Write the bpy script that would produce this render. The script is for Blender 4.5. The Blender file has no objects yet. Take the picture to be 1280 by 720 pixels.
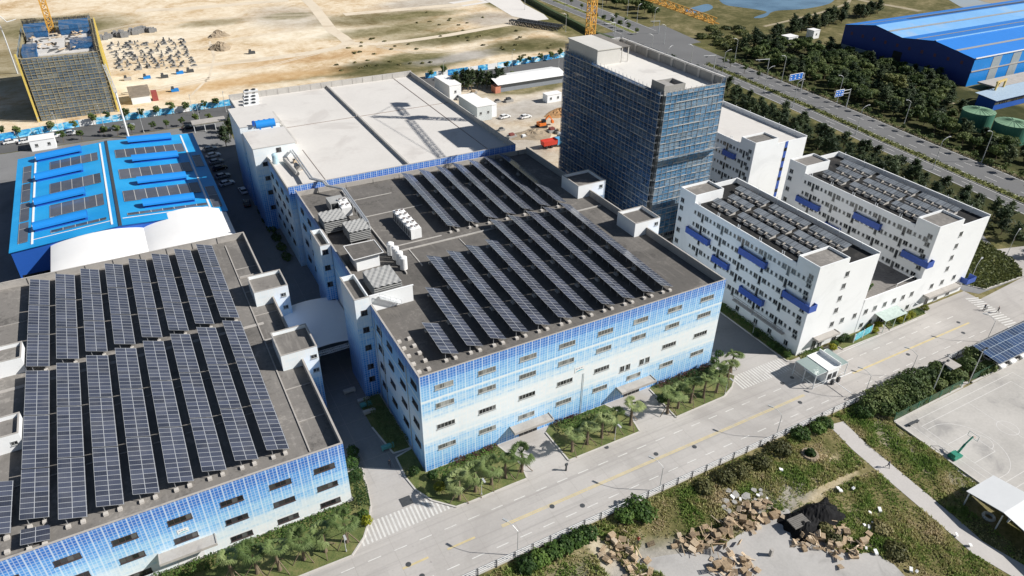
import bpy, math, random
import numpy as np
from mathutils import Vector, Matrix
random.seed(7); RNG = np.random.default_rng(7)
S = bpy.context.scene
COL = S.collection
R = math.radians

# ------------------------------------------------------------------ camera
CAM = np.array([-27.83733449, -79.24758938, 89.46268221]); FPX = 895.885
YAW, PIT, ROL = 0.502449496, 0.570998291, 0.0137524854
_f = np.array([math.sin(YAW)*math.cos(PIT), math.cos(YAW)*math.cos(PIT), -math.sin(PIT)])
_r = np.array([math.cos(YAW), -math.sin(YAW), 0.0]); _u = np.cross(_r, _f)
_r, _u = _r*math.cos(ROL)+_u*math.sin(ROL), -_r*math.sin(ROL)+_u*math.cos(ROL)
cd = bpy.data.cameras.new('camera'); co = bpy.data.objects.new('camera', cd); COL.objects.link(co)
cd.sensor_width = 36; cd.lens = FPX/1280*36; cd.clip_start = 1; cd.clip_end = 9000
co.matrix_world = Matrix(((_r[0], _u[0], -_f[0], CAM[0]), (_r[1], _u[1], -_f[1], CAM[1]), (_r[2], _u[2], -_f[2], CAM[2]), (0, 0, 0, 1)))
S.camera = co

def gp(u, v, z=0.0):
    """where a sight line from the survey camera meets the level z"""
    d = _f*FPX+(u-640)*_r+(360-v)*_u
    t = (z-CAM[2])/d[2]
    p = CAM+t*d
    return float(p[0]), float(p[1])

# ------------------------------------------------------------------ light
SUN_AZ = np.array([0.848, -0.530]); SUN_EL = R(37)
w = bpy.data.worlds.new('World'); S.world = w; w.use_nodes = True
nt = w.node_tree; bg = nt.nodes['Background']
sky = nt.nodes.new('ShaderNodeTexSky'); sky.sky_type = 'NISHITA'; sky.sun_disc = False
sky.sun_elevation = SUN_EL; sky.sun_rotation = math.atan2(SUN_AZ[0], SUN_AZ[1]); sky.air_density = 1.0; sky.dust_density = 0.6
nt.links.new(sky.outputs[0], bg.inputs[0]); bg.inputs[1].default_value = 0.05
sd = bpy.data.lights.new('sun', 'SUN'); sd.energy = 5.0; sd.angle = R(0.53); sd.color = (1.0, 0.965, 0.915)
so = bpy.data.objects.new('sun', sd); COL.objects.link(so)
dirv = Vector((SUN_AZ[0]*math.cos(SUN_EL), SUN_AZ[1]*math.cos(SUN_EL), math.sin(SUN_EL)))
so.rotation_euler = dirv.to_track_quat('Z', 'Y').to_euler(); so.location = (100, -100, 150)
vs = S.view_settings; vs.view_transform = 'Standard'; vs.look = 'None'; vs.gamma = 1; vs.exposure = 0.38; vs.use_curve_mapping = False

# ------------------------------------------------------------------ mesh helpers
class MB:
    def __init__(s): s.v = []; s.f = []; s.m = []; s.uv = {}
    def add(s, vs, fs, mi=0):
        o = len(s.v); s.v.extend([tuple(map(float, p)) for p in vs])
        for f in fs: s.f.append(tuple(o+i for i in f)); s.m.append(mi)
    def quad(s, a, b, c, d, mi=0, uv=None):
        s.add([a, b, c, d], [(0, 1, 2, 3)], mi)
        if uv: s.uv[len(s.f)-1] = uv
    def box(s, x0, x1, y0, y1, z0, z1, mi=0, top=None, bottom=True):
        vs = [(x0, y0, z0), (x1, y0, z0), (x1, y1, z0), (x0, y1, z0), (x0, y0, z1), (x1, y0, z1), (x1, y1, z1), (x0, y1, z1)]
        s.add(vs, [(0, 1, 5, 4), (1, 2, 6, 5), (2, 3, 7, 6), (3, 0, 4, 7)], mi)
        s.add(vs[4:], [(0, 1, 2, 3)], mi if top is None else top)
        if bottom: s.add(vs[:4], [(3, 2, 1, 0)], mi)
    def obox(s, c, a, b, h, mi=0):
        c, a, b, h = map(np.array, (c, a, b, h))
        vs = [c+i*a+j*b+k*h for k in (-1, 1) for (i, j) in ((-1, -1), (1, -1), (1, 1), (-1, 1))]
        s.add(vs, [(3, 2, 1, 0), (4, 5, 6, 7), (0, 1, 5, 4), (1, 2, 6, 5), (2, 3, 7, 6), (3, 0, 4, 7)], mi)
    def bar(s, p, q, r, mi=0):
        p, q = np.array(p, float), np.array(q, float); d = q-p; L = np.linalg.norm(d)
        if L < 1e-6: return
        d /= L; t = np.array([0, 0, 1.0]) if abs(d[2]) < .9 else np.array([1.0, 0, 0])
        a = np.cross(d, t); a /= np.linalg.norm(a); b = np.cross(d, a)
        s.obox((p+q)/2, a*r, b*r, d*L/2, mi)
    def tube(s, p, q, r, r2=None, n=8, mi=0, caps=True):
        r2 = r if r2 is None else r2
        p, q = np.array(p, float), np.array(q, float); d = q-p; d = d/np.linalg.norm(d)
        t = np.array([0, 0, 1.0]) if abs(d[2]) < .9 else np.array([1.0, 0, 0])
        a = np.cross(d, t); a /= np.linalg.norm(a); b = np.cross(d, a)
        vs = [];
        for c, rr in ((p, r), (q, r2)):
            for i in range(n):
                an = 2*math.pi*i/n; vs.append(c+rr*(math.cos(an)*a+math.sin(an)*b))
        fs = [(i, (i+1) % n, n+(i+1) % n, n+i) for i in range(n)]
        if caps: fs += [tuple(range(n-1, -1, -1)), tuple(range(n, 2*n))]
        s.add(vs, fs, mi)
    def path(s, pts, rs, n=6, mi=0):
        for i in range(len(pts)-1): s.tube(pts[i], pts[i+1], rs[i], rs[i+1], n, mi)
    def prism(s, poly, z0, z1, mi=0, top=None, bottom=False):
        n = len(poly)
        ar = sum(poly[i][0]*poly[(i+1) % n][1]-poly[(i+1) % n][0]*poly[i][1] for i in range(n))
        if ar < 0: poly = poly[::-1]
        vs = [(x, y, z0) for x, y in poly]+[(x, y, z1) for x, y in poly]
        s.add(vs, [(i, (i+1) % n, n+(i+1) % n, n+i) for i in range(n)], mi)
        s.add(vs[n:], [tuple(range(n))], mi if top is None else top)
        if bottom: s.add(vs[:n], [tuple(range(n-1, -1, -1))], mi)
    def sheet(s, poly, z, mi=0):
        n = len(poly)
        ar = sum(poly[i][0]*poly[(i+1) % n][1]-poly[(i+1) % n][0]*poly[i][1] for i in range(n))
        if ar < 0: poly = poly[::-1]
        s.add([(x, y, z) for x, y in poly], [tuple(range(n))], mi)
    def strip(s, pts, wd, z, mi=0):
        pts = [np.array(p[:2], float) for p in pts]
        ws = wd if isinstance(wd, (list, tuple)) else [wd]*len(pts)
        L, Rr = [], []
        for i, p in enumerate(pts):
            d = pts[min(i+1, len(pts)-1)]-pts[max(i-1, 0)]; d = d/np.linalg.norm(d); n = np.array([-d[1], d[0]])
            L.append(p+n*ws[i]/2); Rr.append(p-n*ws[i]/2)
        k = len(pts)
        s.add([(*p, z) for p in Rr]+[(*p, z) for p in L], [(i, i+1, k+i+1, k+i) for i in range(k-1)], mi)
    def wallstrip(s, pts, wd, z0, z1, mi=0):
        for a, b in zip(pts[:-1], pts[1:]):
            a = np.array(a[:2], float); b = np.array(b[:2], float); d = b-a; L = np.linalg.norm(d); d /= L; n = np.array([-d[1], d[0]])
            s.prism([tuple(a-n*wd/2), tuple(b-n*wd/2), tuple(b+n*wd/2), tuple(a+n*wd/2)], z0, z1, mi)

def mesh_from(name, mb, mats, off=(0, 0, 0), smooth=False):
    me = bpy.data.meshes.new(name)
    V = np.array(mb.v, dtype=float).reshape(-1, 3)-np.array(off, float)
    me.from_pydata(V.tolist(), [], mb.f)
    for m in (mats if isinstance(mats, (list, tuple)) else [mats]): me.materials.append(m)
    if any(mb.m): me.polygons.foreach_set('material_index', mb.m)
    if mb.uv:
        ul = me.uv_layers.new(name='UVMap')
        for fi, uv in mb.uv.items():
            for li, c in zip(me.polygons[fi].loop_indices, uv): ul.data[li].uv = c
    if smooth: me.polygons.foreach_set('use_smooth', [True]*len(me.polygons))
    me.update(); return me

def thing(name, label, cat, loc=(0, 0, 0), group=None, rz=0.0):
    o = bpy.data.objects.new(name, None); COL.objects.link(o); o.location = loc; o.rotation_euler = (0, 0, rz)
    o.empty_display_size = .5
    o['label'] = label; o['category'] = cat
    if group: o['group'] = group
    return o
def wloc(o):
    p = np.array(o.location, float)
    while o.parent: o = o.parent; p = p+np.array(o.location, float)
    return p
def part(name, mb, mats, parent, label=None, smooth=False, kind=None):
    """mesh given in world coordinates, hung on its thing"""
    off = wloc(parent)
    o = bpy.data.objects.new(name, mesh_from(name, mb, mats, off, smooth)); COL.objects.link(o); o.parent = parent
    if label: o['label'] = label
    if kind: o['kind'] = kind
    return o
def lpart(name, me, parent, loc=(0, 0, 0), rz=0.0, label=None):
    """mesh in the parent's own space"""
    if isinstance(me, tuple): me = mesh_from(name, *me)
    o = bpy.data.objects.new(name, me); COL.objects.link(o); o.parent = parent; o.location = loc; o.rotation_euler = (0, 0, rz)
    if label: o['label'] = label
    return o
def solo(name, mb, mats, label, cat, group=None, loc=None, smooth=False):
    V = np.array(mb.v)
    if loc is None: loc = (float(V[:, 0].mean()), float(V[:, 1].mean()), float(V[:, 2].min()))
    o = bpy.data.objects.new(name, mesh_from(name, mb, mats, loc, smooth)); COL.objects.link(o); o.location = loc
    o['label'] = label; o['category'] = cat
    if group: o['group'] = group
    return o
def struct(name, mb, mats, kind='structure'):
    o = bpy.data.objects.new(name, mesh_from(name, mb, mats)); COL.objects.link(o); o['kind'] = kind
    return o
def copy_tree(o, parent=None, loc=None, rz=None, sc=None, label=None, group=None, mat=None):
    c = o.copy(); COL.objects.link(c)
    if parent is not None: c.parent = parent
    if loc is not None: c.location = loc
    if rz is not None: c.rotation_euler = (0, 0, rz)
    if sc is not None: c.scale = sc if hasattr(sc, '__len__') else (sc, sc, sc)
    if label: c['label'] = label
    if group: c['group'] = group
    for ch in list(o.children): copy_tree(ch, c)
    return c
def setmat(root, partname, m):
    for ch in root.children:
        if ch.name.split('.')[0] == partname:
            ch.data = ch.data.copy(); ch.data.materials[0] = m
ORD = 'first second third fourth fifth sixth seventh eighth ninth tenth eleventh twelfth thirteenth fourteenth fifteenth sixteenth seventeenth eighteenth nineteenth twentieth'.split()

# ------------------------------------------------------------------ materials
class N:
    def __init__(s, name):
        s.m = bpy.data.materials.new(name); s.m.use_nodes = True; s.t = s.m.node_tree; s.b = s.t.nodes['Principled BSDF']
    def n(s, ty, **k):
        x = s.t.nodes.new(ty)
        for a, b in k.items(): setattr(x, a, b)
        return x
    def put(s, sock, val):
        if val is None: return
        if isinstance(val, bpy.types.NodeSocket): s.t.links.new(val, sock)
        elif hasattr(val, '__len__') and len(val) == 3 and sock.type == 'RGBA': sock.default_value = (*val, 1)
        else: sock.default_value = val
    def M(s, op, a, b=None, c=None, clamp=False):
        x = s.n('ShaderNodeMath', operation=op); x.use_clamp = clamp
        for i, q in enumerate((a, b, c)): s.put(x.inputs[i], q)
        return x.outputs[0]
    def pos(s): return s.n('ShaderNodeNewGeometry').outputs['Position']
    def nrm(s): return s.n('ShaderNodeNewGeometry').outputs['Normal']
    def obj(s): return s.n('ShaderNodeTexCoord').outputs['Object']
    def uv(s): return s.n('ShaderNodeTexCoord').outputs['UV']
    def rnd(s): return s.n('ShaderNodeObjectInfo').outputs['Random']
    def sep(s, v): return s._sep(v)
    def _sep(s, v):
        x = s.n('ShaderNodeSeparateXYZ'); s.put(x.inputs[0], v); return x.outputs
    def comb(s, a, b, c=0.0):
        x = s.n('ShaderNodeCombineXYZ')
        for i, q in enumerate((a, b, c)): s.put(x.inputs[i], q)
        return x.outputs[0]
    def noise(s, v, sc, det=4, rough=.55, dist=0.0):
        x = s.n('ShaderNodeTexNoise'); s.put(x.inputs['Vector'], v); x.inputs['Scale'].default_value = sc
        x.inputs['Detail'].default_value = det; x.inputs['Roughness'].default_value = rough; x.inputs['Distortion'].default_value = dist
        return x.outputs['Fac']
    def noisec(s, v, sc, det=2):
        x = s.n('ShaderNodeTexNoise'); s.put(x.inputs['Vector'], v); x.inputs['Scale'].default_value = sc; x.inputs['Detail'].default_value = det
        return x.outputs['Color']
    def white(s, v):
        x = s.n('ShaderNodeTexWhiteNoise', noise_dimensions='3D'); s.put(x.inputs['Vector'], v); return x.outputs['Value']
    def vec(s, op, a, b=None, sc=None):
        x = s.n('ShaderNodeVectorMath', operation=op); s.put(x.inputs[0], a)
        if b is not None: s.put(x.inputs[1], b)
        if sc is not None: s.put(x.inputs['Scale'], sc)
        return x.outputs[0]
    def mapr(s, v, a, b, c=0.0, d=1.0, smooth=True):
        x = s.n('ShaderNodeMapRange'); x.interpolation_type = 'SMOOTHSTEP' if smooth else 'LINEAR'
        for i, q in enumerate((v, a, b, c, d)): s.put(x.inputs[i], q)
        return x.outputs[0]
    def ramp(s, v, stops, const=False):
        x = s.n('ShaderNodeValToRGB'); r = x.color_ramp
        if const: r.interpolation = 'CONSTANT'
        while len(r.elements) < len(stops): r.elements.new(.5)
        for e, (p, c) in zip(r.elements, stops): e.position = p; e.color = (*c, 1) if hasattr(c, '__len__') else (c, c, c, 1)
        s.put(x.inputs[0], v); return x.outputs[0]
    def mix(s, f, a, b, mode='MIX'):
        x = s.n('ShaderNodeMix', data_type='RGBA', blend_type=mode)
        s.put(x.inputs[0], f); s.put(x.inputs[6], a); s.put(x.inputs[7], b)
        return x.outputs[2]
    def out(s, col=None, rough=None, metal=None, spec=None, bump=None, bs=.3, bd=.05):
        if col is not None: s.put(s.b.inputs['Base Color'], col)
        if rough is not None: s.put(s.b.inputs['Roughness'], rough)
        if metal is not None: s.put(s.b.inputs['Metallic'], metal)
        if spec is not None: s.put(s.b.inputs['Specular IOR Level'], spec)
        if bump is not None:
            x = s.n('ShaderNodeBump'); x.inputs['Strength'].default_value = bs; x.inputs['Distance'].default_value = bd
            s.put(x.inputs['Height'], bump); s.t.links.new(x.outputs[0], s.b.inputs['Normal'])
        return s.m

def weath(name, col, var=.25, sc=.35, rough=.85, fine=3.0, stain=None, stsc=.12, metal=0.0, spec=.3, streak=False):
    k = N(name); p = k.pos()
    a = k.noise(p, sc, 5, .6); b = k.noise(p, fine, 3, .6)
    f = k.M('ADD', k.M('MULTIPLY', a, .65), k.M('MULTIPLY', b, .35))
    dk = tuple(c*(1-var) for c in col); lt = tuple(min(1, c*(1+var*.8)) for c in col)
    c = k.ramp(f, [(.3, dk), (.5, col), (.7, lt)])
    if stain:
        st = k.noise(p, stsc, 6, .65, .6); c = k.mix(k.mapr(st, .52, .68, 0, .75), c, stain)
    if streak:
        q = k.vec('MULTIPLY', p, (1.6, 1.6, .12)); st = k.noise(q, 1.0, 4, .6); c = k.mix(k.mapr(st, .52, .75, 0, .45), c, tuple(x*.62 for x in col))
    return k.out(c, rough, metal, spec, bump=b, bs=.15)
def plain(name, col, rough=.6, metal=0.0, spec=.4, var=.12):
    k = N(name); a = k.noise(k.obj(), 1.7, 3, .6)
    c = k.ramp(a, [(.3, tuple(x*(1-var) for x in col)), (.7, tuple(min(1, x*(1+var)) for x in col))])
    return k.out(c, rough, metal, spec)

def facade(name, stops, zmax):
    """pixel mosaic cladding, white to blue in bands up the wall, with pale joints"""
    k = N(name); p = k.sep(k.pos()); nr = k.sep(k.nrm())
    side = k.M('GREATER_THAN', k.M('ABSOLUTE', nr[0]), .6)
    h = k.M('ADD', k.M('MULTIPLY', p[1], side), k.M('MULTIPLY', p[0], k.M('SUBTRACT', 1.0, side)))
    t = .5
    fh, fz = k.M('DIVIDE', h, t), k.M('DIVIDE', p[2], t)
    wn = k.white(k.comb(k.M('FLOOR', fh), k.M('FLOOR', fz), side)); wr = k.white(k.comb(0.0, k.M('FLOOR', fz), 5.0))
    col = k.ramp(k.M('DIVIDE', p[2], zmax), [(z/zmax, (a, a, a)) for z, a in stops])
    amt = k.M('ADD', col, k.M('MULTIPLY', k.M('SUBTRACT', wn, .5), .11)); amt = k.M('ADD', amt, k.M('MULTIPLY', k.M('SUBTRACT', wr, .5), .10), clamp=True)
    c = k.ramp(amt, [(0, (.80, .82, .82)), (.20, (.66, .76, .81)), (.45, (.25, .52, .79)), (.75, (.07, .28, .68)), (1, (.025, .14, .50))])
    lh = k.M('LESS_THAN', k.M('FRACT', fh), .24); lz = k.M('LESS_THAN', k.M('FRACT', fz), .2)
    l3 = k.M('LESS_THAN', k.M('FRACT', k.M('DIVIDE', h, 1.5)), .13)
    ln = k.M('MAXIMUM', k.M('MULTIPLY', k.M('MAXIMUM', lh, lz), .42), k.M('MULTIPLY', l3, .6))
    c = k.mix(ln, c, (.74, .82, .86))
    dirt = k.noise(k.vec('MULTIPLY', k.pos(), (.5, .5, .08)), 1.0, 4)
    c = k.mix(k.mapr(dirt, .5, .75, 0, .07), c, (.38, .42, .45))
    return k.out(c, .32, 0, .4)

def pvmat(name, uw=1.62, vh=1.0, col=(.043, .049, .070), line=(.34, .355, .375), lw=.04):
    k = N(name); u = k.sep(k.uv())
    a = k.M('FRACT', k.M('DIVIDE', u[0], uw)); b = k.M('FRACT', k.M('DIVIDE', u[1], vh))
    la = k.M('GREATER_THAN', k.M('ABSOLUTE', k.M('SUBTRACT', a, .5)), .5-lw/uw); lb = k.M('GREATER_THAN', k.M('ABSOLUTE', k.M('SUBTRACT', b, .5)), .5-lw/vh)
    ln = k.M('MAXIMUM', la, lb)
    ca = k.M('FRACT', k.M('DIVIDE', u[0], uw/6)); cb = k.M('FRACT', k.M('DIVIDE', u[1], vh/6))
    cl = k.M('MAXIMUM', k.M('LESS_THAN', ca, .07), k.M('LESS_THAN', cb, .07))
    idx = k.white(k.comb(k.M('FLOOR', k.M('DIVIDE', u[0], uw)), k.M('FLOOR', k.M('DIVIDE', u[1], vh)), k.rnd()))
    c = k.mix(idx, tuple(x*.7 for x in col), tuple(x*1.45 for x in col))
    c = k.mix(k.M('MULTIPLY', cl, .35), c, (.10, .13, .2))
    dust = k.noise(k.pos(), .5, 4); c = k.mix(k.mapr(dust, .4, .8, 0, .12), c, (.3, .29, .27))
    c = k.mix(ln, c, line)
    return k.out(c, k.M('ADD', k.M('MULTIPLY', ln, .3), .16), 0, .5)

def foliage(name, dark, mid, light, tr=.25):
    k = N(name); p = k.obj(); o = k.rnd()
    a = k.noise(p, .9, 3, .6); b = k.noise(k.pos(), 3.0, 2, .6)
    f = k.M('ADD', k.M('ADD', k.M('MULTIPLY', a, .6), k.M('MULTIPLY', b, .3)), k.M('MULTIPLY', k.M('SUBTRACT', o, .5), .34))
    c = k.ramp(f, [(.3, dark), (.46, mid), (.62, light)])
    k.put(k.b.inputs['Base Color'], c); k.b.inputs['Roughness'].default_value = .62; k.b.inputs['Specular IOR Level'].default_value = .25
    tb = k.n('ShaderNodeBsdfTranslucent'); k.put(tb.inputs[0], k.mix(.5, c, light)); ms = k.n('ShaderNodeMixShader'); ms.inputs[0].default_value = tr
    k.t.links.new(k.b.outputs[0], ms.inputs[1]); k.t.links.new(tb.outputs[0], ms.inputs[2])
    k.t.links.new(ms.outputs[0], k.t.nodes['Material Output'].inputs[0])
    return k.m

def netting(name, c1, c2, c3, dens=(.35, .95), band=1.8):
    """scaffold sheeting: hung in lifts, patchy and see-through"""
    k = N(name); p = k.pos(); s = k.sep(p)
    lift = k.M('FLOOR', k.M('DIVIDE', s[2], band)); bay = k.M('FLOOR', k.M('DIVIDE', k.M('ADD', s[0], s[1]), 3.0))
    wn = k.white(k.comb(lift, bay, 1.0)); ns = k.noise(k.vec('MULTIPLY', p, (1, 1, 1.6)), .55, 4, .65, .5)
    vf = k.noise(k.vec('MULTIPLY', p, (2.2, 2.2, .10)), 1.0, 3, .6); f = k.M('ADD', k.M('ADD', k.M('MULTIPLY', wn, .34), k.M('MULTIPLY', ns, .46)), k.M('MULTIPLY', vf, .24))
    c = k.ramp(f, [(.25, c1), (.5, c2), (.78, c3)])
    fr = k.M('FRACT', k.M('DIVIDE', s[2], band))
    al = k.M('MULTIPLY', k.mapr(k.noise(p, 1.3, 4, .7), .36, .6, dens[0], dens[1]), k.mapr(fr, .72, .9, 1.0, .55))
    tb = k.n('ShaderNodeBsdfTranslucent'); k.put(tb.inputs[0], c); df = k.n('ShaderNodeBsdfDiffuse'); k.put(df.inputs[0], c)
    m1 = k.n('ShaderNodeMixShader'); m1.inputs[0].default_value = .25; k.t.links.new(df.outputs[0], m1.inputs[1]); k.t.links.new(tb.outputs[0], m1.inputs[2])
    tp = k.n('ShaderNodeBsdfTransparent'); m2 = k.n('ShaderNodeMixShader'); k.put(m2.inputs[0], al)
    k.t.links.new(tp.outputs[0], m2.inputs[1]); k.t.links.new(m1.outputs[0], m2.inputs[2])
    k.t.links.new(m2.outputs[0], k.t.nodes['Material Output'].inputs[0])
    return k.m

M_ = {}
def road_mat():
    k = N('concrete_road'); p = k.pos(); s = k.sep(p)
    a = k.noise(p, .06, 5, .6); b = k.noise(p, 2.5, 3, .6); f = k.M('ADD', k.M('MULTIPLY', a, .65), k.M('MULTIPLY', b, .35))
    c = k.ramp(f, [(.3, (.36, .34, .315)), (.5, (.425, .40, .375)), (.7, (.48, .455, .425))])
    sl = k.white(k.comb(k.M('FLOOR', k.M('DIVIDE', s[0], 6.0)), k.M('FLOOR', k.M('DIVIDE', s[1], 3.5)), 0.0)); c = k.mix(.16, c, k.mix(sl, (.28, .265, .25), (.52, .49, .46)))
    st = k.noise(p, .05, 6, .65, .6); c = k.mix(k.mapr(st, .52, .68, 0, .55), c, (.32, .30, .28))
    tr = k.noise(k.vec('MULTIPLY', p, (.025, 1.1, 1)), 1.0, 5, .65, .3); c = k.mix(k.mapr(tr, .50, .68, 0, .42), c, (.27, .255, .24))
    sp = k.noise(p, .9, 2, .5); c = k.mix(k.mapr(sp, .70, .78, 0, .5), c, (.20, .19, .18))
    return k.out(c, .88, 0, .3, bump=b, bs=.15)
M_['conc_road'] = road_mat()
M_['conc_yard_shade'] = weath('concrete_yard_shade', (.20, .20, .20), .18, .08, .9, 2.0, stain=(.15, .15, .15), stsc=.09)  # yard concrete; also darkens the shaded lanes, their shade put into the tone
M_['asphalt'] = weath('asphalt', (.115, .115, .115), .18, .05, .9, 2.0, stain=(.085, .083, .08), stsc=.04)
M_['hw'] = weath('highway_asphalt', (.15, .15, .15), .15, .04, .9, 1.5)
M_['court'] = weath('court_concrete', (.44, .42, .39), .2, .1, .9, 2.0, stain=(.27, .26, .25), stsc=.11)
M_['path'] = weath('path_concrete', (.47, .445, .42), .12, .2, .9, 3)
def deck_mat(name, col, dk, lt, sc):
    k = N(name); p = k.pos(); a = k.noise(p, sc, 6, .68, 1.0); b = k.noise(p, 1.6, 4, .65); f = k.M('ADD', k.M('MULTIPLY', a, .6), k.M('MULTIPLY', b, .4))
    c = k.ramp(f, [(.36, dk), (.47, col), (.53, col), (.63, lt)])
    w2 = k.noise(p, sc*.45, 5, .6, .4); c = k.mix(k.mapr(w2, .54, .62, 0, .5), c, dk); st = k.noise(k.vec('MULTIPLY', p, (.9, .12, 1)), 1.0, 4, .6); c = k.mix(k.mapr(st, .56, .7, 0, .35), c, lt)
    return k.out(c, .9, 0, .25, bump=b, bs=.2)
M_['deckL'] = deck_mat('roof_deck_grey', (.20, .187, .172), (.115, .108, .10), (.30, .28, .255), .09)
M_['deckM'] = deck_mat('roof_deck_dark', (.145, .135, .124), (.085, .08, .074), (.225, .208, .188), .08)
M_['deckW'] = weath('roof_deck_pale', (.60, .575, .54), .08, .07, .9, 1.2, stain=(.50, .47, .44), stsc=.07)
M_['deckShade'] = weath('roof_deck_shade_black', (.018, .018, .018), .25, .2, .9, 1.5, stain=(.06, .055, .05), stsc=.2)  # dormitory decks blackened: shade between the panel rows put into the colour
M_['cap'] = weath('parapet_cement', (.40, .375, .345), .15, .3, .9, 3, stain=(.28, .265, .25), stsc=.3)
M_['parin'] = weath('parapet_render', (.46, .44, .41), .15, .3, .9, 3, streak=True)
M_['wtile'] = weath('white_tile_wall', (.80, .81, .81), .05, .25, .55, 4, streak=False)
M_['wtile2'] = weath('white_render_wall', (.79, .80, .80), .04, .15, .7, 3, stain=(.70, .71, .71), stsc=.12)
M_['facM'] = facade('mosaic_main', [(0, .62), (.9, .72), (1.5, .52), (4, .40), (6.0, .30), (6.3, .02), (6.7, .22), (7.4, .05), (10.4, .03), (11.2, .22), (12.6, .40), (14.6, .42), (14.9, .08), (15.2, .46), (18.0, .58), (18.3, .85), (20.2, .95)], 25)
M_['facL'] = facade('mosaic_left', [(0, .0), (1.9, .03), (2.1, .16), (3.9, .24), (4.1, .40), (6.9, .50), (7.1, .64), (9.9, .74), (10.2, .93), (12.4, 1.0)], 25)
M_['facB'] = facade('mosaic_rear', [(0, .3), (6, .3), (12, .1), (17, .5), (18.5, .8), (19.2, 1.0), (23.4, 1.0)], 25.5)
M_['facS'] = facade('mosaic_stair', [(0, .85), (7, .82), (11, .55), (15, .35), (18.2, .12), (19, .0), (25, .0)], 25)
M_['facT'] = facade('mosaic_stair_left', [(0, .85), (6, .6), (8, .30), (10, .05), (10.5, .0), (25, .0)], 25)
M_['pv'] = pvmat('solar_glass')
M_['pvD'] = pvmat('solar_glass_pale', 1.7, .62, (.17, .185, .20), (.36, .38, .39), .03)
M_['alu'] = plain('galvanised_steel', (.42, .43, .44), .45, .5)
M_['blockc'] = weath('concrete_block', (.52, .49, .45), .12, .9, .9, 4)
def glass_mat(name, lo, hi):
    k = N(name); r = k.rnd(); a = k.white(k.comb(k.M('FLOOR', k.M('MULTIPLY', k.sep(k.obj())[0], 1.3)), r, 1.0))
    return k.out(k.mix(k.M('POWER', a, 2.5), lo, hi), .14, 0, .55)
M_['glassd'] = glass_mat('window_glass_dark', (.014, .016, .02), (.12, .125, .125))
M_['glassg'] = glass_mat('window_glass_grey', (.10, .105, .10), (.36, .37, .35))
M_['frame'] = plain('window_frame_silver', (.42, .43, .42), .5, .2)
M_['frameb'] = plain('window_frame_brown', (.07, .05, .05), .5)
M_['white'] = plain('white_paint', (.78, .78, .77), .5, 0, .4, .05)
M_['steel_w'] = plain('pale_steel', (.62, .64, .65), .45, .1)
M_['steel_d'] = plain('dark_steel', (.07, .075, .08), .55, .2)
M_['blue'] = weath('blue_sheet', (.015, .22, .62), .08, .15, .45, 2)
M_['blue2'] = weath('blue_sheet_dark', (.02, .10, .42), .1, .15, .5, 2)
M_['bluebal'] = plain('balcony_blue', (.045, .10, .38), .5)
M_['rubber'] = plain('black_rubber', (.02, .02, .02), .8)
M_['yellow'] = plain('crane_yellow', (.66, .36, .07), .6)
M_['paint_w'] = weath('road_paint_white', (.60, .59, .56), .15, .8, .8, 6, stain=(.43, .41, .385), stsc=.7)
M_['paint_y'] = weath('road_paint_yellow', (.53, .44, .25), .18, .8, .8, 6, stain=(.43, .40, .34), stsc=.6)
M_['kerb'] = weath('kerb_stone', (.50, .475, .44), .12, .8, .9, 5)
M_['lamp'] = plain('lamp_pole', (.55, .56, .56), .45, .3)
M_['lens'] = plain('lamp_lens', (.42, .43, .43), .3)
M_['louver'] = weath('frp_louver', (.36, .36, .35), .2, .6, .7, 3)
def wood_mat():
    k = N('raw_pallet_wood'); p = k.obj(); a = k.noise(p, 2.2, 4, .6); f = k.M('ADD', k.M('MULTIPLY', k.rnd(), .55), k.M('MULTIPLY', a, .45))
    return k.out(k.ramp(f, [(.18, (.20, .15, .10)), (.38, (.38, .28, .18)), (.6, (.52, .40, .27)), (.8, (.60, .50, .38))]), .9, 0, .2)
M_['wood'] = wood_mat()
M_['membrane'] = weath('white_membrane', (.82, .81, .79), .03, .2, .55, 1)
M_['tarp'] = plain('black_tarpaulin', (.007, .007, .008), .75, 0, .15, .5)
M_['trunk'] = weath('bark', (.17, .13, .09), .3, 1.2, .95, 6)
M_['conif'] = foliage('casuarina_needles', (.024, .042, .02), (.05, .078, .034), (.10, .13, .058))
M_['broad'] = foliage('broadleaf_foliage', (.038, .068, .02), (.08, .122, .032), (.16, .195, .065))
M_['olive'] = foliage('olive_foliage', (.04, .055, .018), (.09, .11, .032), (.16, .17, .055))
M_['palm'] = foliage('palm_fronds', (.085, .13, .04), (.18, .24, .085), (.30, .35, .15), .35)
M_['bush'] = foliage('shrub_leaves', (.022, .05, .012), (.05, .10, .02), (.11, .18, .035))
M_['ybush'] = foliage('golden_shrub_leaves', (.12, .14, .012), (.24, .26, .02), (.36, .34, .03))
M_['rbush'] = foliage('maroon_hedge_leaves', (.035, .014, .016), (.07, .03, .028), (.11, .055, .04))
M_['grassb'] = foliage('wild_grass', (.055, .06, .02), (.12, .12, .042), (.23, .20, .085), .2)
M_['green'] = plain('green_paint', (.03, .22, .15), .5)
M_['orange'] = plain('orange_paint', (.70, .18, .03), .5)
M_['red'] = plain('red_paint', (.55, .05, .03), .5)
M_['skin'] = plain('skin', (.45, .28, .2), .6)
def lawn_mat():
    k = N('mown_lawn'); p = k.pos(); a = k.noise(p, .35, 5, .65); b = k.noise(p, 5, 3, .7)
    f = k.M('ADD', k.M('MULTIPLY', a, .6), k.M('MULTIPLY', b, .4))
    return k.out(k.ramp(f, [(.32, (.045, .07, .015)), (.48, (.105, .13, .035)), (.62, (.20, .18, .07))]), .95, bump=b, bs=.6, bd=.1)
M_['lawn'] = lawn_mat()
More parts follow.
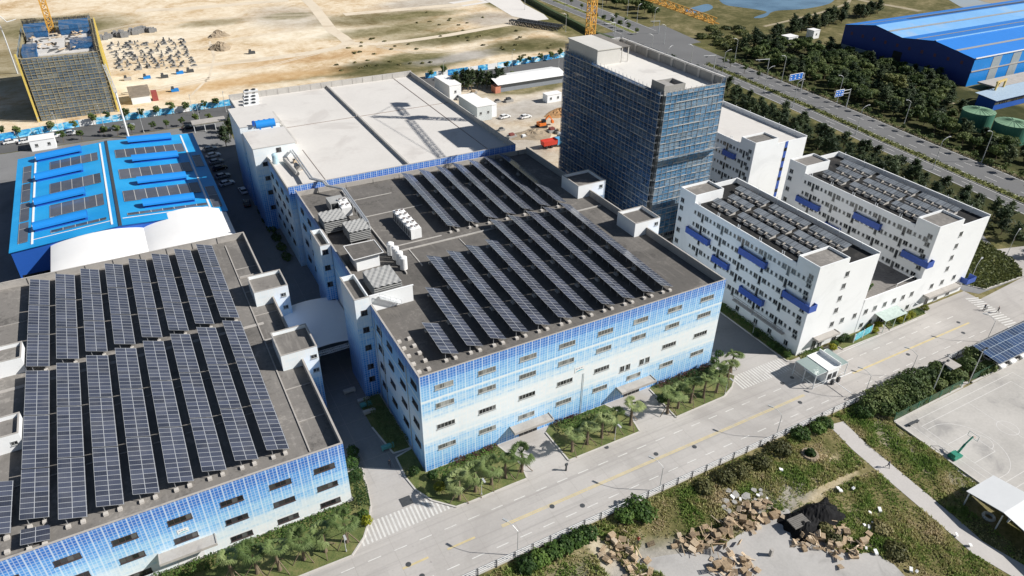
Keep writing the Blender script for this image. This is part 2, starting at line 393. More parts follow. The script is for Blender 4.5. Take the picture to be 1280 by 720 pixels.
# ------------------------------------------------------------------ the ground and everything painted on it
def ground_mat():
    k = N('earth'); P = k.pos()
    wob = k.vec('SCALE', k.vec('SUBTRACT', k.noisec(P, .03, 4), (.5, .5, .5)), sc=15.0)
    wob2 = k.vec('SCALE', k.vec('SUBTRACT', k.noisec(P, .22, 4), (.5, .5, .5)), sc=5.0)
    W = k.vec('ADD', k.vec('ADD', P, wob), wob2); w3 = k.sep(W)
    a = k.noise(P, .03, 7, .66, 1.4); b = k.noise(P, .35, 5, .65); c = k.noise(P, 2.2, 3, .6)
    e = k.noise(k.vec('MULTIPLY', P, (1.0, 1.0, 1)), .10, 7, .72, .6)
    f = k.M('ADD', k.M('ADD', k.M('MULTIPLY', a, .36), k.M('MULTIPLY', e, .28)), k.M('ADD', k.M('MULTIPLY', b, .22), k.M('MULTIPLY', c, .14)))
    sand = k.ramp(f, [(.37, (.36, .23, .11)), (.44, (.54, .40, .24)), (.50, (.66, .54, .38)), (.58, (.77, .68, .53))])
    scrub = k.ramp(f, [(.36, (.055, .062, .02)), (.46, (.10, .10, .036)), (.53, (.19, .165, .075)), (.62, (.32, .27, .16))])
    psand = k.ramp(f, [(.38, (.56, .46, .31)), (.5, (.75, .66, .51)), (.6, (.82, .76, .64))]); osand = k.ramp(f, [(.36, (.32, .17, .07)), (.5, (.50, .32, .15)), (.62, (.62, .46, .27))])
    gravel = k.ramp(f, [(.36, (.25, .23, .20)), (.5, (.38, .355, .32)), (.64, (.50, .475, .44))])
    olive = k.ramp(f, [(.36, (.05, .05, .018)), (.47, (.10, .095, .038)), (.55, (.18, .155, .075)), (.64, (.33, .27, .16))])
    def box(x0, x1, y0, y1, s=5.0):
        fx = k.M('MULTIPLY', k.mapr(w3[0], x0-s, x0+s), k.mapr(w3[0], x1-s, x1+s, 1, 0))
        fy = k.M('MULTIPLY', k.mapr(w3[1], y0-s, y0+s), k.mapr(w3[1], y1-s, y1+s, 1, 0))
        return k.M('MULTIPLY', fx, fy)
    def blob(cx, cy, rx, ry, s=.45):
        d = k.vec('MULTIPLY', k.vec('SUBTRACT', W, (cx, cy, 0)), (1/rx, 1/ry, 0))
        x = k.n('ShaderNodeVectorMath', operation='LENGTH'); k.put(x.inputs[0], d)
        return k.mapr(x.outputs['Value'], 1+s, 1-s)
    col = scrub
    col = k.mix(box(-900, 176, 204, 900, 4), col, sand)
    col = k.mix(box(56, 165, 76, 186, 3), col, k.mix(.45, sand, gravel))
    col = k.mix(box(232, 900, 60, 900, 8), col, olive)
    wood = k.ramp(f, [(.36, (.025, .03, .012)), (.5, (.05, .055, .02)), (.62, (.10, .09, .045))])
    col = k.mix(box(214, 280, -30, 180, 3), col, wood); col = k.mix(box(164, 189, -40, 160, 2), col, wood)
    # dry grass and gravel on the empty lot
    for cx, cy, rx, ry, m, q in ((88, 224, 28, 9, scrub, .95), (64, 222, 42, 13, olive, .9), (20, 232, 40, 7, osand, .85), (-10, 250, 40, 12, psand, .8), (60, 300, 34, 10, psand, .9), (10, 330, 60, 9, psand, .7), (34, 256, 26, 7, osand, .6), (75, 255, 24, 8, osand, .5), (-20, 300, 30, 10, psand, .7), (-70, 300, 22, 40, olive, .7), (132, 262, 40, 12, olive, .9), (108, 275, 24, 8, scrub, .55), (150, 232, 26, 12, olive, .9), (112, 228, 22, 8, gravel, .9),
                                 (105, 320, 36, 16, olive, .75), (-58, 370, 40, 30, olive, .8), (22, 345, 18, 8, olive, .6), (150, 345, 36, 16, gravel, .7), (60, 345, 20, 30, gravel, .5), (160, 290, 16, 16, gravel, .7),
                                 (30, 218, 26, 6, sand, .9), (-60, 228, 12, 9, scrub, .5), (128, 300, 30, 8, scrub, .5), (72, 233, 17, 7, wood, .75), (94, 238, 16, 8, scrub, .9), (100, 290, 30, 10, scrub, .8), (140, 268, 26, 9, scrub, .75), (128, 318, 26, 8, scrub, .8), (-50, 365, 24, 14, scrub, .75), (150, 226, 22, 8, olive, .9), (62, 345, 14, 8, scrub, .7), (118, 171, 22, 5, scrub, .9), (80, 122, 12, 16, gravel, .6), (105, 120, 14, 10, sand, .8), (108, 150, 26, 10, gravel, .8)):
        col = k.mix(k.M('MULTIPLY', blob(cx, cy, rx, ry), q), col, m)
    # the scrap corner beyond the road fence
    for cx, cy, rx, ry, m, q in ((21, -32, 8, 4, gravel, .85), (47, -31, 9, 2.2, gravel, .7), (58, -33.5, 9, 1.2, sand, .5), (36, -24.5, 8, 2, olive, .7), (66, -46, 2.2, 12, olive, .6), (76, -36, 2.5, 8, gravel, .45), (17, -26, 1.4, 4, sand, .55), (61, -29.5, 2, 1.4, sand, .6), (2, -32, 12, 5, gravel, .5), (55, -42, 4, 2.5, psand, .5), (62, -50, 3, 4, olive, .6), (45, -27, 6, 1.5, olive, .7)):
        col = k.mix(k.M('MULTIPLY', blob(cx, cy, rx, ry, .6), q), col, m)
    far = k.n('ShaderNodeVectorMath', operation='LENGTH'); k.put(far.inputs[0], P)
    return k.out(col, .97, 0, .1, bump=c, bs=.5, bd=.12)

mb = MB(); mb.sheet([(-4000, -3000), (4000, -3000), (4000, 5000), (-4000, 5000)], -.03); struct('ground', mb, ground_mat())

# concrete site pavement: front road, alley, yards
mb = MB(); mb.sheet([(-90, -21.2), (176, -21.2), (176, -3), (158, 2), (151, -9.3), (132, -10.5), (132, -6.6), (76, -6.6), (76, 60), (-90, 60)], .0); struct('road', mb, M_['conc_road'])
mb = MB(); mb.sheet([(-90, 60), (0, 60), (0, 187), (-90, 187)], .0)
struct('factory_yard', mb, M_['conc_yard_shade'])
mb = MB(); mb.sheet([(-12.6, 8.2), (-.1, .4), (-.1, 72), (-12.6, 72)], .012); struct('alley', mb, M_['conc_yard_shade'])  # darker sheet cut along the factory's shadow edge, shade painted in
mb = MB(); mb.sheet([(151, -9.3), (158, 2), (163, 9), (150, 40), (132, 50), (132, -6.6), (134, -9)], .006); mb.sheet([(60.7, 5.0), (78, -5.8), (78, 70), (60.7, 70)], .006); struct('side_road_shade', mb, M_['conc_yard_shade'])  # second sheet starts at the dormitory's shadow edge, shade in its colour
# back road and highway
mb = MB(); mb.sheet([(-300, 187.5), (140, 187.5), (176, 196), (188, 204), (188, 232), (172, 212), (150, 206.8), (-300, 204.2)], .0); struct('back_road', mb, M_['asphalt'])
HWM = [(188, -60), (190.4, -20), (193, 15), (195.5, 39), (198, 66), (200.3, 84), (203, 110), (205.3, 138), (207.6, 168), (210, 190), (213, 230), (216, 270), (219, 330), (224, 420)]
def off(pts, d):
    out = []
    for i, p in enumerate(pts):
        a = np.array(pts[min(i+1, len(pts)-1)])-np.array(pts[max(i-1, 0)]); a = a/np.linalg.norm(a)
        out.append((p[0]+a[1]*d, p[1]-a[0]*d))
    return out
mb = MB(); mb.strip(off(HWM, 3.0), 22, .01); mb.sheet([(184, 196), (232, 200), (238, 238), (184, 236)], .006); struct('highway', mb, M_['hw'])
mb = MB()
for a, b in ((0, 9), (10, 14)): mb.strip(HWM[a:b], 3.4, .16); mb.wallstrip(HWM[a:b], 3.4, .01, .15)
mb2 = MB(); mb2.strip(HWM[:9], 3.0, .17); mb2.strip(HWM[10:], 3.0, .17)
struct('median_kerb', mb, M_['kerb']); struct('median_lawn', mb2, weath('median_planting', (.16, .17, .05), .4, .5, .95, 3, stain=(.06, .09, .025), stsc=.3))
mb = MB()
for d in (-2.2, 2.2, 13.4, -7.6):
    mb.strip(off(HWM, d)[:9], .22, .02); mb.strip(off(HWM, d)[10:], .22, .02)
for d in (5.4, 9.2, -4.6):
    o_ = off(HWM, d)
    for a, b in list(zip(o_[:-1], o_[1:]))[:8]:
        a = np.array(a); b = np.array(b); L = np.linalg.norm(b-a); n = int(L//9)
        for i in range(n):
            p = a+(b-a)*(i+.1)/n; q = a+(b-a)*(i+.45)/n; mb.strip([p, q], .18, .02)
struct('highway_lines', mb, M_['paint_w'])
mb = MB(); mb.strip(off(HWM, 15.2)[:9], 2.2, .05); struct('highway_verge', mb, weath('verge', (.20, .17, .10), .35, .4, .95, 2, stain=(.07, .085, .03), stsc=.12))
# front road markings
mb = MB(); x = 2.0
mb.strip([(6, -15.35), (70.5, -15.25)], .20, .012); mb.strip([(6, -15.65), (70.5, -15.55)], .20, .012); mb.strip([(84, -15.25), (121, -15.15)], .42, .012); mb.strip([(-3, -15.45), (1.5, -15.4)], .35, .012); mb.strip([(-10, -15.45), (-6, -15.4)], .35, .012); mb.strip([(-18, -15.45), (-13, -15.4)], .35, .012)
struct('yellow_line', mb, M_['paint_y'])
mb = MB()
for y, s in ((-12.0, 0), (-18.6, 1.5)):
    x = -26+s
    while x < 120:
        if not (72 < x < 83 and y < -15): mb.strip([(x, y), (x+2.0, y+.01)], .16, .012)
        x += 4.0
mb.strip([(83, -9.6), (112, -9.0)], .12, .012)
for i in range(24): # hatched crossings of the two side streets
    x = -13.6+i*.66; mb.strip([(x, -9.2+.04*i*.5), (x+.12, -5.4)], .30, .012)
for i in range(20):
    x = 61.6+i*.66; mb.strip([(x, -8.8), (x+.1, -5.0)], .30, .012)
A, B, C, D = map(np.array, (gp(1206, 373), gp(1222, 371.5), gp(1276, 407), gp(1262, 411)))
for i in range(15):
    t = (i+.1)/15; s = (i+.58)/15
    mb.sheet([tuple(A+(D-A)*t), tuple(B+(C-B)*t), tuple(B+(C-B)*s), tuple(A+(D-A)*s)], .012)
struct('road_lines', mb, M_['paint_w'])
# slab joints and manholes
mb = MB()
for y in (-9.6, -20.8): mb.strip([(-60, y), (120, y+.2)], .05, .006)
for x in np.arange(-58, 120, 6.0): mb.strip([(x, -20.9), (x+.05, -9.0)], .045, .006)
for x in np.arange(-12.4, 0, 4.1): mb.strip([(x, .6), (x, 70)], .04, .016)
for y in np.arange(2, 70, 5.0): mb.strip([(-12.5, y), (-.2, y)], .04, .016)
struct('road_joints', mb, weath('joint_fill', (.345, .32, .295), .1, 1, .9))
mh = [(510.5, 705.5), (690, 633), (728, 632), (820, 567.5), (868, 558.5), (758, 559), (527.5, 720), (978, 479), (990, 472), (1000, 503), (1198, 403), (1204, 416), (1135, 443)]
for i, (u, v) in enumerate(mh):
    x, y = gp(u, v); mb = MB(); mb.tube((x, y, .0), (x, y, .016), .42, n=14); mb.tube((x, y, .016), (x, y, .021), .34, n=12)
    solo('manhole_cover', mb, M_['steel_d'], 'dark round iron manhole cover set flush in the pale concrete road', 'manhole cover', 'manhole covers in the front road')
x, y = gp(507.5, 626.5); mb = MB(); mb.box(x-.9, x+.9, y-.9, y+.9, .012, .03); 
for i in range(7): mb.box(x-.8, x+.8, y-.78+i*.25, y-.68+i*.25, .03, .045)
solo('drain_grate', mb, M_['steel_d'], 'square dark drain grate before the hatched crossing left of the main block', 'drain grate')

# planting beds along the two factories
BEDS = {
 'left': [gp(372, 722), gp(440, 695), gp(455, 672), gp(462, 648), gp(463.5, 632), gp(459, 612), gp(452, 585), (-12.45, 6), (-12.45, -.15), (-46, -.3), (-46, -10)],
 'mid1': [(-.15, 6), gp(495, 572), gp(507, 597), gp(520, 613), gp(540, 626), gp(570, 634), gp(590, 627), gp(640, 606), gp(659, 598.5), gp(651, 580), (13.2, -.15), (-.15, -.15)],
 'flank': [(-.15, 21.8), (-.15, 6.2), gp(492, 567), (-4.4, 14), (-4.4, 21.8)],
 'mid2': [gp(682, 541), gp(711, 576), gp(800, 540), gp(789, 522), (35.5, -.15), (23.6, -.15)],
 'mid3': [gp(812, 487), gp(845, 522), gp(905, 496), gp(915, 484), gp(919, 470), (60.6, -1), (60.6, -.15), (46.2, -.15)],
}
mbl, mbk = MB(), MB()
for nme, po in BEDS.items():
    mbl.prism(po, 0, .11); mbk.wallstrip(po[:-2]+[po[-2]], .26, .0, .15)
struct('lawn', mbl, M_['lawn']); struct('kerb', mbk, M_['kerb'])
# other green ground
D2G = [gp(1206, 356), gp(1231, 362), gp(1277, 346), gp(1276, 337), gp(1262, 322), gp(1225, 300), (133, -3)]
mb = MB(); mb.prism(D2G, 0, .1); mb.prism([(79.0, -6.2), (78, -8.0), (85, -8.3), (85, -6.2)], 0, .1); mb.prism([(88.5, -6.2), (88.5, -8.9), (99.6, -9.0), (100.2, -6.2)], 0, .1); mb.prism([(104, -6.2), (103.2, -8.8), (115.5, -8.6), (116.2, -6.2)], 0, .1)
mb.prism([(75.4, -6.2), (75.6, 32), (78.0, 32), (78.0, -6.2)], 0, .1)
struct('green_strip', mb, M_['lawn'])
mb = MB(); mb.wallstrip(D2G, .3, 0, .16); mb.wallstrip([(75.4, 30), (75.3, -6.6), (78, -8.1), (85, -8.5)], .22, 0, .15); mb.wallstrip([(88.4, -6.2), (88.4, -9), (99.7, -9.1)], .2, 0, .15); mb.wallstrip([(103, -8.9), (116, -8.7)], .2, 0, .15); struct('kerb_stone', mb, M_['kerb'])
# footpath, storage pad, sports court
mb = MB(); mb.strip([gp(1045, 529), gp(1075, 559), gp(1112, 590), gp(1150, 622), gp(1187, 653), gp(1222, 684), (69.8, -63), (69, -80)], [3.2, 3.3, 3.4, 3.4, 3.4, 3.4, 3.4, 3.4], .01); struct('footpath', mb, M_['path'])
mb = MB(); mb.sheet([gp(u, v) for u, v in ((792, 702), (832, 694), (872, 689), (905, 679), (935, 662), (968, 640), (985, 636), (1003, 662), (1050, 690), (1096, 692), (1118, 706), (1135, 724), (1000, 745), (860, 735))], .008); struct('concrete_pad', mb, weath('pad_concrete', (.40, .385, .365), .16, .15, .9, 2.5, stain=(.26, .25, .235), stsc=.12))
mb = MB(); mb.sheet([(79.2, -28.4), (130, -28.0), (130, -75), (78, -75), (78.2, -46)], .01); struct('court', mb, M_['court'])
mb = MB(); lw = .10
def rect(x0, x1, y0, y1, z=.018):
    mb.strip([(x0, y0), (x1, y0)], lw, z); mb.strip([(x1, y0), (x1, y1)], lw, z+.002); mb.strip([(x1, y1), (x0, y1)], lw, z); mb.strip([(x0, y1), (x0, y0)], lw, z+.002)
def arc(cx, cy, r, a0, a1, n=24):
    mb.strip([(cx+r*math.cos(R(a0+(a1-a0)*i/n)), cy+r*math.sin(R(a0+(a1-a0)*i/n))) for i in range(n+1)], lw, .022)
x0, x1, yc = 82.7, 109.5, -38.8
rect(x0, x1, yc-7.5, yc+7.5); mb.strip([(96.1, yc-7.5), (96.1, yc+7.5)], lw, .02); arc(96.1, yc, 1.8, 0, 360)
rect(x0, x0+5.8, yc-2.45, yc+2.45, .019); arc(x0+5.8, yc, 1.8, -90, 90); arc(x0+1.5, yc, 6.6, -80, 80); mb.strip([(x0, yc+6.5), (x0+2.6, yc+6.5)], lw, .02); mb.strip([(x0, yc-6.5), (x0+2.6, yc-6.5)], lw, .02)
rect(x0-1.5, x1+3, yc-9, yc+9, .017)
struct('court_lines', mb, weath('court_paint', (.60, .585, .56), .1, .8, .85, 5))
mb = MB(); mb.wallstrip([(79.1, -46), (79.2, -28.3), (99.3, -28.0)], .3, 0, .28); mb.wallstrip([(102.2, -28.0), (130, -27.8)], .3, 0, .28); struct('court_kerb', mb, M_['kerb'])
mb = MB(); mb.sheet([(99.4, -27.8), (102, -27.8), (101.6, -21.4), (99.2, -21.4)], .008); mb.sheet([(106.5, -21.3), (140, -21.2), (140, -27.6), (106, -27.6)], .006); struct('paving', mb, M_['path'])
# dirt tracks on the lot, pale slab, water
trk = weath('dirt_track', (.66, .57, .44), .1, .08, .95, 1, stain=(.52, .42, .30), stsc=.1)
mb = MB(); mb.strip([gp(*q) for q in ((375, -8), (392, 8), (405, 25), (415, 38), (428, 46), (436, 53), (425, 59), (395, 65), (360, 70), (320, 75), (270, 80), (235, 84))], [6, 6, 6, 6, 6, 6.5, 6, 6, 6, 6, 5, 4], .0)
mb.strip([gp(*q) for q in ((436, 54), (470, 55), (510, 51), (560, 44), (610, 35), (640, 30), (662, 26))], 5, .004)
mb.strip([gp(*q) for q in ((170, 13), (230, 11), (300, 5), (360, 0))], 8, .004); mb.strip([gp(*q) for q in ((430, 18), (500, 12), (570, 6), (600, 1))], 7, .004)

for pts_ in (((150, 118), (230, 104), (320, 86), (400, 66)), ((130, 120), (200, 112), (262, 100)), ((250, 60), (300, 48), (350, 40), (392, 34)), ((120, 40), (170, 30), (250, 24), (330, 20), (390, 18)), ((470, 58), (520, 66), (560, 64), (610, 56)), ((240, 118), (262, 96), (268, 70), (262, 52))):
    q_ = [np.array(gp(*p_)) for p_ in pts_]
    for e in (-1.1, 1.1): mb.strip([(p_[0]+e*.3, p_[1]+e) for p_ in q_], .8, .006+e*.001)
struct('dirt_track', mb, trk)
mb = MB(); mb.sheet([gp(*q) for q in ((595, -6), (612, 3), (640, 20), (668, 26), (686, 24), (680, 18), (655, 5), (645, -6))], .0); mb.sheet([gp(*q) for q in ((560, 3), (600, -2), (612, 3), (580, 8))], .002); struct('pale_slab', mb, weath('pale_slab_concrete', (.66, .63, .59), .06, .1, .9, 1))
wm = N('pond_water'); a_ = wm.noise(wm.pos(), .05, 4); wmat = wm.out(wm.ramp(a_, [(.35, (.06, .12, .19)), (.6, (.13, .23, .33))]), .12, 0, .5)
def smooth_poly(pts, k=3):
    pts = [np.array(p, float) for p in pts]
    for _ in range(k):
        q = []
        for i in range(len(pts)):
            a, b = pts[i], pts[(i+1) % len(pts)]; q += [a*.75+b*.25, a*.25+b*.75]
        pts = q
    return [tuple(p) for p in pts]
mb = MB(); mb.sheet(smooth_poly([gp(*q) for q in ((850, 14), (870, 8), (885, 4), (893, 9), (885, 14), (868, 17))]), .0)
mb.sheet(smooth_poly([gp(*q) for q in ((895, -8), (902, 6), (925, 9), (948, 12), (962, 15), (946, 20), (940, 23), (958, 22), (965, 13), (1000, 12), (1025, 8), (1042, 3), (1046, -8))]), .001); struct('pond', mb, wmat)
mb = MB(); mb.sheet([gp(1183, -2), gp(1200, 8), gp(1235, 18), gp(1262, 24), gp(1300, 25), (700, 150), (1500, 100), (1500, 900), (560, 420)], .0)
rv = N('river_water'); q_ = rv.noise(rv.vec('MULTIPLY', rv.pos(), (.3, 1, 1)), .03, 5); rmat = rv.out(rv.ramp(q_, [(.35, (.30, .38, .44)), (.5, (.34, .37, .38)), (.62, (.30, .26, .18))]), .3, 0, .4); struct('river', mb, rmat)
mb = MB(); mb.sheet(smooth_poly([gp(1208, -4), gp(1245, 6), gp(1300, 16), gp(1300, -4)], 2), .05); struct('mudflat', mb, weath('tidal_mud', (.30, .25, .17), .15, .05, .8, 1))
mb = MB(); mb.strip([gp(*q) for q in ((955, 33), (985, 26), (1010, 20), (1035, 13), (1060, 4), (1065, -6))], 2.2, .0); mb.strip([gp(*q) for q in ((1050, -6), (1090, 3), (1130, 10), (1150, 14))], 5, .002); mb.strip([gp(*q) for q in ((1095, 88), (1125, 104), (1150, 116), (1190, 130))], 4, .002)
struct('earth_path', mb, weath('earth_path_soil', (.33, .28, .19), .2, .1, .95, 1))
# ------------------------------------------------------------------ buildings
def win_mesh(name, w, h, n, fr, gl, rows=1, t=.07, proud=.05):
    """a window facing -Y: frame bars and panes, origin at its centre on the wall plane"""
    mb = MB(); x0, x1, z0, z1 = -w/2, w/2, -h/2, h/2
    mb.box(x0+t, x1-t, -.02, .004, z0+t, z1-t, 1)
    mb.box(x0, x1, -proud, .004, z0, z0+t); mb.box(x0, x1, -proud, .004, z1-t, z1)
    mb.box(x0, x0+t, -proud, .004, z0+t, z1-t); mb.box(x1-t, x1, -proud, .004, z0+t, z1-t)
    for i in range(1, n):
        x = x0+w*i/n; mb.box(x-t*.45, x+t*.45, -proud+.006, .004, z0+t, z1-t)
    for i in range(1, rows):
        z = z0+h*i/rows; mb.box(x0+t, x1-t, -proud+.012, .004, z-t*.4, z+t*.4)
    mb.box(x0-.06, x1+.06, -proud-.09, .004, z0-.09, z0-.005)
    return mesh_from(name, mb, [fr, gl])
def sill_box(mb, x, z, w, h, d=.12):
    pass
def parapet(mb, x0, x1, y0, y1, z0, z1, t=.25, mi=0, sides='fblr'):
    if 'f' in sides: mb.box(x0, x1, y0, y0+t, z0, z1, mi)
    if 'b' in sides: mb.box(x0, x1, y1-t, y1, z0, z1, mi)
    if 'l' in sides: mb.box(x0, x0+t, y0+t, y1-t, z0, z1, mi)
    if 'r' in sides: mb.box(x1-t, x1, y0+t, y1-t, z0, z1, mi)
def awning(bld, name, x0, x1, y, z, d=2.0, label=None):
    mb = MB(); mb.box(x0, x1, y-d, y-.01, z-.35, z-.02); mb.box(x0, x1, y-d, y-d+.12, z-.02, z+.12); mb.box(x0, x0+.12, y-d+.12, y-.01, z-.02, z+.12); mb.box(x1-.12, x1, y-d+.12, y-.01, z-.02, z+.12)
    return part(name, mb, M_['cap'], bld, label)

# --- left factory -------------------------------------------------
LX0, LX1, LY0, LY1, LZ, LD = -66.0, -12.55, 0.0, 74.2, 12.35, 10.9
t = thing('factory', 'grey-roofed factory at lower left with blue pixel mosaic front, thickest in solar rows', 'building', (-39, 0, 0))
LF = t
mb = MB(); mb.box(LX0, LX1, LY0, LY1, 0, LD-.02); part('wall', mb, M_['facL'], t)
mb = MB(); mb.box(LX0, LX1, LY0, LY0+.25, LD-.02, LZ-.04); mb.box(LX1-.25, LX1, LY0+.25, LY1, LD-.02, LZ-.04); part('parapet_face', mb, M_['facL'], t)
mb = MB(); mb.box(LX0, LX1-.25, LY1-.25, LY1, LD-.02, LZ-.04); mb.box(LX0, LX0+.25, LY0+.25, LY1-.25, LD-.02, LZ-.04)
mb.box(LX1-.268, LX1-.25, LY0+.27, LY1-.27, LD-.02, LZ-.05)
mb.box(LX0, LX1, LY0-.03, LY0+.28, LZ-.04, LZ+.04); mb.box(LX1-.28, LX1+.03, LY0+.28, LY1-.28, LZ-.04, LZ+.04); mb.box(LX0, LX1, LY1-.28, LY1+.03, LZ-.04, LZ+.04)
for x in np.arange(-60, -14, 5.2): mb.box(x-.06, x+.06, LY1-.32, LY1-.25, LD, LZ-.06, 1)
part('parapet', mb, [M_['cap'], M_['steel_d']], t)
mb = MB(); mb.sheet([(LX0+.2, .2), (LX1-.2, .2), (LX1-.2, LY1-.2), (LX0+.2, LY1-.2)], LD); part('roof', mb, M_['deckL'], t)
mb = MB() # conduits and low upstands over the deck
mb.box(-17.2, -17.0, 2, 72, LD, LD+.18); mb.box(LX0+1, -16.0, 38.2, 39.0, LD, LD+.05)
for y in (9, 17.5, 33, 41.5, 50.6, 60.5): mb.box(-17, -12.9, y, y+.14, LD, LD+.12)
for y in (14.5, 26.5, 49.5, 59.5): mb.box(-60, -19.5, y-.07, y+.07, LD, LD+.14)
mb.box(-16.9, -12.8, 56.6, 56.9, LD, LD+.35); mb.box(-17, -12.8, 32.2, 32.6, LD, LD+.5)
part('roof_upstand', mb, M_['cap'], t)
wl = win_mesh('window', 3.1, .95, 4, M_['frameb'], M_['glassd'])
for x in (-15.8, -22.3, -29.1, -36.0, -42.9, -49.7, -56.6):
    for z in (8.75, 4.95, 1.25):
        if z < 2 and x in (-36.0,): continue
        lpart('window', wl, t, (x+39, -.012, z))
awning(t, 'canopy', -40.0, -32.4, 0, 3.7, 2.0)
mb = MB(); mb.box(-38, -34.4, -.05, -.012, .05, 2.9); part('door', mb, M_['white'], t)
def logo(bld, x, z, y=-.02, s=.75):
    mb = MB(); mb.quad((x-s, y-.02, z-s*.62), (x+s, y-.02, z-s*.62), (x+s, y-.02, z+s*.62), (x-s, y-.02, z+s*.62))
    f = [(x+s*(-.9+1.8*i/10), z+s*(-.45+.32*math.sin(i/10*2.6))) for i in range(11)]
    mb.add([(a, y-.03, b) for a, b in f]+[(a, y-.03, b-.14*s*(.4+1.4*math.sin(i/10*3.14))) for i, (a, b) in enumerate(f)], [(11+i, 11+i+1, i+1, i) for i in range(10)], 1)
    for i in range(3): mb.box(x-s*.75+i*s*.5, x-s*.45+i*s*.5, y-.032, y-.021, z+s*.12, z+s*.30, 2)
    part('logo_plate', mb, [M_['white'], plain('logo_teal', (.10, .45, .58), .4), plain('logo_grey', (.25, .3, .36), .4)], bld)
logo(t, -36.1, 6.45)
def roof_shed(name, label, x0, x1, y0, y1, z0, z1, mat, deck, win=(), doorside=None):
    s = thing(name, label, 'roof shed', ((x0+x1)/2, (y0+y1)/2, z0))
    mb = MB(); mb.box(x0, x1, y0, y1, z0, z1-.7); parapet(mb, x0, x1, y0, y1, z1-.7, z1, .2); part('wall', mb, mat, s)
    mb = MB(); mb.sheet([(x0+.15, y0+.15), (x1-.15, y0+.15), (x1-.15, y1-.15), (x0+.15, y1-.15)], z1-.69); rf = part('roof', mb, deck, s)
    mb = MB(); e = .03
    mb.box(x0-e, x1+e, y0-e, y0+.22, z1, z1+.06); mb.box(x0-e, x1+e, y1-.22, y1+e, z1, z1+.06); mb.box(x0-e, x0+.22, y0+.22, y1-.22, z1, z1+.06); mb.box(x1-.22, x1+e, y0+.22, y1-.22, z1, z1+.06); part('coping', mb, M_['cap'], rf)
    for (fx, z, w_, h_) in win: lpart('window', win_mesh('window', w_, h_, 2, M_['frame'], M_['glassd']), s, (fx-(x0+x1)/2, y0-(y0+y1)/2-.012, z-z0))
    if doorside is not None:
        mb = MB(); mb.box(x0-.05, x0-.012, doorside, doorside+1.1, z0, z0+2.1); part('door', mb, M_['glassd'], s)
    return s
roof_shed('stair_house', 'white stair house at the rear right edge of the grey left roof', -16.0, -9.6, 44.6, 51.2, 0.05, 14.1, M_['facT'], M_['deckL'], ((-10.7, 12.2, 1.0, .8), (-10.7, 9.3, 1.0, .8)), None)
roof_shed('stair_house', 'white stair house at the front right edge of the grey left roof', -16.1, -9.9, 22.7, 30.2, 0.05, 14.1, M_['facT'], M_['deckL'], ((-10.7, 12.2, 1.1, .8), (-10.7, 9.2, 1.1, .8)), None)
roof_shed('stair_house', 'white stair house cut by the left photo edge, rear of two on that roof', -62, -54.4, 42.6, 47.6, LD, 14.0, M_['wtile'], M_['deckL'])
roof_shed('stair_house', 'white stair house cut by the left photo edge, front of two on that roof', -62, -54.2, 22.4, 27.4, LD, 14.0, M_['wtile'], M_['deckL'], ((-55.2, 12.4, .9, .7),))

# --- main factory -------------------------------------------------
MBR, MBL = (59.6, 73.2), (0.1, 74.2); MZ, MD = 20.0, 18.4
MQ = [(0, 0), (60.7, 0), MBR, MBL]
t = MF = thing('factory', 'large central factory with dark roof, white and blue mosaic front and four storeys of windows', 'building', (30, 0, 0))
mb = MB(); mb.prism(MQ, 0, MD-.02); part('wall', mb, M_['facM'], t)
def inset(poly, d):
    out = []
    n = len(poly)
    for i in range(n):
        p0, p1, p2 = (np.array(poly[(i+k) % n], float) for k in (-1, 0, 1))
        a = (p1-p0)/np.linalg.norm(p1-p0); b = (p2-p1)/np.linalg.norm(p2-p1)
        na = np.array([-a[1], a[0]]); nb = np.array([-b[1], b[0]]); m = na+nb; m = m/np.dot(m, na); out.append(tuple(p1+m*d))
    return out
I3 = inset(MQ, .3)
mb = MB(); mi_ = MB()
for i in range(4):
    a, b, c, d = MQ[i], MQ[(i+1) % 4], I3[(i+1) % 4], I3[i]; MZ_ = MZ if i != 2 else 19.5
    mb.add([(*a, MD-.02), (*b, MD-.02), (*b, MZ_), (*a, MZ_)], [(0, 1, 2, 3)]); mi_.add([(*d, MD-.02), (*c, MD-.02), (*c, MZ_), (*d, MZ_)], [(3, 2, 1, 0)])
    mi_.add([(*a, MZ_), (*b, MZ_), (*c, MZ_), (*d, MZ_)], [(0, 1, 2, 3)])
for x in np.arange(5, 58, 6.5): mi_.box(x-.05, x+.05, 72.8, 72.9+.02*x/60, MD, 19.45, 1)
part('parapet_face', mb, M_['facM'], t); part('parapet', mi_, [M_['cap'], M_['steel_d']], t)
mb = MB(); mb.sheet(inset(MQ, .2), MD); part('roof', mb, M_['deckM'], t)
wm1 = win_mesh('window', 3.1, .95, 5, M_['frame'], M_['glassg'])
wm2 = win_mesh('window', 3.1, .95, 5, M_['frame'], M_['glassd'])
for r, (z, me) in enumerate(((17.1, wm1), (13.4, wm1), (8.95, wm2), (4.45, wm1))):
    for i, x in enumerate((4.0, 11.4, 18.9, 26.4, 34.1, 41.6, 49.2, 56.7)):
        if r == 2 and i == 5: continue
        lpart('window', me, t, (x-30, -.012, z))
wm3 = win_mesh('window', .95, 1.3, 2, M_['frame'], M_['glassd'])
for x in (38.7, 40.0, 43.1, 44.4): lpart('window', wm3, t, (x-30, -.012, 7.2))
wml = win_mesh('window', 2.4, 1.0, 3, M_['frameb'], M_['glassd'])
for z in (17.0, 13.0, 9.0, 4.8):
    for y in (2.5, 7.8, 13.2, 18.2, 57, 63, 69): lpart('window', wml, t, (-30-.012, y, z), R(-90))
awning(t, 'canopy', 15.6, 23.4, 0, 3.1, 1.9); awning(t, 'canopy', 37.8, 45.7, 0, 3.1, 1.9)
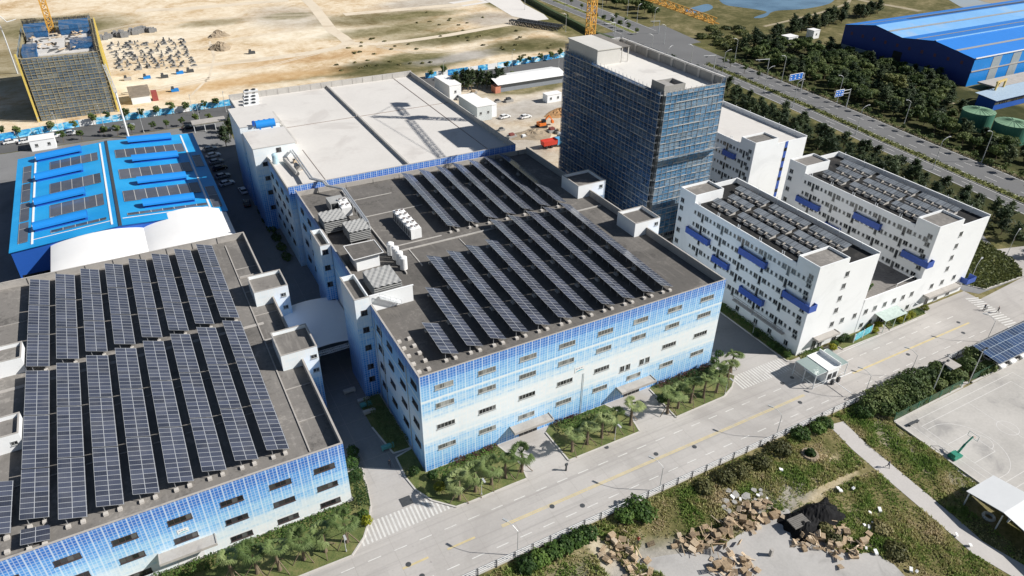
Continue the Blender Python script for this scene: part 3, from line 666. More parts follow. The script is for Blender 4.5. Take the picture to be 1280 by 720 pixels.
for x in (17.5, 39.8):
    mb = MB(); mb.box(x, x+3.6, -.06, -.012, .05, 2.6); 
    for k in range(1, 4): mb.box(x+.9*k-.03, x+.9*k+.03, -.08, -.06, .05, 2.6, 1)
    part('door', mb, [M_['glassd'], M_['frame']], t)
logo(t, 29.3, 10.7, s=1.0)
mb = MB()
for y in (5.5, 17.2, 20.5): mb.tube((-.12, y, .1), (-.12, y, MD), .07, n=6)
mb.tube((30.2, -.12, 9.5), (30.2, -.12, .1), .05, n=6)
part('drainpipe', mb, M_['frame'], t)
mb = MB() # curbs and cable trays on the deck
mb.box(10.0, 10.2, 31, 72, MD, MD+.4); mb.box(10.2, 52, 39.6, 39.75, MD, MD+.3); mb.box(10.5, 22, 41.9, 42.1, MD, MD+.12); mb.box(10.5, 24, 57, 57.15, MD, MD+.12); mb.box(10.5, 20, 66, 66.12, MD, MD+.12); mb.box(13.8, 14.0, 32.5, 39.5, MD, MD+.12)
mb.box(24.6, 24.75, 33, 39, MD, MD+.12); mb.box(52.6, 59.3, 38.4, 38.55, MD, MD+.3)
part('roof_upstand', mb, M_['parin'], t)
roof_shed('stair_house', 'small white stair house on the central roof, the one nearest the white dormitories', 57.1, 63.5, 23.2, 29.4, .02, 21.5, M_['wtile'], M_['deckM'], ((62.6, 20.3, .9, .8),), None)
roof_shed('stair_house', 'small white stair house on the central roof beside the dark scaffolded tower', 56.6, 64.0, 43.9, 51.0, .02, 21.5, M_['wtile'], M_['deckM'], ((62.8, 20.3, .9, .8),), None)
# stair and plant block on the left flank
t = thing('stair_tower', 'blue tiled stair tower with white plant deck, near left flank of the central factory', 'stair tower', (0, 26, 0))
def ltower(t, y0, y1, z1, x0=-2.65):
    mb = MB(); mb.box(x0, -.01, y0, y1, 0, z1-.9); parapet(mb, x0, -.01, y0, y1, z1-.9, z1, .22); part('wall', mb, M_['facS'], t)
    mb = MB(); mb.sheet([(x0+.15, y0+.15), (-.2, y0+.15), (-.2, y1-.15), (x0+.15, y1-.15)], z1-.89); part('roof', mb, M_['deckM'], t)
    mb = MB(); mb.box(x0-.03, 0, y0-.03, y0+.25, z1, z1+.07); mb.box(x0-.03, x0+.25, y0+.25, y1, z1, z1+.07); part('coping', mb, M_['cap'], t)
    wv = win_mesh('window', 1.1, 1.0, 2, M_['frameb'], M_['glassd'])
    for z in (4.0, 6.9, 11.2, 15.1, 18.7): lpart('window', wv, t, (-1.2-t.location[0], y0-t.location[1]-.012, z))
ltower(t, 22.1, 30.5, 21.6)
mb = MB(); mb.box(.02, 7.9, 22.1, 22.35, MD, 21.6); mb.box(.02, 8.1, 22.07, 22.4, 21.6, 21.68); part('plant_screen', mb, M_['wtile'], t)
mb = MB(); mb.box(.02, 7.7, 22.4, 32, MD, MD+1.15); part('plant_deck', mb, M_['deckL'], t)
mb = MB() # steel stair up the screen
for i in range(9): mb.box(1.6+i*.42, 2.05+i*.42, 21.35, 22.05, 21.2-i*.27, 21.26-i*.27)
mb.bar((1.6, 21.35, 22.2), (5.4, 21.35, 19.8), .04); mb.bar((1.6, 21.35, 21.2), (5.4, 21.35, 18.95), .06); mb.bar((1.6, 22.0, 21.2), (5.4, 22.0, 18.95), .06)
for i in range(5): mb.bar((1.6+i*.95, 21.35, 21.2-i*.56), (1.6+i*.95, 21.35, 22.2-i*.6), .03)
part('steel_stair', mb, M_['steel_w'], t)
t = thing('stair_tower', 'blue tiled stair tower midway along the shaded left flank of the central factory', 'stair tower', (0, 49, 0))
ltower(t, 45.8, 53.0, 20.15, -2.1)

# --- rear white-roofed factory -------------------------------------
t = BF = thing('factory', 'rear factory with a broad bare white roof crossed by dark joints', 'building', (28, 110, 0))
BX0, BX1, BY0, BY1, BZ, BD = -1.2, 57.2, 74.6, 147.6, 20.7, 19.2
mb = MB(); mb.box(BX0, BX1, BY0, BY1, 0, BD-.02); part('wall', mb, M_['facB'], t)
mb = MB(); mb.box(BX0, BX1, BY0, BY0+.25, BD-.02, BZ); part('parapet_face', mb, M_['facB'], t)
mb = MB(); mb.box(BX0, BX1, BY1-.3, BY1, BD-.02, BZ+.3); mb.box(BX1-.3, BX1, BY0+.25, BY1-.3, BD-.02, BZ); mb.box(BX0, BX0+.25, BY0+.25, BY1-.3, BD-.02, BZ-.6)
mb.box(BX0, BX1, BY0-.02, BY0+.27, BZ, BZ+.05)
for x in np.arange(3, 54, 3.4): mb.box(x-.05, x+.05, BY1-.36, BY1-.3, BD, BZ+.25, 1)
part('parapet', mb, [M_['parin'], M_['cap']], t)
mb = MB(); mb.sheet([(BX0+.2, BY0+.2), (BX1-.2, BY0+.2), (BX1-.2, BY1-.2), (BX0+.2, BY1-.2)], BD); part('roof', mb, M_['deckW'], t)
mb = MB()
xa = gp(447, 146, BD)[0]; xb = gp(366, 174, BD)[0]; xc = gp(545, 138, BD)[0]; ym = gp(447, 146, BD)[1]
mb.box(xa-.25, xa+.25, BY0+.3, ym-.3, BD, BD+.75); mb.box(xa-.25, xa+.25, ym+.3, BY1-.4, BD, BD+.75)
mb.box(xb-.2, xb+.2, 104, 119.5, BD, BD+.75); mb.box(xb-.2, xb+.2, 120.5, 130, BD, BD+.75)
mb.box(xb+.4, BX1-.4, ym-.09, ym+.09, BD, BD+.10, 1); mb.box(xc-.09, xc+.09, BY0+.3, BY1-.4, BD, BD+.10, 1); mb.box(xb+.3, xb+.42, 75, 99, BD, BD+.08, 1)
part('expansion_joint', mb, [M_['parin'], weath('joint_brown', (.30, .25, .22), .15, .4)], t)
for z in (16.5, 12.8, 9, 5.2):
    for y in (78, 83, 88, 93, 133, 138, 143): lpart('window', wml, t, (BX0-28-.012, y-110, z))
for ch in [c for c in t.children if c.name.startswith('window')]: ch.rotation_euler = (0, 0, R(-90))
for nme, y0, y1, lab in (('stair_tower', 96.4, 108.6, 'white topped stair tower on the left flank of the white roof, the nearer of two'), ('stair_tower', 113.0, 129.2, 'white topped stair tower with blue tank at the far left flank of the white roof')):
    t = thing(nme, lab, 'stair tower', (0, (y0+y1)/2, 0)); z1 = 22.5
    mb = MB(); mb.box(-4.2, 6.1, y0, y1, 0, z1); part('wall', mb, M_['facS'], t)
    mb = MB(); mb.box(-4.3, 6.2, y0-.1, y1+.1, z1, z1+.18); part('roof', mb, M_['deckW'], t)
    wv = win_mesh('window', 1.2, 1.0, 2, M_['frameb'], M_['glassd'])
    for x, zs in ((-1.9, (18.3, 14.5, 10.6, 6.4)), (1.9, (21.4,))):
        for z in zs:
            if not (y0 > 100 and x > 0): lpart('window', wv, t, (x, y0-(y0+y1)/2-.012, z))
mb = MB(); x0, y0 = gp(318, 157, 23.7); zt = 22.7
mb.tube((x0+.3, y0, zt+1.1), (x0+5.2, y0, zt+1.1), 1.05, n=18); mb.box(x0+1, x0+1.4, y0-.9, y0+.9, zt, zt+.4); mb.box(x0+4.0, x0+4.4, y0-.9, y0+.9, zt, zt+.4)
solo('water_tank', mb, M_['blue'], 'blue cylindrical tank lying on the far white stair tower', 'tank')
for i in range(4):
    mb = MB(); xx = x0+.3+i*1.4; mb.box(xx-.4, xx+.4, y0+2.6, y0+3.2, zt, zt+1.1); mb.tube((xx, y0+2.9, zt+1.1), (xx, y0+2.9, zt+1.25), .3, n=10)
    solo('condenser_unit', mb, M_['blue2'], f'small dark blue condenser behind the blue roof tank, {ORD[i]} from the left', 'condenser', 'condensers behind the blue tank')
for i in range(5):
    x_, y_ = gp(312, 135-i*4.2, BD); t = thing('fan_unit', f'white fan unit at the far left corner of the white roof, {ORD[i]} from front', 'fan unit', (x_, y_, BD), 'fan units at the rear roof corner')
    mb = MB(); mb.box(x_-1.6, x_+2.6, y_-.7, y_+.7, BD, BD+1.3); mb.box(x_-1.62, x_-1.6, y_-.6, y_+.6, BD+.2, BD+1.1, 1); part('casing', mb, [M_['wtile2'], M_['steel_d']], t)
    mb = MB(); mb.tube((x_-.6, y_, BD+1.3), (x_-.6, y_, BD+1.6), .6, n=12); mb.tube((x_+1.4, y_, BD+1.3), (x_+1.4, y_, BD+1.6), .6, n=12); part('fan_ring', mb, M_['steel_d'], t)
# --- scaffolded tower ------------------------------------------------
def scaffold_tubes(a, b, z0, z1, sx=1.5, sz=1.8, r=.032, planks=True, offn=(0, 0)):
    """one face of tube scaffold between plan points a and b, two rows deep"""
    a = np.array(a, float); b = np.array(b, float); d = b-a; L = np.linalg.norm(d); d /= L; n = np.array([d[1], -d[0]])
    m = MB(); k = int(round(L/sx)); rg_ = random.Random(int(a[0]*3+b[1]*5))
    for row in (0, .9):
        for i in range(k+1):
            p = a+d*(L*i/k)+n*row; m.bar((*p, z0), (*p, z1), r)
        z = z0+sz
        while z <= z1+.01:
            p = a+n*row; q = b+n*row; m.bar((*p, z), (*q, z), r)
            if row: m.bar((*p, z-.9), (*q, z-.9), r*.8)
            z += sz
    j = 0; z = z0+sz
    while planks and z <= z1+.01:
        p = a+n*.36; q = b+n*.36; m.obox(((p[0]+q[0])/2, (p[1]+q[1])/2, z+.05), (*(d*L/2), 0), (*(n*.34), 0), (0, 0, .03), 1); p = a+n*.93; q = b+n*.93; 
        for i in range(k):
            if rg_.random() < .62: c_ = a+d*(L*(i+.5)/k)+n*.93; m.obox((c_[0], c_[1], z+.1+rg_.uniform(-.05, .05)), (*(d*L/k*.5), 0), (*(n*.02), 0), (0, 0, rg_.uniform(.04, .11)), 1)
        z += sz
    return m
def sheeting(a, b, z0, z1, dist=.80, step=1.8, mi=0):
    a = np.array(a, float); b = np.array(b, float); d = b-a; L = np.linalg.norm(d); d /= L; n = np.array([d[1], -d[0]])
    m = MB(); k = max(2, int(L/3)); rows = int(round((z1-z0)/step)); rg = np.random.default_rng(int(abs(a[0]*7+b[1]*3)))
    V = []; 
    for j in range(rows+1):
        for i in range(k+1):
            p = a+d*L*i/k+n*(dist+rg.uniform(-.10, .12)); V.append((*p, z0+(z1-z0)*j/rows))
    F = [(j*(k+1)+i, j*(k+1)+i+1, (j+1)*(k+1)+i+1, (j+1)*(k+1)+i) for j in range(rows) for i in range(k)]
    m.add(V, F, mi); return m
TX0, TX1, TY0, TY1, TZ = 73.8, 89.8, 39.0, 77.4, 41.6
t = thing('tower_block', 'unfinished tower block wrapped in blue scaffold netting with pale flat roof', 'building', ((TX0+TX1)/2, (TY0+TY1)/2, 0))
cc = weath('raw_concrete', (.33, .32, .30), .15, .3, .9, 3, streak=True); M_['raw'] = cc
mb = MB()
for i in range(12):
    z = i*3.45; mb.box(TX0, TX1, TY0, TY1, z-.0, z+.18)
for x in np.linspace(TX0+.3, TX1-.3, 4):
    for y in np.linspace(TY0+.3, TY1-.3, 7): mb.box(x-.3, x+.3, y-.3, y+.3, 0, 41)
mb.box(TX0+2.5, TX1-2.5, TY0+2.5, TY1-2.5, .2, 40.8, 1)
part('frame', mb, [cc, plain('tower_inside', (.05, .06, .08), .9)], t)
mb = MB(); mb.box(TX0-.2, TX1+.2, TY0-.2, TY1+.2, 41.0, 41.2)
part('roof', mb, weath('tower_roof_screed', (.64, .62, .58), .08, .12, .9, 1.5, stain=(.52, .5, .47), stsc=.15), t)
mb = MB(); mb.box(TX1-.05, TX1+.2, TY0-.2, TY1+.2, 41.2, 43.2); mb.box(TX0-.2, TX1-.05, TY0-.2, TY0+.05, 41.2, 41.9); mb.box(TX0-.2, TX0+.05, TY0+.05, 64.5, 41.2, 41.6); mb.box(80.5, TX1-.05, TY1-.05, TY1+.2, 41.2, 43.2)
for y in np.linspace(TY0+2.5, TY1-2, 8): mb.box(TX1-.3, TX1-.05, y-.35, y+.35, 41.2, 43.1, 1)
part('parapet', mb, [cc, M_['parin']], t)
mb = MB(); mb.box(TX0-.1, 80.4, 64.6, TY1+.1, 41.2, 44.8); mb.box(TX0-.3, 80.6, 64.4, TY1+.3, 44.8, 45.05); mb.box(80.6, 83.2, 64.4, TY1+.3, 44.85, 45.0, 1)
mb.box(82.8, 83.0, 64.6, 64.8, 41.2, 44.85); mb.box(80.9, 81.1, 64.6, 64.8, 41.2, 44.85)
part('stair_block', mb, [M_['roofw'] if 'roofw' in M_ else weath('tower_render', (.56, .545, .51), .1, .2, .9, 2), M_['deckL']], t)
mb = MB(); mb.box(TX0-.1, TX0+.15, TY0, TY0+4.4, 41.2, 43.6); mb.box(TX0+.15, 79.5, TY0, TY0+.25, 41.2, 43.2); mb.box(79.25, 79.5, TY0+.25, TY0+4.4, 41.2, 43.2); mb.box(TX0+.15, 79.25, TY0+4.15, TY0+4.4, 41.2, 43.2); mb.box(TX0+.15, 77, TY0+.25, TY0+4.15, 42.8, 43.0); part('machine_room', mb, cc, t)
C4 = [(TX0-.3, TY0-.3), (TX1+.3, TY0-.3), (TX1+.3, TY1+.3), (TX0-.3, TY1+.3)]
netLit = netting('blue_netting_lit', (.08, .19, .33), (.14, .31, .50), (.38, .44, .47), (.62, .97))  # lit tone of the tower netting, for the sunny front
netShaded = netting('blue_netting_shaded', (.045, .10, .21), (.085, .16, .30), (.20, .25, .30), (.6, .97))  # same netting darkened: left side's shade put into the colour, reused right and back
tubem = plain('scaffold_tube', (.34, .35, .36), .6, .1); plankm = plain('scaffold_plank', (.46, .45, .43), .85)
for nme, a, b, nm, zt in (('front', 0, 1, netLit, 42.4), ('left', 3, 0, netShaded, 42.4), ('right', 1, 2, netShaded, 43.6), ('back', 2, 3, netShaded, 43.6)):
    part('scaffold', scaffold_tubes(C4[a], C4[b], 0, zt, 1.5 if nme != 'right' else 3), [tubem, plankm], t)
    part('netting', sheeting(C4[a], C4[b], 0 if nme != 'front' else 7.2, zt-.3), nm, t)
mb = MB() # catch platforms
for z in (14.4, 27.0):
    mb.add([(TX0-1.4, TY0-1.5, z), (TX1+1, TY0-1.5, z), (TX1+1, TY0-3.4, z+.9), (TX0-1.4, TY0-3.4, z+.9)], [(0, 1, 2, 3)])
part('catch_platform', mb, plankm, t)
# loose heavy joists by the side
# --- tower crane behind it -------------------------------------------
def lattice(m, p, q, wdt, bay, r, up=(0, 0, 1), tri=False):
    p, q = np.array(p, float), np.array(q, float); d = q-p; L = np.linalg.norm(d); d /= L
    t0 = np.array(up, float) if abs(np.dot(up, d)) < .9 else np.array([1.0, 0, 0]); a = np.cross(d, t0); a /= np.linalg.norm(a); b = np.cross(a, d)
    cs = [a*wdt/2+b*wdt/2, -a*wdt/2+b*wdt/2, -a*wdt/2-b*wdt/2, a*wdt/2-b*wdt/2] if not tri else [b*wdt*.8, -a*wdt/2, a*wdt/2]
    k = max(1, int(round(L/bay)))
    for c in cs: m.bar(p+c, q+c, r)
    for i in range(k):
        s0 = p+d*L*i/k; s1 = p+d*L*(i+1)/k
        for j in range(len(cs)):
            c, e = cs[j], cs[(j+1) % len(cs)]
            m.bar(s0+(c if i % 2 else e), s1+(e if i % 2 else c), r*.7); m.bar(s0+c, s0+e, r*.6)
cx, cy, ch = 83.9, 83.0, 57.0
t = thing('tower_crane', 'orange lattice tower crane rising behind the pale roof of the netted tower', 'crane', (cx, cy, 0))
mb = MB(); lattice(mb, (cx, cy, 0), (cx, cy, ch-1), 1.8, 1.9, .11); part('mast', mb, M_['yellow'], t)
jd = np.array(unp := [(gp(895, 30, ch)[0]-cx), (gp(895, 30, ch)[1]-cy)]); jl = np.linalg.norm(jd); jd = jd/jl
mb = MB(); lattice(mb, (cx+jd[0]*2, cy+jd[1]*2, ch), (cx+jd[0]*jl, cy+jd[1]*jl, ch), 1.4, 1.7, .075, tri=True); part('jib', mb, M_['yellow'], t)
mb = MB(); lattice(mb, (cx-jd[0]*2, cy-jd[1]*2, ch), (cx-jd[0]*14, cy-jd[1]*14, ch), 1.5, 2, .11, tri=True); part('counter_jib', mb, M_['yellow'], t)
mb = MB(); mb.obox((cx-jd[0]*12.5, cy-jd[1]*12.5, ch-.8), (jd[0]*1.8, jd[1]*1.8, 0), (-jd[1]*.9, jd[0]*.9, 0), (0, 0, 1.3)); part('counterweight', mb, cc, t)
mb = MB(); lattice(mb, (cx, cy, ch-1), (cx, cy, ch+8), 1.2, 1.6, .1); mb.box(cx-1.3, cx+1.3, cy-1.3, cy+1.3, ch-1.2, ch-.4); part('slewing_head', mb, M_['yellow'], t)
mb = MB(); mb.box(cx+1.2, cx+2.8, cy-1.0, cy+.9, ch-2.4, ch-.3); part('cab', mb, [M_['white']], t)
mb = MB(); hb = np.array((cx, cy, ch+8)); mb.bar(hb, (cx+jd[0]*jl*.6, cy+jd[1]*jl*.6, ch+1), .05); mb.bar(hb, (cx-jd[0]*12, cy-jd[1]*12, ch+1), .05); part('tie_bar', mb, M_['steel_d'], t)

# --- far left construction block -----------------------------------------
c0, c1, d0, d1, chh = -56.7, -33.3, 216.2, 262.0, 23.4
t = thing('unfinished_block', 'grey scaffolded concrete block with yellow edge posts on the sandy lot, top left', 'building', ((c0+c1)/2, (d0+d1)/2, 0))
mb = MB()
for i in range(8): mb.box(c0+1, c1-1, d0+1, d1-1, i*2.95, i*2.95+.25)
mb.box(c0+3, c1-3, d0+3, d1-3, .1, 20.4, 1)
for x in np.linspace(c0+1.4, c1-1.4, 6):
    for y in np.linspace(d0+1.4, d1-1.4, 9): mb.box(x-.3, x+.3, y-.3, y+.3, 0, 21.5)
part('frame', mb, [cc, plain('block_inside', (.07, .08, .09), .9)], t)
mb = MB(); mb.box(c0+3, c1-2, d0+4, d1-14, 20.9, 21.2); mb.box(c0+5, c1-10, d0+6, d0+22, 21.2, 22.3); 
for i in range(46):
    x, y = random.uniform(c0+3, c1-4), random.uniform(d0+4, d1-14); a = random.uniform(0, 3.14); l_ = random.uniform(.6, 2.2)
    mb.obox((x, y, 22.35), (math.cos(a)*l_, math.sin(a)*l_, 0), (-math.sin(a)*.35, math.cos(a)*.35, 0), (0, 0, .12), random.choice((1, 1, 2)))
part('roof', mb, [weath('wet_slab', (.55, .53, .50), .15, .3, .9, 3), M_['wood'], M_['steel_d']], t)
fwm = netting('formwork_net', (.03, .10, .24), (.06, .18, .38), (.30, .30, .30), (.75, 1.0))
for q in ((c0+1, c0+8, d1-14, d1-8, 20.9, 25.2), (c1-11, c1-1, d1-14, d1-3, 20.9, 24.6), (c1-8, c1-1, d0+7, d0+16, 21.2, 23.3), (c0+.6, c0+5, d0+1, d0+14, 21.0, 23.2)):
    mb = MB(); mb.box(*q); part('formwork', mb, fwm, t)
CC = [(c0, d0), (c1, d0), (c1, d1), (c0, d1)]
netG = netting('grey_netting', (.11, .15, .20), (.19, .25, .31), (.36, .36, .30), (.6, .97))
yl = plain('yellow_rail', (.66, .50, .12), .6)
for a, b, zt in ((0, 1, 21.6), (3, 0, 23.2), (1, 2, 24.4), (2, 3, 25.5)):
    part('scaffold', scaffold_tubes(CC[a], CC[b], 0, zt, 1.6, 1.8, .045), [plain('scaffold_tube_yellow', (.40, .34, .20), .6), plain('scaffold_plank_yellow', (.36, .31, .20), .8)], t)
    part('netting', sheeting(CC[a], CC[b], 0, zt-.2), netG, t)
mb = MB()
for x, y in ((c0-1, d0-1.1), (c1+1.1, d0-1.1), (c1+1.1, d1+1)): mb = MB(); mb.box(x-.3, x+.3, y-.25, y+.25, 0, 23.5); part('edge_post', mb, yl, t)
for y in np.arange(d0+2, d1, 3.2): mb = MB(); mb.box(c1+1.0, c1+1.2, y-.3, y+.3, 0, 24.4); part('edge_post', mb, yl, t)
# its crane, pump boom and a white mast
q = gp(64, 36, 22); cx, cy = q
t = thing('tower_crane', 'yellow lattice crane mast standing on the grey scaffolded block at top left', 'crane', (cx, cy, 21)); mb = MB(); lattice(mb, (cx, cy, 0), (cx, cy, 60), 2.0, 2.2, .2); part('mast', mb, M_['yellow'], t)
mb = MB(); lattice(mb, (cx-14, cy+8, 60), (cx+40, cy-4, 60), 1.5, 2, .12, tri=True); part('jib', mb, M_['yellow'], t)
x, y = gp(22, 92, 0); t = thing('pump_boom', 'pale concrete pump boom bending over the shaded lot at the left photo edge', 'pump boom', (x, y, 0))
mb = MB(); mb.tube((x, y, 0), (x, y, 16), .28, .24); mb.tube((x, y, 16), (x-.4, y, 25.5), .24, .2); part('mast', mb, M_['steel_w'], t)
mb = MB(); mb.path([(x-.4, y, 25), (x+2.5, y+1, 20.4), (x+6, y+2, 21)], [.22, .18, .14]); part('arm', mb, M_['steel_w'], t)
x, y = gp(161, 172, 0); t = thing('white_mast', 'tall slim white steel mast between the blue roof and the scaffolded block', 'mast', (x, y, 0))
mb = MB(); mb.tube((x, y, 0), (x, y, 15.5), .34, .3, 10); part('post', mb, M_['white'], t); mb = MB(); lattice(mb, (x, y, 15.5), (x-1.0, y, 24.6), .8, 1.1, .08); part('lattice_head', mb, M_['steel_w'], t)

# --- dormitories -----------------------------------------------------------
DW = {'window': win_mesh('window', 1.15, 1.05, 2, M_['frame'], M_['glassd']), 'small_window': win_mesh('small_window', .62, .8, 1, M_['frame'], M_['glassd']), 'balcony_door': win_mesh('balcony_door', .75, 2.0, 1, M_['frame'], M_['glassd']), 'front_window': win_mesh('front_window', 1.05, 1.2, 2, M_['frame'], M_['glassd'])}
def dorm(label, x0, x1, y0, y1, zd, unit0, rows, stair=True, deck='deckShade', balc=(), nun=6, left=True):
    t = thing('dormitory', label, 'building', ((x0+x1)/2, (y0+y1)/2, 0)); ox, oy = t.location[0], t.location[1]
    mb = MB(); mb.box(x0, x1, y0, y1, 0, zd-.02); part('wall', mb, M_['wtile2'], t)
    zt = zd+1.15; mb = MB(); mb.box(x1-.22, x1, y0+.22, y1, zd-.02, zt); mb.box(x0+8.22, x1-.22, y0, y0+.22, zd-.02, zt-.25); mb.box(x1-.22, x1, y0, y0+.22, zd-.02, zt); mb.box(x0+8.22, x1-.22, y1-.22, y1, zd-.02, zt); mb.box(x0, x0+.22, y0+5.3, y1-5.3, zd-.02, zt-.55)
    part('parapet', mb, M_['wtile2'], t)
    mb = MB(); mb.box(x1-.26, x1+.04, y0-.03, y1+.03, zt, zt+.07)
    for y in np.arange(y0+4, y1-2, 5.7): mb.box(x1-.42, x1-.22, y-.1, y+.1, zd, zt-.02); mb.tube((x1-.35, y+.3, zd), (x1-.35, y+.3, zt+.7), .05, n=5)
    for y in np.arange(y0+9, y1-4, 6.2):
        for e in (0, .5): mb.tube((x0+.5, y+e, zd), (x0+.5, y+e, zd+1.15), .08, n=6)
    part('coping', mb, [M_['wtile']], t)
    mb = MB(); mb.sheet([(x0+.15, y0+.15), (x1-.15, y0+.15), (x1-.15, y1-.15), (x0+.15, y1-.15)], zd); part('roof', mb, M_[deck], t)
    for ya, yb in ((y0, y0+5.2), (y1-5.2, y1)):
        mb = MB(); z1 = zd+2.4; xb = x0+8.2; f = ya == y0
        mb.box(x0-.0, xb, ya, yb, zd-.015, z1-.55); parapet(mb, x0, xb, ya, yb, z1-.55, z1, .2); mb.box(x0+.2, xb-.2, ya+.2, yb-.2, z1-.55, z1-.5, 1)
        part('stair_house', mb, [M_['wtile2'], M_['deckL']], t)
    cnt = 0
    if left:
        for z in rows:
            for u in range(nun):
                by = unit0-6.3*u
                for dy, kd, dz in ((0, 'small_window', .0), (-1.35, 'window', 0), (-2.55, 'balcony_door', -.45), (-3.75, 'window', 0), (-5.05, 'small_window', 0)):
                    if by+dy > y0+1 and by+dy < y1-1: lpart(kd, DW[kd], t, (x0-ox-.012, by+dy-oy, z+dz), R(-90))
        for z in rows+[rows[0]+1.9]:
            for y in (y1-1.2, y0+1.4): lpart('window', DW['window'], t, (x0-ox-.012, y-oy, z-.9), R(-90))
    for (ya, yb, z, wrap) in balc:
        mb = MB(); h = 1.5; xx = x0-.85
        mb.box(xx, x0-.01, ya, yb, z-h/2, z-h/2+.12); mb.box(xx, xx+.08, ya, yb, z-h/2+.12, z+h/2); mb.box(xx+.08, x0-.01, yb-.08, yb, z-h/2+.12, z+h/2)
        mb.box(xx+.08, x0-.01 if not wrap else x0+1.2, ya, ya+.08, z-h/2+.12, z+h/2)
        if wrap: mb.box(x0, x0+1.2, ya, y0-.01, z-h/2, z-h/2+.12); mb.box(x0+1.12, x0+1.2, ya+.08, y0-.01, z-h/2+.12, z+h/2)
        mb.box(xx-.015, xx-.0, ya+.0, yb, z+h/2-.08, z+h/2, 1)
        part('balcony', mb, [M_['bluebal'], M_['bluebal']], t)
    return t
dr = [17.1, 14.25, 11.4, 8.5, 5.0]
DZ = 18.5
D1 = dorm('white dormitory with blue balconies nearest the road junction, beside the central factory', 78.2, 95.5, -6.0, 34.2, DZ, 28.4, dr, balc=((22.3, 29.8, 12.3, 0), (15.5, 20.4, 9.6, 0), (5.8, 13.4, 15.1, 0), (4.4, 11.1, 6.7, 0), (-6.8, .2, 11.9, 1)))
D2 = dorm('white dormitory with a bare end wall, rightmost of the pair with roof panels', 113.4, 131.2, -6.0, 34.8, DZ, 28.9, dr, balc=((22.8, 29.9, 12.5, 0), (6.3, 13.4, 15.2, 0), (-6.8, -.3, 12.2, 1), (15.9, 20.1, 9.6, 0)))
D3 = dorm('white dormitory with a blue window stripe half hidden behind the netted tower', 113.4, 132.6, 46.6, 88.0, DZ, 84.0, dr, deck='deckW', balc=((52.5, 57, 15.0, 0), (69, 74, 17.0, 0)))
for d, xs, low in ((D1, ((86.9, (17.1, 14.3, 11.4, 8.5, 5.1)), (89.9, (5.1,)), (93.7, (5.0,))), ((84.8, 1.2), (82.9, 1.2), (89.0, 1.4))), (D2, ((122.2, (17.2, 14.25, 11.35, 8.5, 5.0)), (126.4, (5.1,)), (118.6, (5.0,))), ((126.4, 1.3), (122.1, 1.3), (118.7, 1.1)))):
    ox, oy = d.location[0], d.location[1]
    for x, zs in xs:
        for z in zs: lpart('front_window', DW['front_window'], d, (x-ox, -6.012-oy, z))
    for x, z in low: lpart('door', win_mesh('door', 1.3, 2.4, 2, M_['frame'], M_['glassd']), d, (x-ox, -6.012-oy, z))
awning(D1, 'canopy', 82.0, 88.4, -6, 3.3, 1.5); awning(D2, 'canopy', 116.6, 128.2, -6, 3.2, 1.5)
mb = MB(); mb.box(78.2-.9, 78.2-.01, -2.2, 12.2, 3.1, 3.3); 
for y in np.arange(-2, 12.3, 1.4): mb.bar((77.35, y, 3.3), (77.35, y, 4.3), .04)
mb.bar((77.35, -2.2, 4.3), (77.35, 12.2, 4.3), .04); mb.bar((77.35, -2.2, 3.8), (77.35, 12.2, 3.8), .03); part('gallery', mb, M_['cap'], D1)
mb = MB(); mb.box(124.6, 125.6, 46.54, 46.59, 3, 19.4)
for z in dr: mb.box(124.6, 125.6, 46.5, 46.54, z-.5, z+.5, 1)
part('window_stripe', mb, [M_['bluebal'], M_['glassd']], D3)
mb = MB(); mb.box(129.6, 132.6, -7.6, -6.01, 3.0, 3.15); mb.box(129.6, 132.6, -7.68, -7.6, 3.0, 4.3); mb.box(129.5, 129.6, -7.68, -6.01, 3.0, 4.3); mb.box(132.6, 132.7, -7.68, -6.01, 3.0, 4.3); part('balcony', mb, M_['bluebal'], D2)
for z, ys in ((1.4, (-3, 1.5, 5.5, 11, 17, 23)),):
    for y in ys: lpart('front_window', DW['front_window'], D1, (78.2-.012-D1.location[0], y-D1.location[1], z), R(-90))
# low link building
t = thing('link_building', 'low white two-storey block joining the two panelled dormitories', 'building', (104.4, 8, 0))
mb = MB(); mb.box(95.52, 113.38, -6.05, 22, 0, 7.4); part('wall', mb, M_['wtile2'], t)
mb = MB(); mb.box(95.52, 113.38, -6.08, -5.83, 7.4, 8.35); mb.box(95.52, 113.38, 21.7, 22, 7.4, 8.35); part('parapet', mb, M_['wtile2'], t)
mb = MB(); mb.sheet([(95.6, -5.9), (113.3, -5.9), (113.3, 21.8), (95.6, 21.8)], 7.42); part('roof', mb, M_['deckL'], t)
for x in (97.1, 99.9, 103.0, 106.0, 108.9, 111.8): lpart('window', DW['front_window'], t, (x-104.4, -6.06-8, 5.0))
for x in (97.0, 99.8, 111.9): lpart('window', DW['front_window'], t, (x-104.4, -6.06-8, 1.5))
lpart('door', win_mesh('door', 3.2, 2.3, 4, M_['frame'], M_['glassd']), t, (103.4-104.4, -6.06-8, 1.2))
mb = MB(); mb.quad((100.6, -8.9, 3.0), (107.6, -8.9, 3.0), (107.6, -6.1, 3.35), (100.6, -6.1, 3.35)); mb.quad((100.6, -6.1, 3.30), (107.6, -6.1, 3.30), (107.6, -8.9, 2.95), (100.6, -8.9, 2.95))
for x in (100.8, 104, 107.4): mb.bar((x, -8.8, 0), (x, -8.8, 2.95), .05)
part('canopy', mb, plain('green_glass_canopy', (.42, .50, .46), .25, 0, .5), t)
mb = MB(); mb.bar((106, -5.5, 8.9), (113.3, -5.0, 8.9), .05); mb.bar((106, -5.5, 7.4), (106, -5.5, 8.9), .05); part('railing', mb, M_['white'], t)
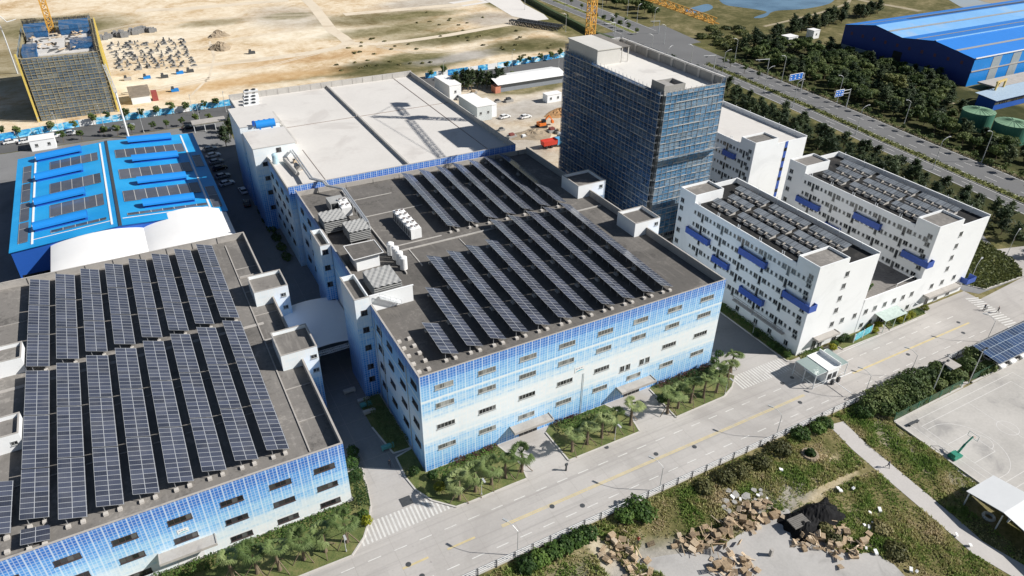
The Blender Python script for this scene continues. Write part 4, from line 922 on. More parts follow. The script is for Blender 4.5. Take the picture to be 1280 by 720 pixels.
for i in range(9):
    x, y = 96.3+i*.75+random.uniform(-.2, .2), -4.6+i*.28; mb = MB(); mb.tube((x, y, 7.43), (x, y, 7.9), .2, .3, 8); mb.tube((x, y, 7.9), (x, y, 8.3), .35, .12, 6, 1)
    solo('potted_plant', mb, [M_['cap'], M_['bush']], 'small potted plant on the low roof between the two panelled dormitories', 'potted plant', 'pots on the link roof')

# --- blue workshop -------------------------------------------------------
wx0, wx1, wy0, wy1, wr = -59.6, -13.2, 95.8, 155.5, -36.9
def ze(x): return 8.3+1.5*(1-abs(x-wr)/(wx1-wr))
t = thing('workshop', 'bright blue sheet-roofed workshop with barrel ridge vents and flat solar panels', 'building', (wr, 125, 0))
mb = MB(); mb.add([(wx0, wy0, 0), (wx1, wy0, 0), (wx1, wy0, 8.2), (wr, wy0, 9.7), (wx0, wy0, 8.2)], [(0, 1, 2, 3, 4)], 0); mb.add([(wx0, wy1, 0), (wx1, wy1, 0), (wx1, wy1, 8.2), (wr, wy1, 9.7), (wx0, wy1, 8.2)], [(4, 3, 2, 1, 0)])
mb.quad((wx0, wy1, 0), (wx0, wy0, 0), (wx0, wy0, 8.2), (wx0, wy1, 8.2)); mb.quad((wx1, wy0, 0), (wx1, wy1, 0), (wx1, wy1, 8.2), (wx1, wy0, 8.2))
mb.box(wx0+.5, wx0+9, wy0-.06, wy0-.01, .5, 2.2, 1); part('wall', mb, [M_['blue2'], M_['glassd']], t)
mb = MB()
for a, b in ((wx0-.3, wr), (wr, wx1+.3)):
    mb.quad((a, wy0-.3, ze(a)), (b, wy0-.3, ze(b)), (b, wy1+.3, ze(b)), (a, wy1+.3, ze(a))); mb.quad((a, wy1+.3, ze(a)-.1), (b, wy1+.3, ze(b)-.1), (b, wy0-.3, ze(b)-.1), (a, wy0-.3, ze(a)-.1))
rb = N('blue_roof_sheet'); pp = rb.sep(rb.pos()); seam = rb.M('LESS_THAN', rb.M('FRACT', rb.M('DIVIDE', pp[1], .9)), .12); nn = rb.noise(rb.pos(), .12, 4)
rbm = rb.out(rb.mix(rb.M('MULTIPLY', seam, .35), rb.ramp(nn, [(.35, (.015, .30, .66)), (.65, (.03, .38, .76))]), (.01, .12, .36)), .42, .1, .4)
part('roof', mb, rbm, t)
mb = MB(); mb.box(wr-.35, wr+.35, wy0-.3, wy1+.3, 9.82, 9.95); part('ridge_walkway', mb, M_['steel_d'], t)
mb = MB()
for x in (-38.6, -55.3, -16.6): mb.box(x-.22, x+.22, wy0+1.4, wy1-1, ze(x)+.03, ze(x)+.12)
mb.box(-55, -16.8, wy0+3.3, wy0+3.7, 8.9, 9.9) if False else None
for a, b in ((-55.1, -38.8), (-36.2, -16.8)):
    for i in range(6):
        xa_, xb_ = a+(b-a)*i/6, a+(b-a)*(i+1)/6; zz = min(ze(xa_), ze(xb_))
        mb.add([(xa_, wy0+3.4, ze(xa_)+.06), (xb_, wy0+3.4, ze(xb_)+.06), (xb_, wy0+3.75, ze(xb_)+.06), (xa_, wy0+3.75, ze(xa_)+.06)], [(0, 1, 2, 3)])
part('cable_tray', mb, M_['white'], t)
def sweep_vent(xa_, xb_, y):
    mb = MB(); n = 9; V = []
    for x in (xa_, xb_):
        for i in range(n+1):
            an = math.pi*i/n; V.append((x, y-1.45*math.cos(an), ze(x)+.75+1.25*math.sin(an)))
    F = [(i+1, i, n+1+i, n+2+i) for i in range(n)]; mb.add(V, F, 0); zz = ze((xa_+xb_)/2); mb.box(xa_+.15, xb_-.15, y-1.1, y+1.1, min(ze(xa_), ze(xb_))-.05, min(ze(xa_), ze(xb_))+.9, 1); mb.add(V[:n+1], [tuple(range(n+1))], 1); mb.add(V[n+1:], [tuple(range(n, -1, -1))], 1)
    return mb
ys = [wy1-3.5-i*14.1 for i in range(4)]
for y in [104.4, 119.2, 136.0, 151.0]:
    part('ridge_vent', sweep_vent(-54.9, -43.4, y), [M_['blue'], M_['blue2']], t, smooth=False)
for y in [104.6, 119.6, 136.2, 152.0]:
    part('ridge_vent', sweep_vent(-31.2, -19.3, y), [M_['blue'], M_['blue2']], t)
def flat_pv(x0, x1, y0, y1, uw=1.0, vh=1.65):
    mb = MB(); k = 3
    a, b, z = x0, x1, .14
    mb.quad((a, y0, ze(a)+z), (b, y0, ze(b)+z), (b, y1, ze(b)+z), (a, y1, ze(a)+z), 0, [(0, 0), (b-a, 0), (b-a, y1-y0), (0, y1-y0)])
    mb.box(a, b, y0, y0+.04, min(ze(a), ze(b))-.05, min(ze(a), ze(b))+.1)
    return mb
pvw = pvmat('solar_glass_grey', 2.6, 7.5, (.075, .08, .095), (.42, .42, .40), .08)
for i, (y0, y1) in enumerate(((109.6, 116.8), (124.4, 131.2), (141.4, 147.6))): part('solar_strip', flat_pv(-51.7, -39.6, y0, y1), pvw, t)
for i, (y0, y1) in enumerate(((109.0, 115.8), (124.2, 131.2), (140.4, 147.0))): part('solar_strip', flat_pv(-35.1, -17.1, y0, y1), pvw, t)
for (x0, x1, y0, y1) in ((-58.2, -56.2, 99, 110), (-58.2, -56.2, 111, 122), (-58.2, -56.2, 123, 135), (-58.2, -56.2, 136, 148), (-51.5, -39.6, 100.6, 101.9), (-35, -17, 100.5, 101.8), (-15.9, -13.7, 98.5, 112), (-15.9, -13.7, 127, 136)): part('solar_strip', flat_pv(x0, x1, y0, y1), pvw, t)
# white membrane in front
t = thing('membrane_canopy', 'white twin-vaulted membrane canopy joining the blue workshop to the grey roof', 'canopy', (-32, 89, 0))
for x0, x1, zs in ((-51.8, -32.4, 8.0), (-32.4, -13.4, 8.0)):
    n = 22; V = []
    for y in (81.2, 83, 88, 94, 97.0):
        for i in range(n+1):
            s = i/n; V.append((x0+(x1-x0)*s, y+(0 if y < 97 else 2.4*math.sin(math.pi*s)), zs+1.35*math.sin(math.pi*s)**.8-(.5 if y < 82 else 0)))
    F = [(j*(n+1)+i, j*(n+1)+i+1, (j+1)*(n+1)+i+1, (j+1)*(n+1)+i) for j in range(4) for i in range(n)]
    mb = MB(); mb.add(V, F); part('membrane', mb, M_['membrane'], t, smooth=True)
mb = MB()
for x in (-51.6, -32.4, -13.6):
    for y in (82, 95): mb.tube((x, y, 0), (x, y, 7.2), .18)
part('post', mb, M_['steel_w'], t)
# vaulted cover over the alley
t = thing('alley_cover', 'pale vaulted cover spanning the shaded alley between the two factories', 'canopy', (-6.3, 40, 0))
n = 14; V = []
for y in (30.6, 36, 42, 47):
    for i in range(n+1): s = i/n; V.append((-12.4+12.2*s if y < 46 else -12.4+12.2*s, y, 7.1+.8*math.sin(math.pi*s)))
mb = MB(); mb.add(V, [(j*(n+1)+i, j*(n+1)+i+1, (j+1)*(n+1)+i+1, (j+1)*(n+1)+i) for j in range(3) for i in range(n)]); part('membrane', mb, M_['membrane'], t, smooth=True)
mb = MB(); lattice(mb, (-12.3, 30.4, 6.6), (-.3, 30.4, 6.6), .6, .8, .05); part('truss', mb, M_['steel_w'], t)
for x in (-12.2, -.4):
    for y in (31, 39, 46.8): mb = MB(); mb.tube((x, y, 0), (x, y, 6.8), .13, n=8); part('post', mb, M_['steel_w'], t)

# --- far industrial shed ----------------------------------------------
sx0, sx1 = 283.0, 420.0; prof = [(93.0, 11.6), (112, 14.6), (127.3, 12.6), (142, 15.0), (158.5, 12.0)]
t = thing('industrial_shed', 'big blue double-gabled shed by the river at top right', 'building', (sx0, 125, 0))
mb = MB(); n = len(prof)
for x, flip in ((sx0, 1), (sx1, 0)):
    vs = [(x, y, 0) for y, z in prof]+[(x, y, z) for y, z in prof]; f = [(i, i+1, n+i+1, n+i) for i in range(n-1)]
    mb.add(vs, [tuple(reversed(q)) for q in f] if flip else f)
mb.quad((sx0, 93, 0), (sx1, 93, 0), (sx1, 93, 11.6), (sx0, 93, 11.6), 1); mb.quad((sx1, 158.5, 0), (sx0, 158.5, 0), (sx0, 158.5, 12), (sx1, 158.5, 12))
part('wall', mb, [weath('shed_navy', (.022, .045, .20), .1, .08, .6, 1), M_['blue']], t)
mb = MB()
rcol = [weath('shed_roof_blue', (.025, .20, .62), .1, .05, .5, .5), weath('shed_roof_faded', (.18, .40, .70), .12, .03, .55, .3, stain=(.36, .44, .50), stsc=.03)]
for i in range(4):
    (ya, za), (yb, zb) = prof[i], prof[i+1]; mb.quad((sx0-.5, ya, za+.05), (sx1, ya, za+.05), (sx1, yb, zb+.05), (sx0-.5, yb, zb+.05), 1 if i == 2 else 0)
part('roof', mb, rcol, t)
mb = MB()
for f, mi in ((.14, 0), (.42, 1), (.55, 0), (.86, 1)):
    pass
for i, s in ((0, .45), (1, .55), (2, .5), (3, .5)):
    (ya, za), (yb, zb) = prof[i], prof[i+1]; y = ya+(yb-ya)*s; z = za+(zb-za)*s; dz = (zb-za)/(yb-ya)*.7
    mb.quad((sx0-.3, y-.7, z-dz+.12), (sx1, y-.7, z-dz+.12), (sx1, y+.7, z+dz+.12), (sx0-.3, y+.7, z+dz+.12), 0)
(ya, za) = prof[1]; mb.box(sx0-.3, sx1, ya-.4, ya+.4, za+.06, za+.3, 1); (ya, za) = prof[3]; mb.quad((sx0+30, ya+3, za-.45), (sx1, ya+3, za-.45), (sx1, ya+6.5, za-1.05), (sx0+30, ya+6.5, za-1.05), 2); mb.box(sx0, sx1, 92.6, 93.0, 11.5, 11.9, 3)
part('roof_strip', mb, [weath('rooflight_grey', (.27, .29, .30), .1, .3, .7, 1), plain('ridge_cap', (.25, .5, .75), .5), M_['steel_d'], M_['white']], t)
mb = MB()
for i in range(9): mb.box(sx0+13+i*14, sx0+19+i*14, 92.9, 92.98, .4, 10.9)
mb.box(sx0, sx1, 92.7, 92.9, 6.0, 6.5, 1); part('cladding_panel', mb, [weath('grey_sheet', (.30, .34, .36), .1, .4, .6, 1), M_['cap']], t)
mb = MB()
for i in range(10):
    y = 98+i*6.2; mb.box(sx0-.06, sx0-.01, y-.6, y+.6, 8.2, 9.6)
part('window', mb, plain('window_red', (.10, .035, .06), .4), t)
mb = MB(); mb.box(sx0-.08, sx0-.01, 125.5, 130, 0, 6.5); part('door', mb, M_['glassd'], t)
mb = MB(); mb.box(sx0-.05, sx0-.01, 140, 158, .2, 3.2); mb.box(sx0-.05, sx0-.01, 112, 124, .2, 3.0); part('plinth_panel', mb, weath('plinth', (.27, .33, .33), .1, .3), t)
t = thing('low_shed', 'long low blue annex shed at the right photo edge behind the green tanks', 'building', (285, 66, 0))
mb = MB(); mb.box(263, 320, 69, 76, 0, 4.2); mb.box(263, 320, 68.9, 68.98, 2.2, 3.2, 1); part('wall', mb, [M_['blue2'], M_['glassd']], t); mb = MB(); mb.quad((262, 68, 4.2), (321, 68, 4.2), (321, 77, 5.0), (262, 77, 5.0)); part('roof', mb, plain('annex_roof', (.35, .45, .55), .5), t)
t = thing('jetty_deck', 'brown concrete wharf deck on posts in front of the blue shed', 'wharf', (320, 85, 0)); mb = MB(); mb.box(286, 360, 82, 90.5, 1.8, 2.4); part('deck', mb, M_['cap'], t); mb = MB()
for x in np.arange(288, 360, 6): mb.box(x-.3, x+.3, 82.3, 83, 0, 1.8)
part('post', mb, M_['cap'], t)
x, y = gp(1238, 128); t = thing('gantry_hoist', 'small yellow gantry hoist behind the green tanks', 'hoist', (x, y, 0))
mb = MB(); mb.bar((x, y, 0), (x, y, 8), .3); mb.bar((x+7, y+1, 3.2), (x+7, y+1, 7.6), .3); mb.bar((x-.5, y, 8), (x+7.2, y+1, 8), .35); mb.bar((x, y, 5), (x+2.6, y+.4, 7.8), .2); part('gantry', mb, plain('gantry_yellow', (.60, .44, .16), .5), t)
def tank(label, cx, cy, r, h):
    t = thing('storage_tank', label, 'tank', (cx, cy, 0))
    mb = MB(); mb.tube((cx, cy, 0), (cx, cy, h), r, n=40); part('shell', mb, weath('tank_green', (.05, .17, .12), .15, .3, .55, 2, streak=True), t)
    mb = MB(); n = 40; mb.add([(cx+(r+.1)*math.cos(2*math.pi*i/n), cy+(r+.1)*math.sin(2*math.pi*i/n), h+.02) for i in range(n)]+[(cx, cy, h+.8)], [(i, (i+1) % n, n) for i in range(n)]); rf = part('roof', mb, weath('tank_roof_green', (.20, .33, .21), .12, .4, .6, 2), t)
    mb = MB()
    for i in range(20):
        a = 2*math.pi*i/20; mb.bar((cx+r*math.cos(a), cy+r*math.sin(a), h+.06), (cx+.5*math.cos(a), cy+.5*math.sin(a), h+.82), .05)
    part('roof_rib', mb, plain('tank_rib', (.12, .22, .14), .6), rf)
tank('round green storage tank with ribbed roof, the farther of two', 238.4, 60.6, 5.3, 6.4)
tank('round green storage tank with ribbed roof, cut by the right photo edge', 237.0, 47.6, 5.5, 6.4)
# ------------------------------------------------------------------ solar tables
def pv_table(ln, wd, zl, zh, gl, flip=False, name='solar_table'):
    """a table lying along Y, centred; low edge to the right (sunward)"""
    root = bpy.data.objects.new(name, None); COL.objects.link(root); root.empty_display_size = .5
    h = wd/2; th = .05; l = ln/2
    a, b = ((-h, zh), (h, zl)) if not flip else ((-h, zl), (h, zh))
    sl = math.hypot(wd, zh-zl)
    mb = MB(); mb.quad((a[0], -l, a[1]), (b[0], -l, b[1]), (b[0], l, b[1]), (a[0], l, a[1]), 0, [(0, 0), (sl, 0), (sl, ln), (0, ln)])
    V = [(a[0], -l, a[1]), (b[0], -l, b[1]), (b[0], l, b[1]), (a[0], l, a[1])]; W_ = [(x, y, z-th) for x, y, z in V]
    mb.add(V+W_, [(7, 6, 5, 4), (0, 4, 5, 1), (1, 5, 6, 2), (2, 6, 7, 3), (3, 7, 4, 0)], 1)
    lpart('panel', mesh_from('panel', mb, [gl, M_['alu']]), root)
    mb = MB(); k = max(2, int(round(ln/2.6))+1)
    for i in range(k):
        y = -l+.25+(ln-.5)*i/(k-1)
        for f in (.22, .78):
            x = a[0]+(b[0]-a[0])*f; z = a[1]+(b[1]-a[1])*f-th; mb.bar((x, y, .25), (x, y, z), .04)
        mb.bar((a[0]+.15, y, a[1]-th-.05+(b[1]-a[1])*.05), (b[0]-.15, y, b[1]-th-.05-(b[1]-a[1])*.05), .035)
    for f in (.22, .78): x = a[0]+(b[0]-a[0])*f; z = a[1]+(b[1]-a[1])*f-th-.1; mb.bar((x, -l+.05, z), (x, l-.05, z), .03)
    lpart('support_frame', mesh_from('support_frame', mb, M_['alu']), root)
    mb = MB(); mb.box(-.28, .28, -.28, .28, 0, .36); bl = mesh_from('footing', mb, M_['blockc'])
    for y in (-l-.02, l-.35):
        for f in (.22, .78): lpart('footing', bl, root, (a[0]+(b[0]-a[0])*f, y, 0))
    return root
protos = {}
def place_table(x, y0, y1, z, wd, zl, zh, gl, label, group, rz=0.0, flip=False):
    key = (round(y1-y0, 1), wd, zl, zh, gl.name, flip)
    if key not in protos:
        protos[key] = r = pv_table(y1-y0, wd, zl, zh, gl, flip)
    else: r = copy_tree(protos[key])
    r.location = (x, (y0+y1)/2, z); r.rotation_euler = (0, 0, rz); r['label'] = label; r['category'] = 'solar table'; r['group'] = group
    return r
gL = 'solar tables on the lower left roof'
LW = 3.12
for i in range(8):
    xl = -54.0+4.45*i; x = xl+LW/2
    for j, (a, b) in enumerate(((41.3, 51.4), (51.7, 61.8), (62.1, 72.2))):
        place_table(x, a, b, LD, LW, .8, 1.95, M_['pv'], f'solar table on the lower left roof, {ORD[i]} row from left, {("nearest", "middle", "farthest")[j]} of the rear half', gL)
    fr = 3.3 if i else 5.6
    segs = ((27.9, 40.0), (15.6, 27.7), (fr, 15.4))
    for j, (a, b) in enumerate(segs):
        place_table(x, a, b, LD, LW, .8, 1.95, M_['pv'], f'solar table on the lower left roof, {ORD[i]} row from left, {("rearmost", "middle", "nearest")[j]} of the front half', gL)
place_table(-58.4+LW/2, 5.0, 15.0, LD, LW, .8, 1.95, M_['pv'], 'solar table cut by the left photo edge, leftmost short row of that roof', gL)
place_table(-54.0+LW/2, 1.7, 4.4, LD, LW, .6, 1.3, M_['pv'], 'tiny solar table alone at the front left of the lower left roof', gL)
gM = 'solar tables on the central roof'
MW = 2.85; sk = .034
lows = [5.4, 9.7, 13.9, 18.1, 22.3, 26.7, 31.2, 35.5, 39.9, 44.2, 48.4]
tops = [12.8, 22.6, 33.0, 33.0, 33.3, 33.6, 41.0, 41.0, 41.0, 41.0, 41.0]
for i, (xl, tp) in enumerate(zip(lows, tops)):
    n = max(1, int(round((tp-3.6)/9.2)))
    for j in range(n):
        a = 3.6+(tp-3.6)*j/n; b = 3.6+(tp-3.6)*(j+1)/n-.12; ym = (a+b)/2
        nm = {1: ('only',), 2: ('front', 'rear'), 3: ('front', 'middle', 'rear'), 4: ('front', 'second', 'third', 'rear')}[n][j]
        place_table(xl+MW/2+sk*(ym-3.6), a, b, MD, MW, .8, 1.9, M_['pv'], f'solar table on the central roof front half, {ORD[i]} row from the left, {nm} one', gM, -math.atan(sk))
for i, xl in enumerate(lows[4:]):
    for j in range(3):
        a = 42.3+29.7*j/3; b = 42.3+29.7*(j+1)/3-.12; ym = (a+b)/2
        place_table(xl+MW/2+sk*(ym-3.6), a, b, MD, MW, .8, 1.9, M_['pv'], f'solar table on the central roof rear half, {ORD[i]} row from the left, {("front", "middle", "rear")[j]} one', gM, -math.atan(sk))
# loose footings at the front left of the central roof and the left roof
gF = 'spare footings on the flat roofs'
for u, v in ((499, 427), (505, 435.5), (511, 445), (517, 455), (524, 465), (511.5, 423), (518, 432), (524.5, 441), (531.5, 450.5), (536, 461)):
    x, y = gp(u, v, MD+.2); mb = MB(); mb.box(x-.3, x+.3, y-.3, y+.3, MD, MD+.38); solo('spare_footing', mb, M_['blockc'], 'pale concrete cube footing left bare at the front left corner of the central roof', 'footing', gF)
for u, v in ((10, 655), (9, 672), (9, 690), (38, 662), (38, 679), (57, 671), (12, 637)):
    x, y = gp(u, v, LD+.2); mb = MB(); mb.box(x-.28, x+.28, y-.28, y+.28, LD, LD+.4); solo('spare_footing', mb, M_['blockc'], 'pale concrete cube footing left bare at the front left of the lower left roof', 'footing', gF)
# dormitory roofs: panels raised on beige piers
def dorm_table(ln, wd):
    root = bpy.data.objects.new('solar_table', None); COL.objects.link(root); l = ln/2; h = wd/2
    mb = MB(); mb.quad((-h, -l, .95), (h, -l, 1.35), (h, l, 1.35), (-h, l, .95), 0, [(0, 0), (wd, 0), (wd, ln), (0, ln)]); mb.add([(-h, -l, .95), (h, -l, 1.35), (h, l, 1.35), (-h, l, .95), (-h, -l, .88), (h, -l, 1.28), (h, l, 1.28), (-h, l, .88)], [(7, 6, 5, 4), (0, 4, 5, 1), (1, 5, 6, 2), (2, 6, 7, 3), (3, 7, 4, 0)], 1)
    lpart('panel', mesh_from('panel', mb, [M_['pvD'], M_['alu']]), root)
    k = int(ln/1.9); mb = MB(); mb.box(-h-.5, h-.3, -.55, .55, 0, .62); pm = mesh_from('pier', mb, M_['blockc'])
    for i in range(k): lpart('pier', pm, root, (0, -l+ln*(i+.5)/k, 0))
    return root
dp = {}
for dn, x0, y0 in (('near', 78.2, -6.0), ('far', 113.4, -6.0)):
    for i, rx in enumerate((4.5, 9.1, 13.7)):
        for j, (a, b) in enumerate(((4.6, 14.2), (15.0, 25.6), (26.8, 36.2))):
            a2 = 6.4 if (i < 2 and j == 0) else a; b2 = 33.6 if (i < 2 and j == 2) else b; ln = round(b2-a2, 2)
            if ln not in dp: dp[ln] = r = dorm_table(ln, 1.6)
            else: r = copy_tree(dp[ln])
            r.location = (x0+rx, y0+(a2+b2)/2, DZ); r['category'] = 'solar table'; r['group'] = 'solar tables on the dormitory roofs'
            r['label'] = f'solar table on beige piers, {("nearer", "farther")[dn == "far"]} dormitory roof, {("left", "middle", "right")[i]} row, {("front", "middle", "rear")[j]} length'

# ------------------------------------------------------------------ plant on the central roof
def cooling_tower(label, x0, x1, y0, y1, z0, z1):
    t = thing('cooling_tower', label, 'cooling tower', ((x0+x1)/2, (y0+y1)/2, z0))
    mb = MB(); nx = 9; ny = 7; V = []
    for j in range(ny*2+1):
        for i in range(nx*2+1): V.append((x0+(x1-x0)*i/(2*nx), y0+(y1-y0)*j/(2*ny), z1+.22*math.sin(math.pi*i/2)*math.sin(math.pi*j/2+.6)))
    k = nx*2+1; mb.add(V, [(j*k+i, j*k+i+1, (j+1)*k+i+1, (j+1)*k+i) for j in range(ny*2) for i in range(k-1)]); part('fan_deck', mb, M_['louver'], t, smooth=True)
    mb = MB(); mb.box(x0+.1, x1-.1, y0+.1, y1-.1, z0+.5, z1-.25)
    for z in np.arange(z0+.7, z1-.3, .4): mb.box(x0, x1, y0-.0, y0+.1, z, z+.14, 1); mb.box(x0, x0+.1, y0+.1, y1, z, z+.14, 1)
    for x in (x0+.2, x1-.3):
        for y in (y0+.2, y1-.3): mb.box(x, x+.15, y, y+.15, z0, z0+.5, 1)
    part('casing', mb, [M_['steel_d'], M_['louver']], t)
def pb(pts, z): return [gp(u, v, z) for u, v in pts]
cooling_tower('grey louvred cooling tower with dimpled top, the nearest of three on the plant deck', 1.3, 6.4, 23.2, 29.6, MD+1.15, 22.3)
a = pb([(403, 276), (432, 270), (440, 282), (411, 287)], 21.6); cooling_tower('grey louvred cooling tower with dimpled top, the farthest of three on the central roof', .8, 5.6, 52.4, 57.4, MD, 21.6)
cooling_tower('grey louvred cooling tower with dimpled top, the middle of three on the central roof', 4.2, 8.6, 46.6, 51.6, MD, 21.2)
t = thing('plant_room', 'low plant room with dark flat roof between the cooling towers', 'plant room', (4.5, 38.5, MD))
q = pb([(429.4, 308), (467.5, 300), (479.4, 315.6), (441.9, 325.6)], 21.4); mb = MB(); mb.prism(q, 21.25, 21.4); part('roof', mb, M_['deckM'], t)
q2 = inset(q if sum(q[i][0]*q[(i+1) % 4][1]-q[(i+1) % 4][0]*q[i][1] for i in range(4)) > 0 else q[::-1], .7); mb = MB(); mb.prism(q2, MD, 21.24); part('wall', mb, M_['wtile'], t)
q3 = q if sum(q[i][0]*q[(i+1) % 4][1]-q[(i+1) % 4][0]*q[i][1] for i in range(4)) > 0 else q[::-1]; mb = MB()
for i in range(4): mb.wallstrip([q3[i], q3[(i+1) % 4]], .12, 21.4, 21.5)
part('roof_edge', mb, M_['white'], t)
for i, (u, v) in enumerate(((489, 318), (495, 323.5), (500, 329.5), (505, 336))):
    x, y = gp(u, v, MD+.2); t = thing('water_cylinder', f'white upright water cylinder on the central roof, {ORD[i]} of four from the rear', 'water tank', (x, y, MD), 'white cylinders on the central roof')
    mb = MB(); mb.tube((x, y, MD+.25), (x, y, MD+2.7), .72, n=18); mb.tube((x, y, MD+2.7), (x, y, MD+2.95), .72, .4, 18); part('shell', mb, M_['white'], t, smooth=False)
    mb = MB()
    for k in range(4): an = k*1.57+.78; mb.bar((x+.55*math.cos(an), y+.55*math.sin(an), MD), (x+.55*math.cos(an), y+.55*math.sin(an), MD+.25), .06)
    part('leg', mb, M_['steel_d'], t)
def chiller(label, a, b, h=2.3, w_=2.0, nf=5):
    """long packaged chiller from plan point a to b"""
    a = np.array(a); b = np.array(b); d = b-a; L = np.linalg.norm(d); d = d/L; n = np.array([-d[1], d[0]]); c = (a+b)/2
    t = thing('chiller', label, 'chiller', (c[0], c[1], MD))
    mb = MB(); mb.obox((*c, MD+h/2+.15), (*(d*L/2), 0), (*(n*w_/2), 0), (0, 0, h/2)); 
    for i in range(nf*2):
        p = a+d*L*(i+.5)/(nf*2); mb.obox((*(p-n*(w_/2+.02)), MD+h/2), (*(d*.3), 0), (*(n*.03), 0), (0, 0, h*.33), 1); mb.obox((*(p+n*(w_/2+.02)), MD+h/2), (*(d*.3), 0), (*(n*.03), 0), (0, 0, h*.33), 1)
    part('casing', mb, [M_['white'], M_['steel_d']], t)
    for i in range(nf):
        for s in (-.5, .5):
            p = a+d*L*(i+.5)/nf+n*s*w_*.5; mb = MB(); mb.tube((*p, MD+h+.15), (*p, MD+h+.5), .46, n=12); mb.tube((*p, MD+h+.5), (*p, MD+h+.51), .36, n=12, mi=1); part('fan', mb, [M_['white'], plain('fan_dark', (.10, .07, .06), .5)], t)
chiller('long white chiller with two lines of roof fans, left of the rear solar rows', gp(521, 299, MD), gp(498, 274, MD), 2.2, 2.3, 5)
chiller('short white chiller behind the cooling towers', gp(435, 271, MD), gp(427, 258, MD), 2.0, 2.2, 2)
x, y = gp(414, 266, MD); t = thing('pump_cabinet', 'grey open-fronted pump cabinet at the rear left of the central roof', 'cabinet', (x, y, MD)); mb = MB(); mb.box(x, x+3.4, y, y+3.4, MD+.2, MD+2.2); mb.box(x-.0, x+.12, y-.7, y, MD, MD+2.2); mb.box(x+2.0, x+2.12, y-.7, y, MD, MD+2.2); mb.box(x+.12, x+2.0, y-.02, y, MD+.3, MD+2.0, 1); part('casing', mb, [M_['louver'], M_['glassd']], t)
mb = MB()
P_ = [gp(408, 232, 20.5), gp(428, 236, 20.5), gp(457, 277, 20.5)]
for o_ in (0, .55):
    pts = [(p[0]+o_*.8, p[1]-o_*.3, 20.5) for p in P_]; mb.path(pts, [.22]*3, 8); mb.path([pts[-1], (pts[-1][0]+.3, pts[-1][1]-.2, MD)], [.22]*2, 8)
    mb.path([pts[0], (pts[0][0]-.4, pts[0][1]+.8, 21.2), (4.2+o_, 76, 21.2), (4.6+o_, 96, 20.8)], [.22]*4, 8)
for i in range(8):
    s = i/7; p = np.array(P_[1])*(1-s)+np.array(P_[2])*s; mb.bar((p[0]+.2, p[1], MD), (p[0]+.2, p[1], 20.4), .06)
solo('pipe_run', mb, plain('pipe_lagging', (.55, .56, .57), .35, .5), 'twin silver lagged pipes running over the wall onto the central roof', 'pipes')
mb = MB(); x, y = gp(372, 218, 19.7); mb.tube((x, y, 19.8), (x-.6, y+10.0, 19.8), .5, n=10); mb.tube((x+1.0, y+3, 19.8), (x+1.1, y+6, 19.8), .8, .5, 10)
solo('duct', mb, M_['parin'], 'grey horizontal duct on the narrow left strip of the white roof', 'duct')
for i, (u, v) in enumerate(((358, 186), (366, 192), (371, 203), (375, 212))):
    x, y = gp(u, v, BD); mb = MB(); mb.box(x-.8, x+.8, y-.5, y+.5, BD, BD+.9); mb.tube((x, y, BD+.9), (x, y, BD+1.3), .3, n=8)
    solo('pump_unit', mb, M_['wood'], f'small brown pump unit at the left end of the white roof, {ORD[i]} from the rear', 'pump', 'pumps on the white roof')
mb = MB(); x, y = gp(345, 204, BD); mb.tube((x, y, BD), (x, y, BD+2.3), .75, n=14); mb.tube((x, y, BD+2.3), (x, y, BD+2.6), .75, .3, 14); solo('water_cylinder', mb, plain('pale_blue_tank', (.45, .62, .70), .4), 'pale blue upright cylinder beside the stair tower of the white roof', 'water tank')
# ------------------------------------------------------------------ fences and hoardings
t = thing('road_fence', 'long white rail fence with dark posts along the near side of the concrete road', 'fence', (40, -21.4, 0))
mb = MB(); mb.box(-30, 99, -21.48, -21.36, 0, .22); mb.box(104, 140, -21.48, -21.36, 0, .22); part('plinth', mb, M_['kerb'], t)
for z in (.55, .98, 1.40):
    mb = MB(); mb.box(-30, 99, -21.45, -21.39, z-.045, z+.045); mb.box(104, 140, -21.45, -21.39, z-.045, z+.045); part('rail', mb, M_['white'], t)
for x in np.arange(-28, 140, 3.0):
    if 98 < x < 104.5: continue
    mb = MB(); mb.box(x-.06, x+.06, -21.6, -21.49, 0, 1.62); part('post', mb, M_['steel_d'], t)
def hoarding(label, pts, h=2.3):
    c = np.mean(np.array(pts), 0); t = thing('site_hoarding', label, 'hoarding', (c[0], c[1], 0)); rg = random.Random(len(pts)*3+int(c[0]))
    k = N('hoarding_print'); v = k.noise(k.vec('MULTIPLY', k.pos(), (.5, .5, 1.2)), 1.0, 4, .6); o = k.rnd()
    pm = k.out(k.ramp(k.M('ADD', v, k.M('MULTIPLY', k.M('SUBTRACT', o, .5), .22)), [(.36, (.02, .20, .52)), (.5, (.06, .42, .70)), (.6, (.35, .65, .80)), (.68, (.78, .82, .84))]), .5)
    i = 0
    for a, b in zip(pts[:-1], pts[1:]):
        a = np.array(a); b = np.array(b); L = np.linalg.norm(b-a); d = (b-a)/L; n = np.array([-d[1], d[0]]); m = max(1, int(round(L/5)))
        for j in range(m):
            p = a+d*L*j/m; q = a+d*L*(j+1)/m-d*.12
            mb = MB(); mb.wallstrip([p, q], .1, .15, h); mb.wallstrip([p, q], .3, 0, .15)
            part('panel', mb, M_['white'] if rg.random() < .16 else pm, t)
            mb = MB(); mb.bar((*(p+n*.12), 0), (*(p+n*.12), h+.1), .07); part('post', mb, M_['steel_w'], t) if j % 3 == 0 else None
hoarding('blue and white printed site hoarding on the far side of the back road, left stretch', [gp(-20, 180), gp(0, 176), gp(100, 158), gp(200, 144), gp(292, 131)])
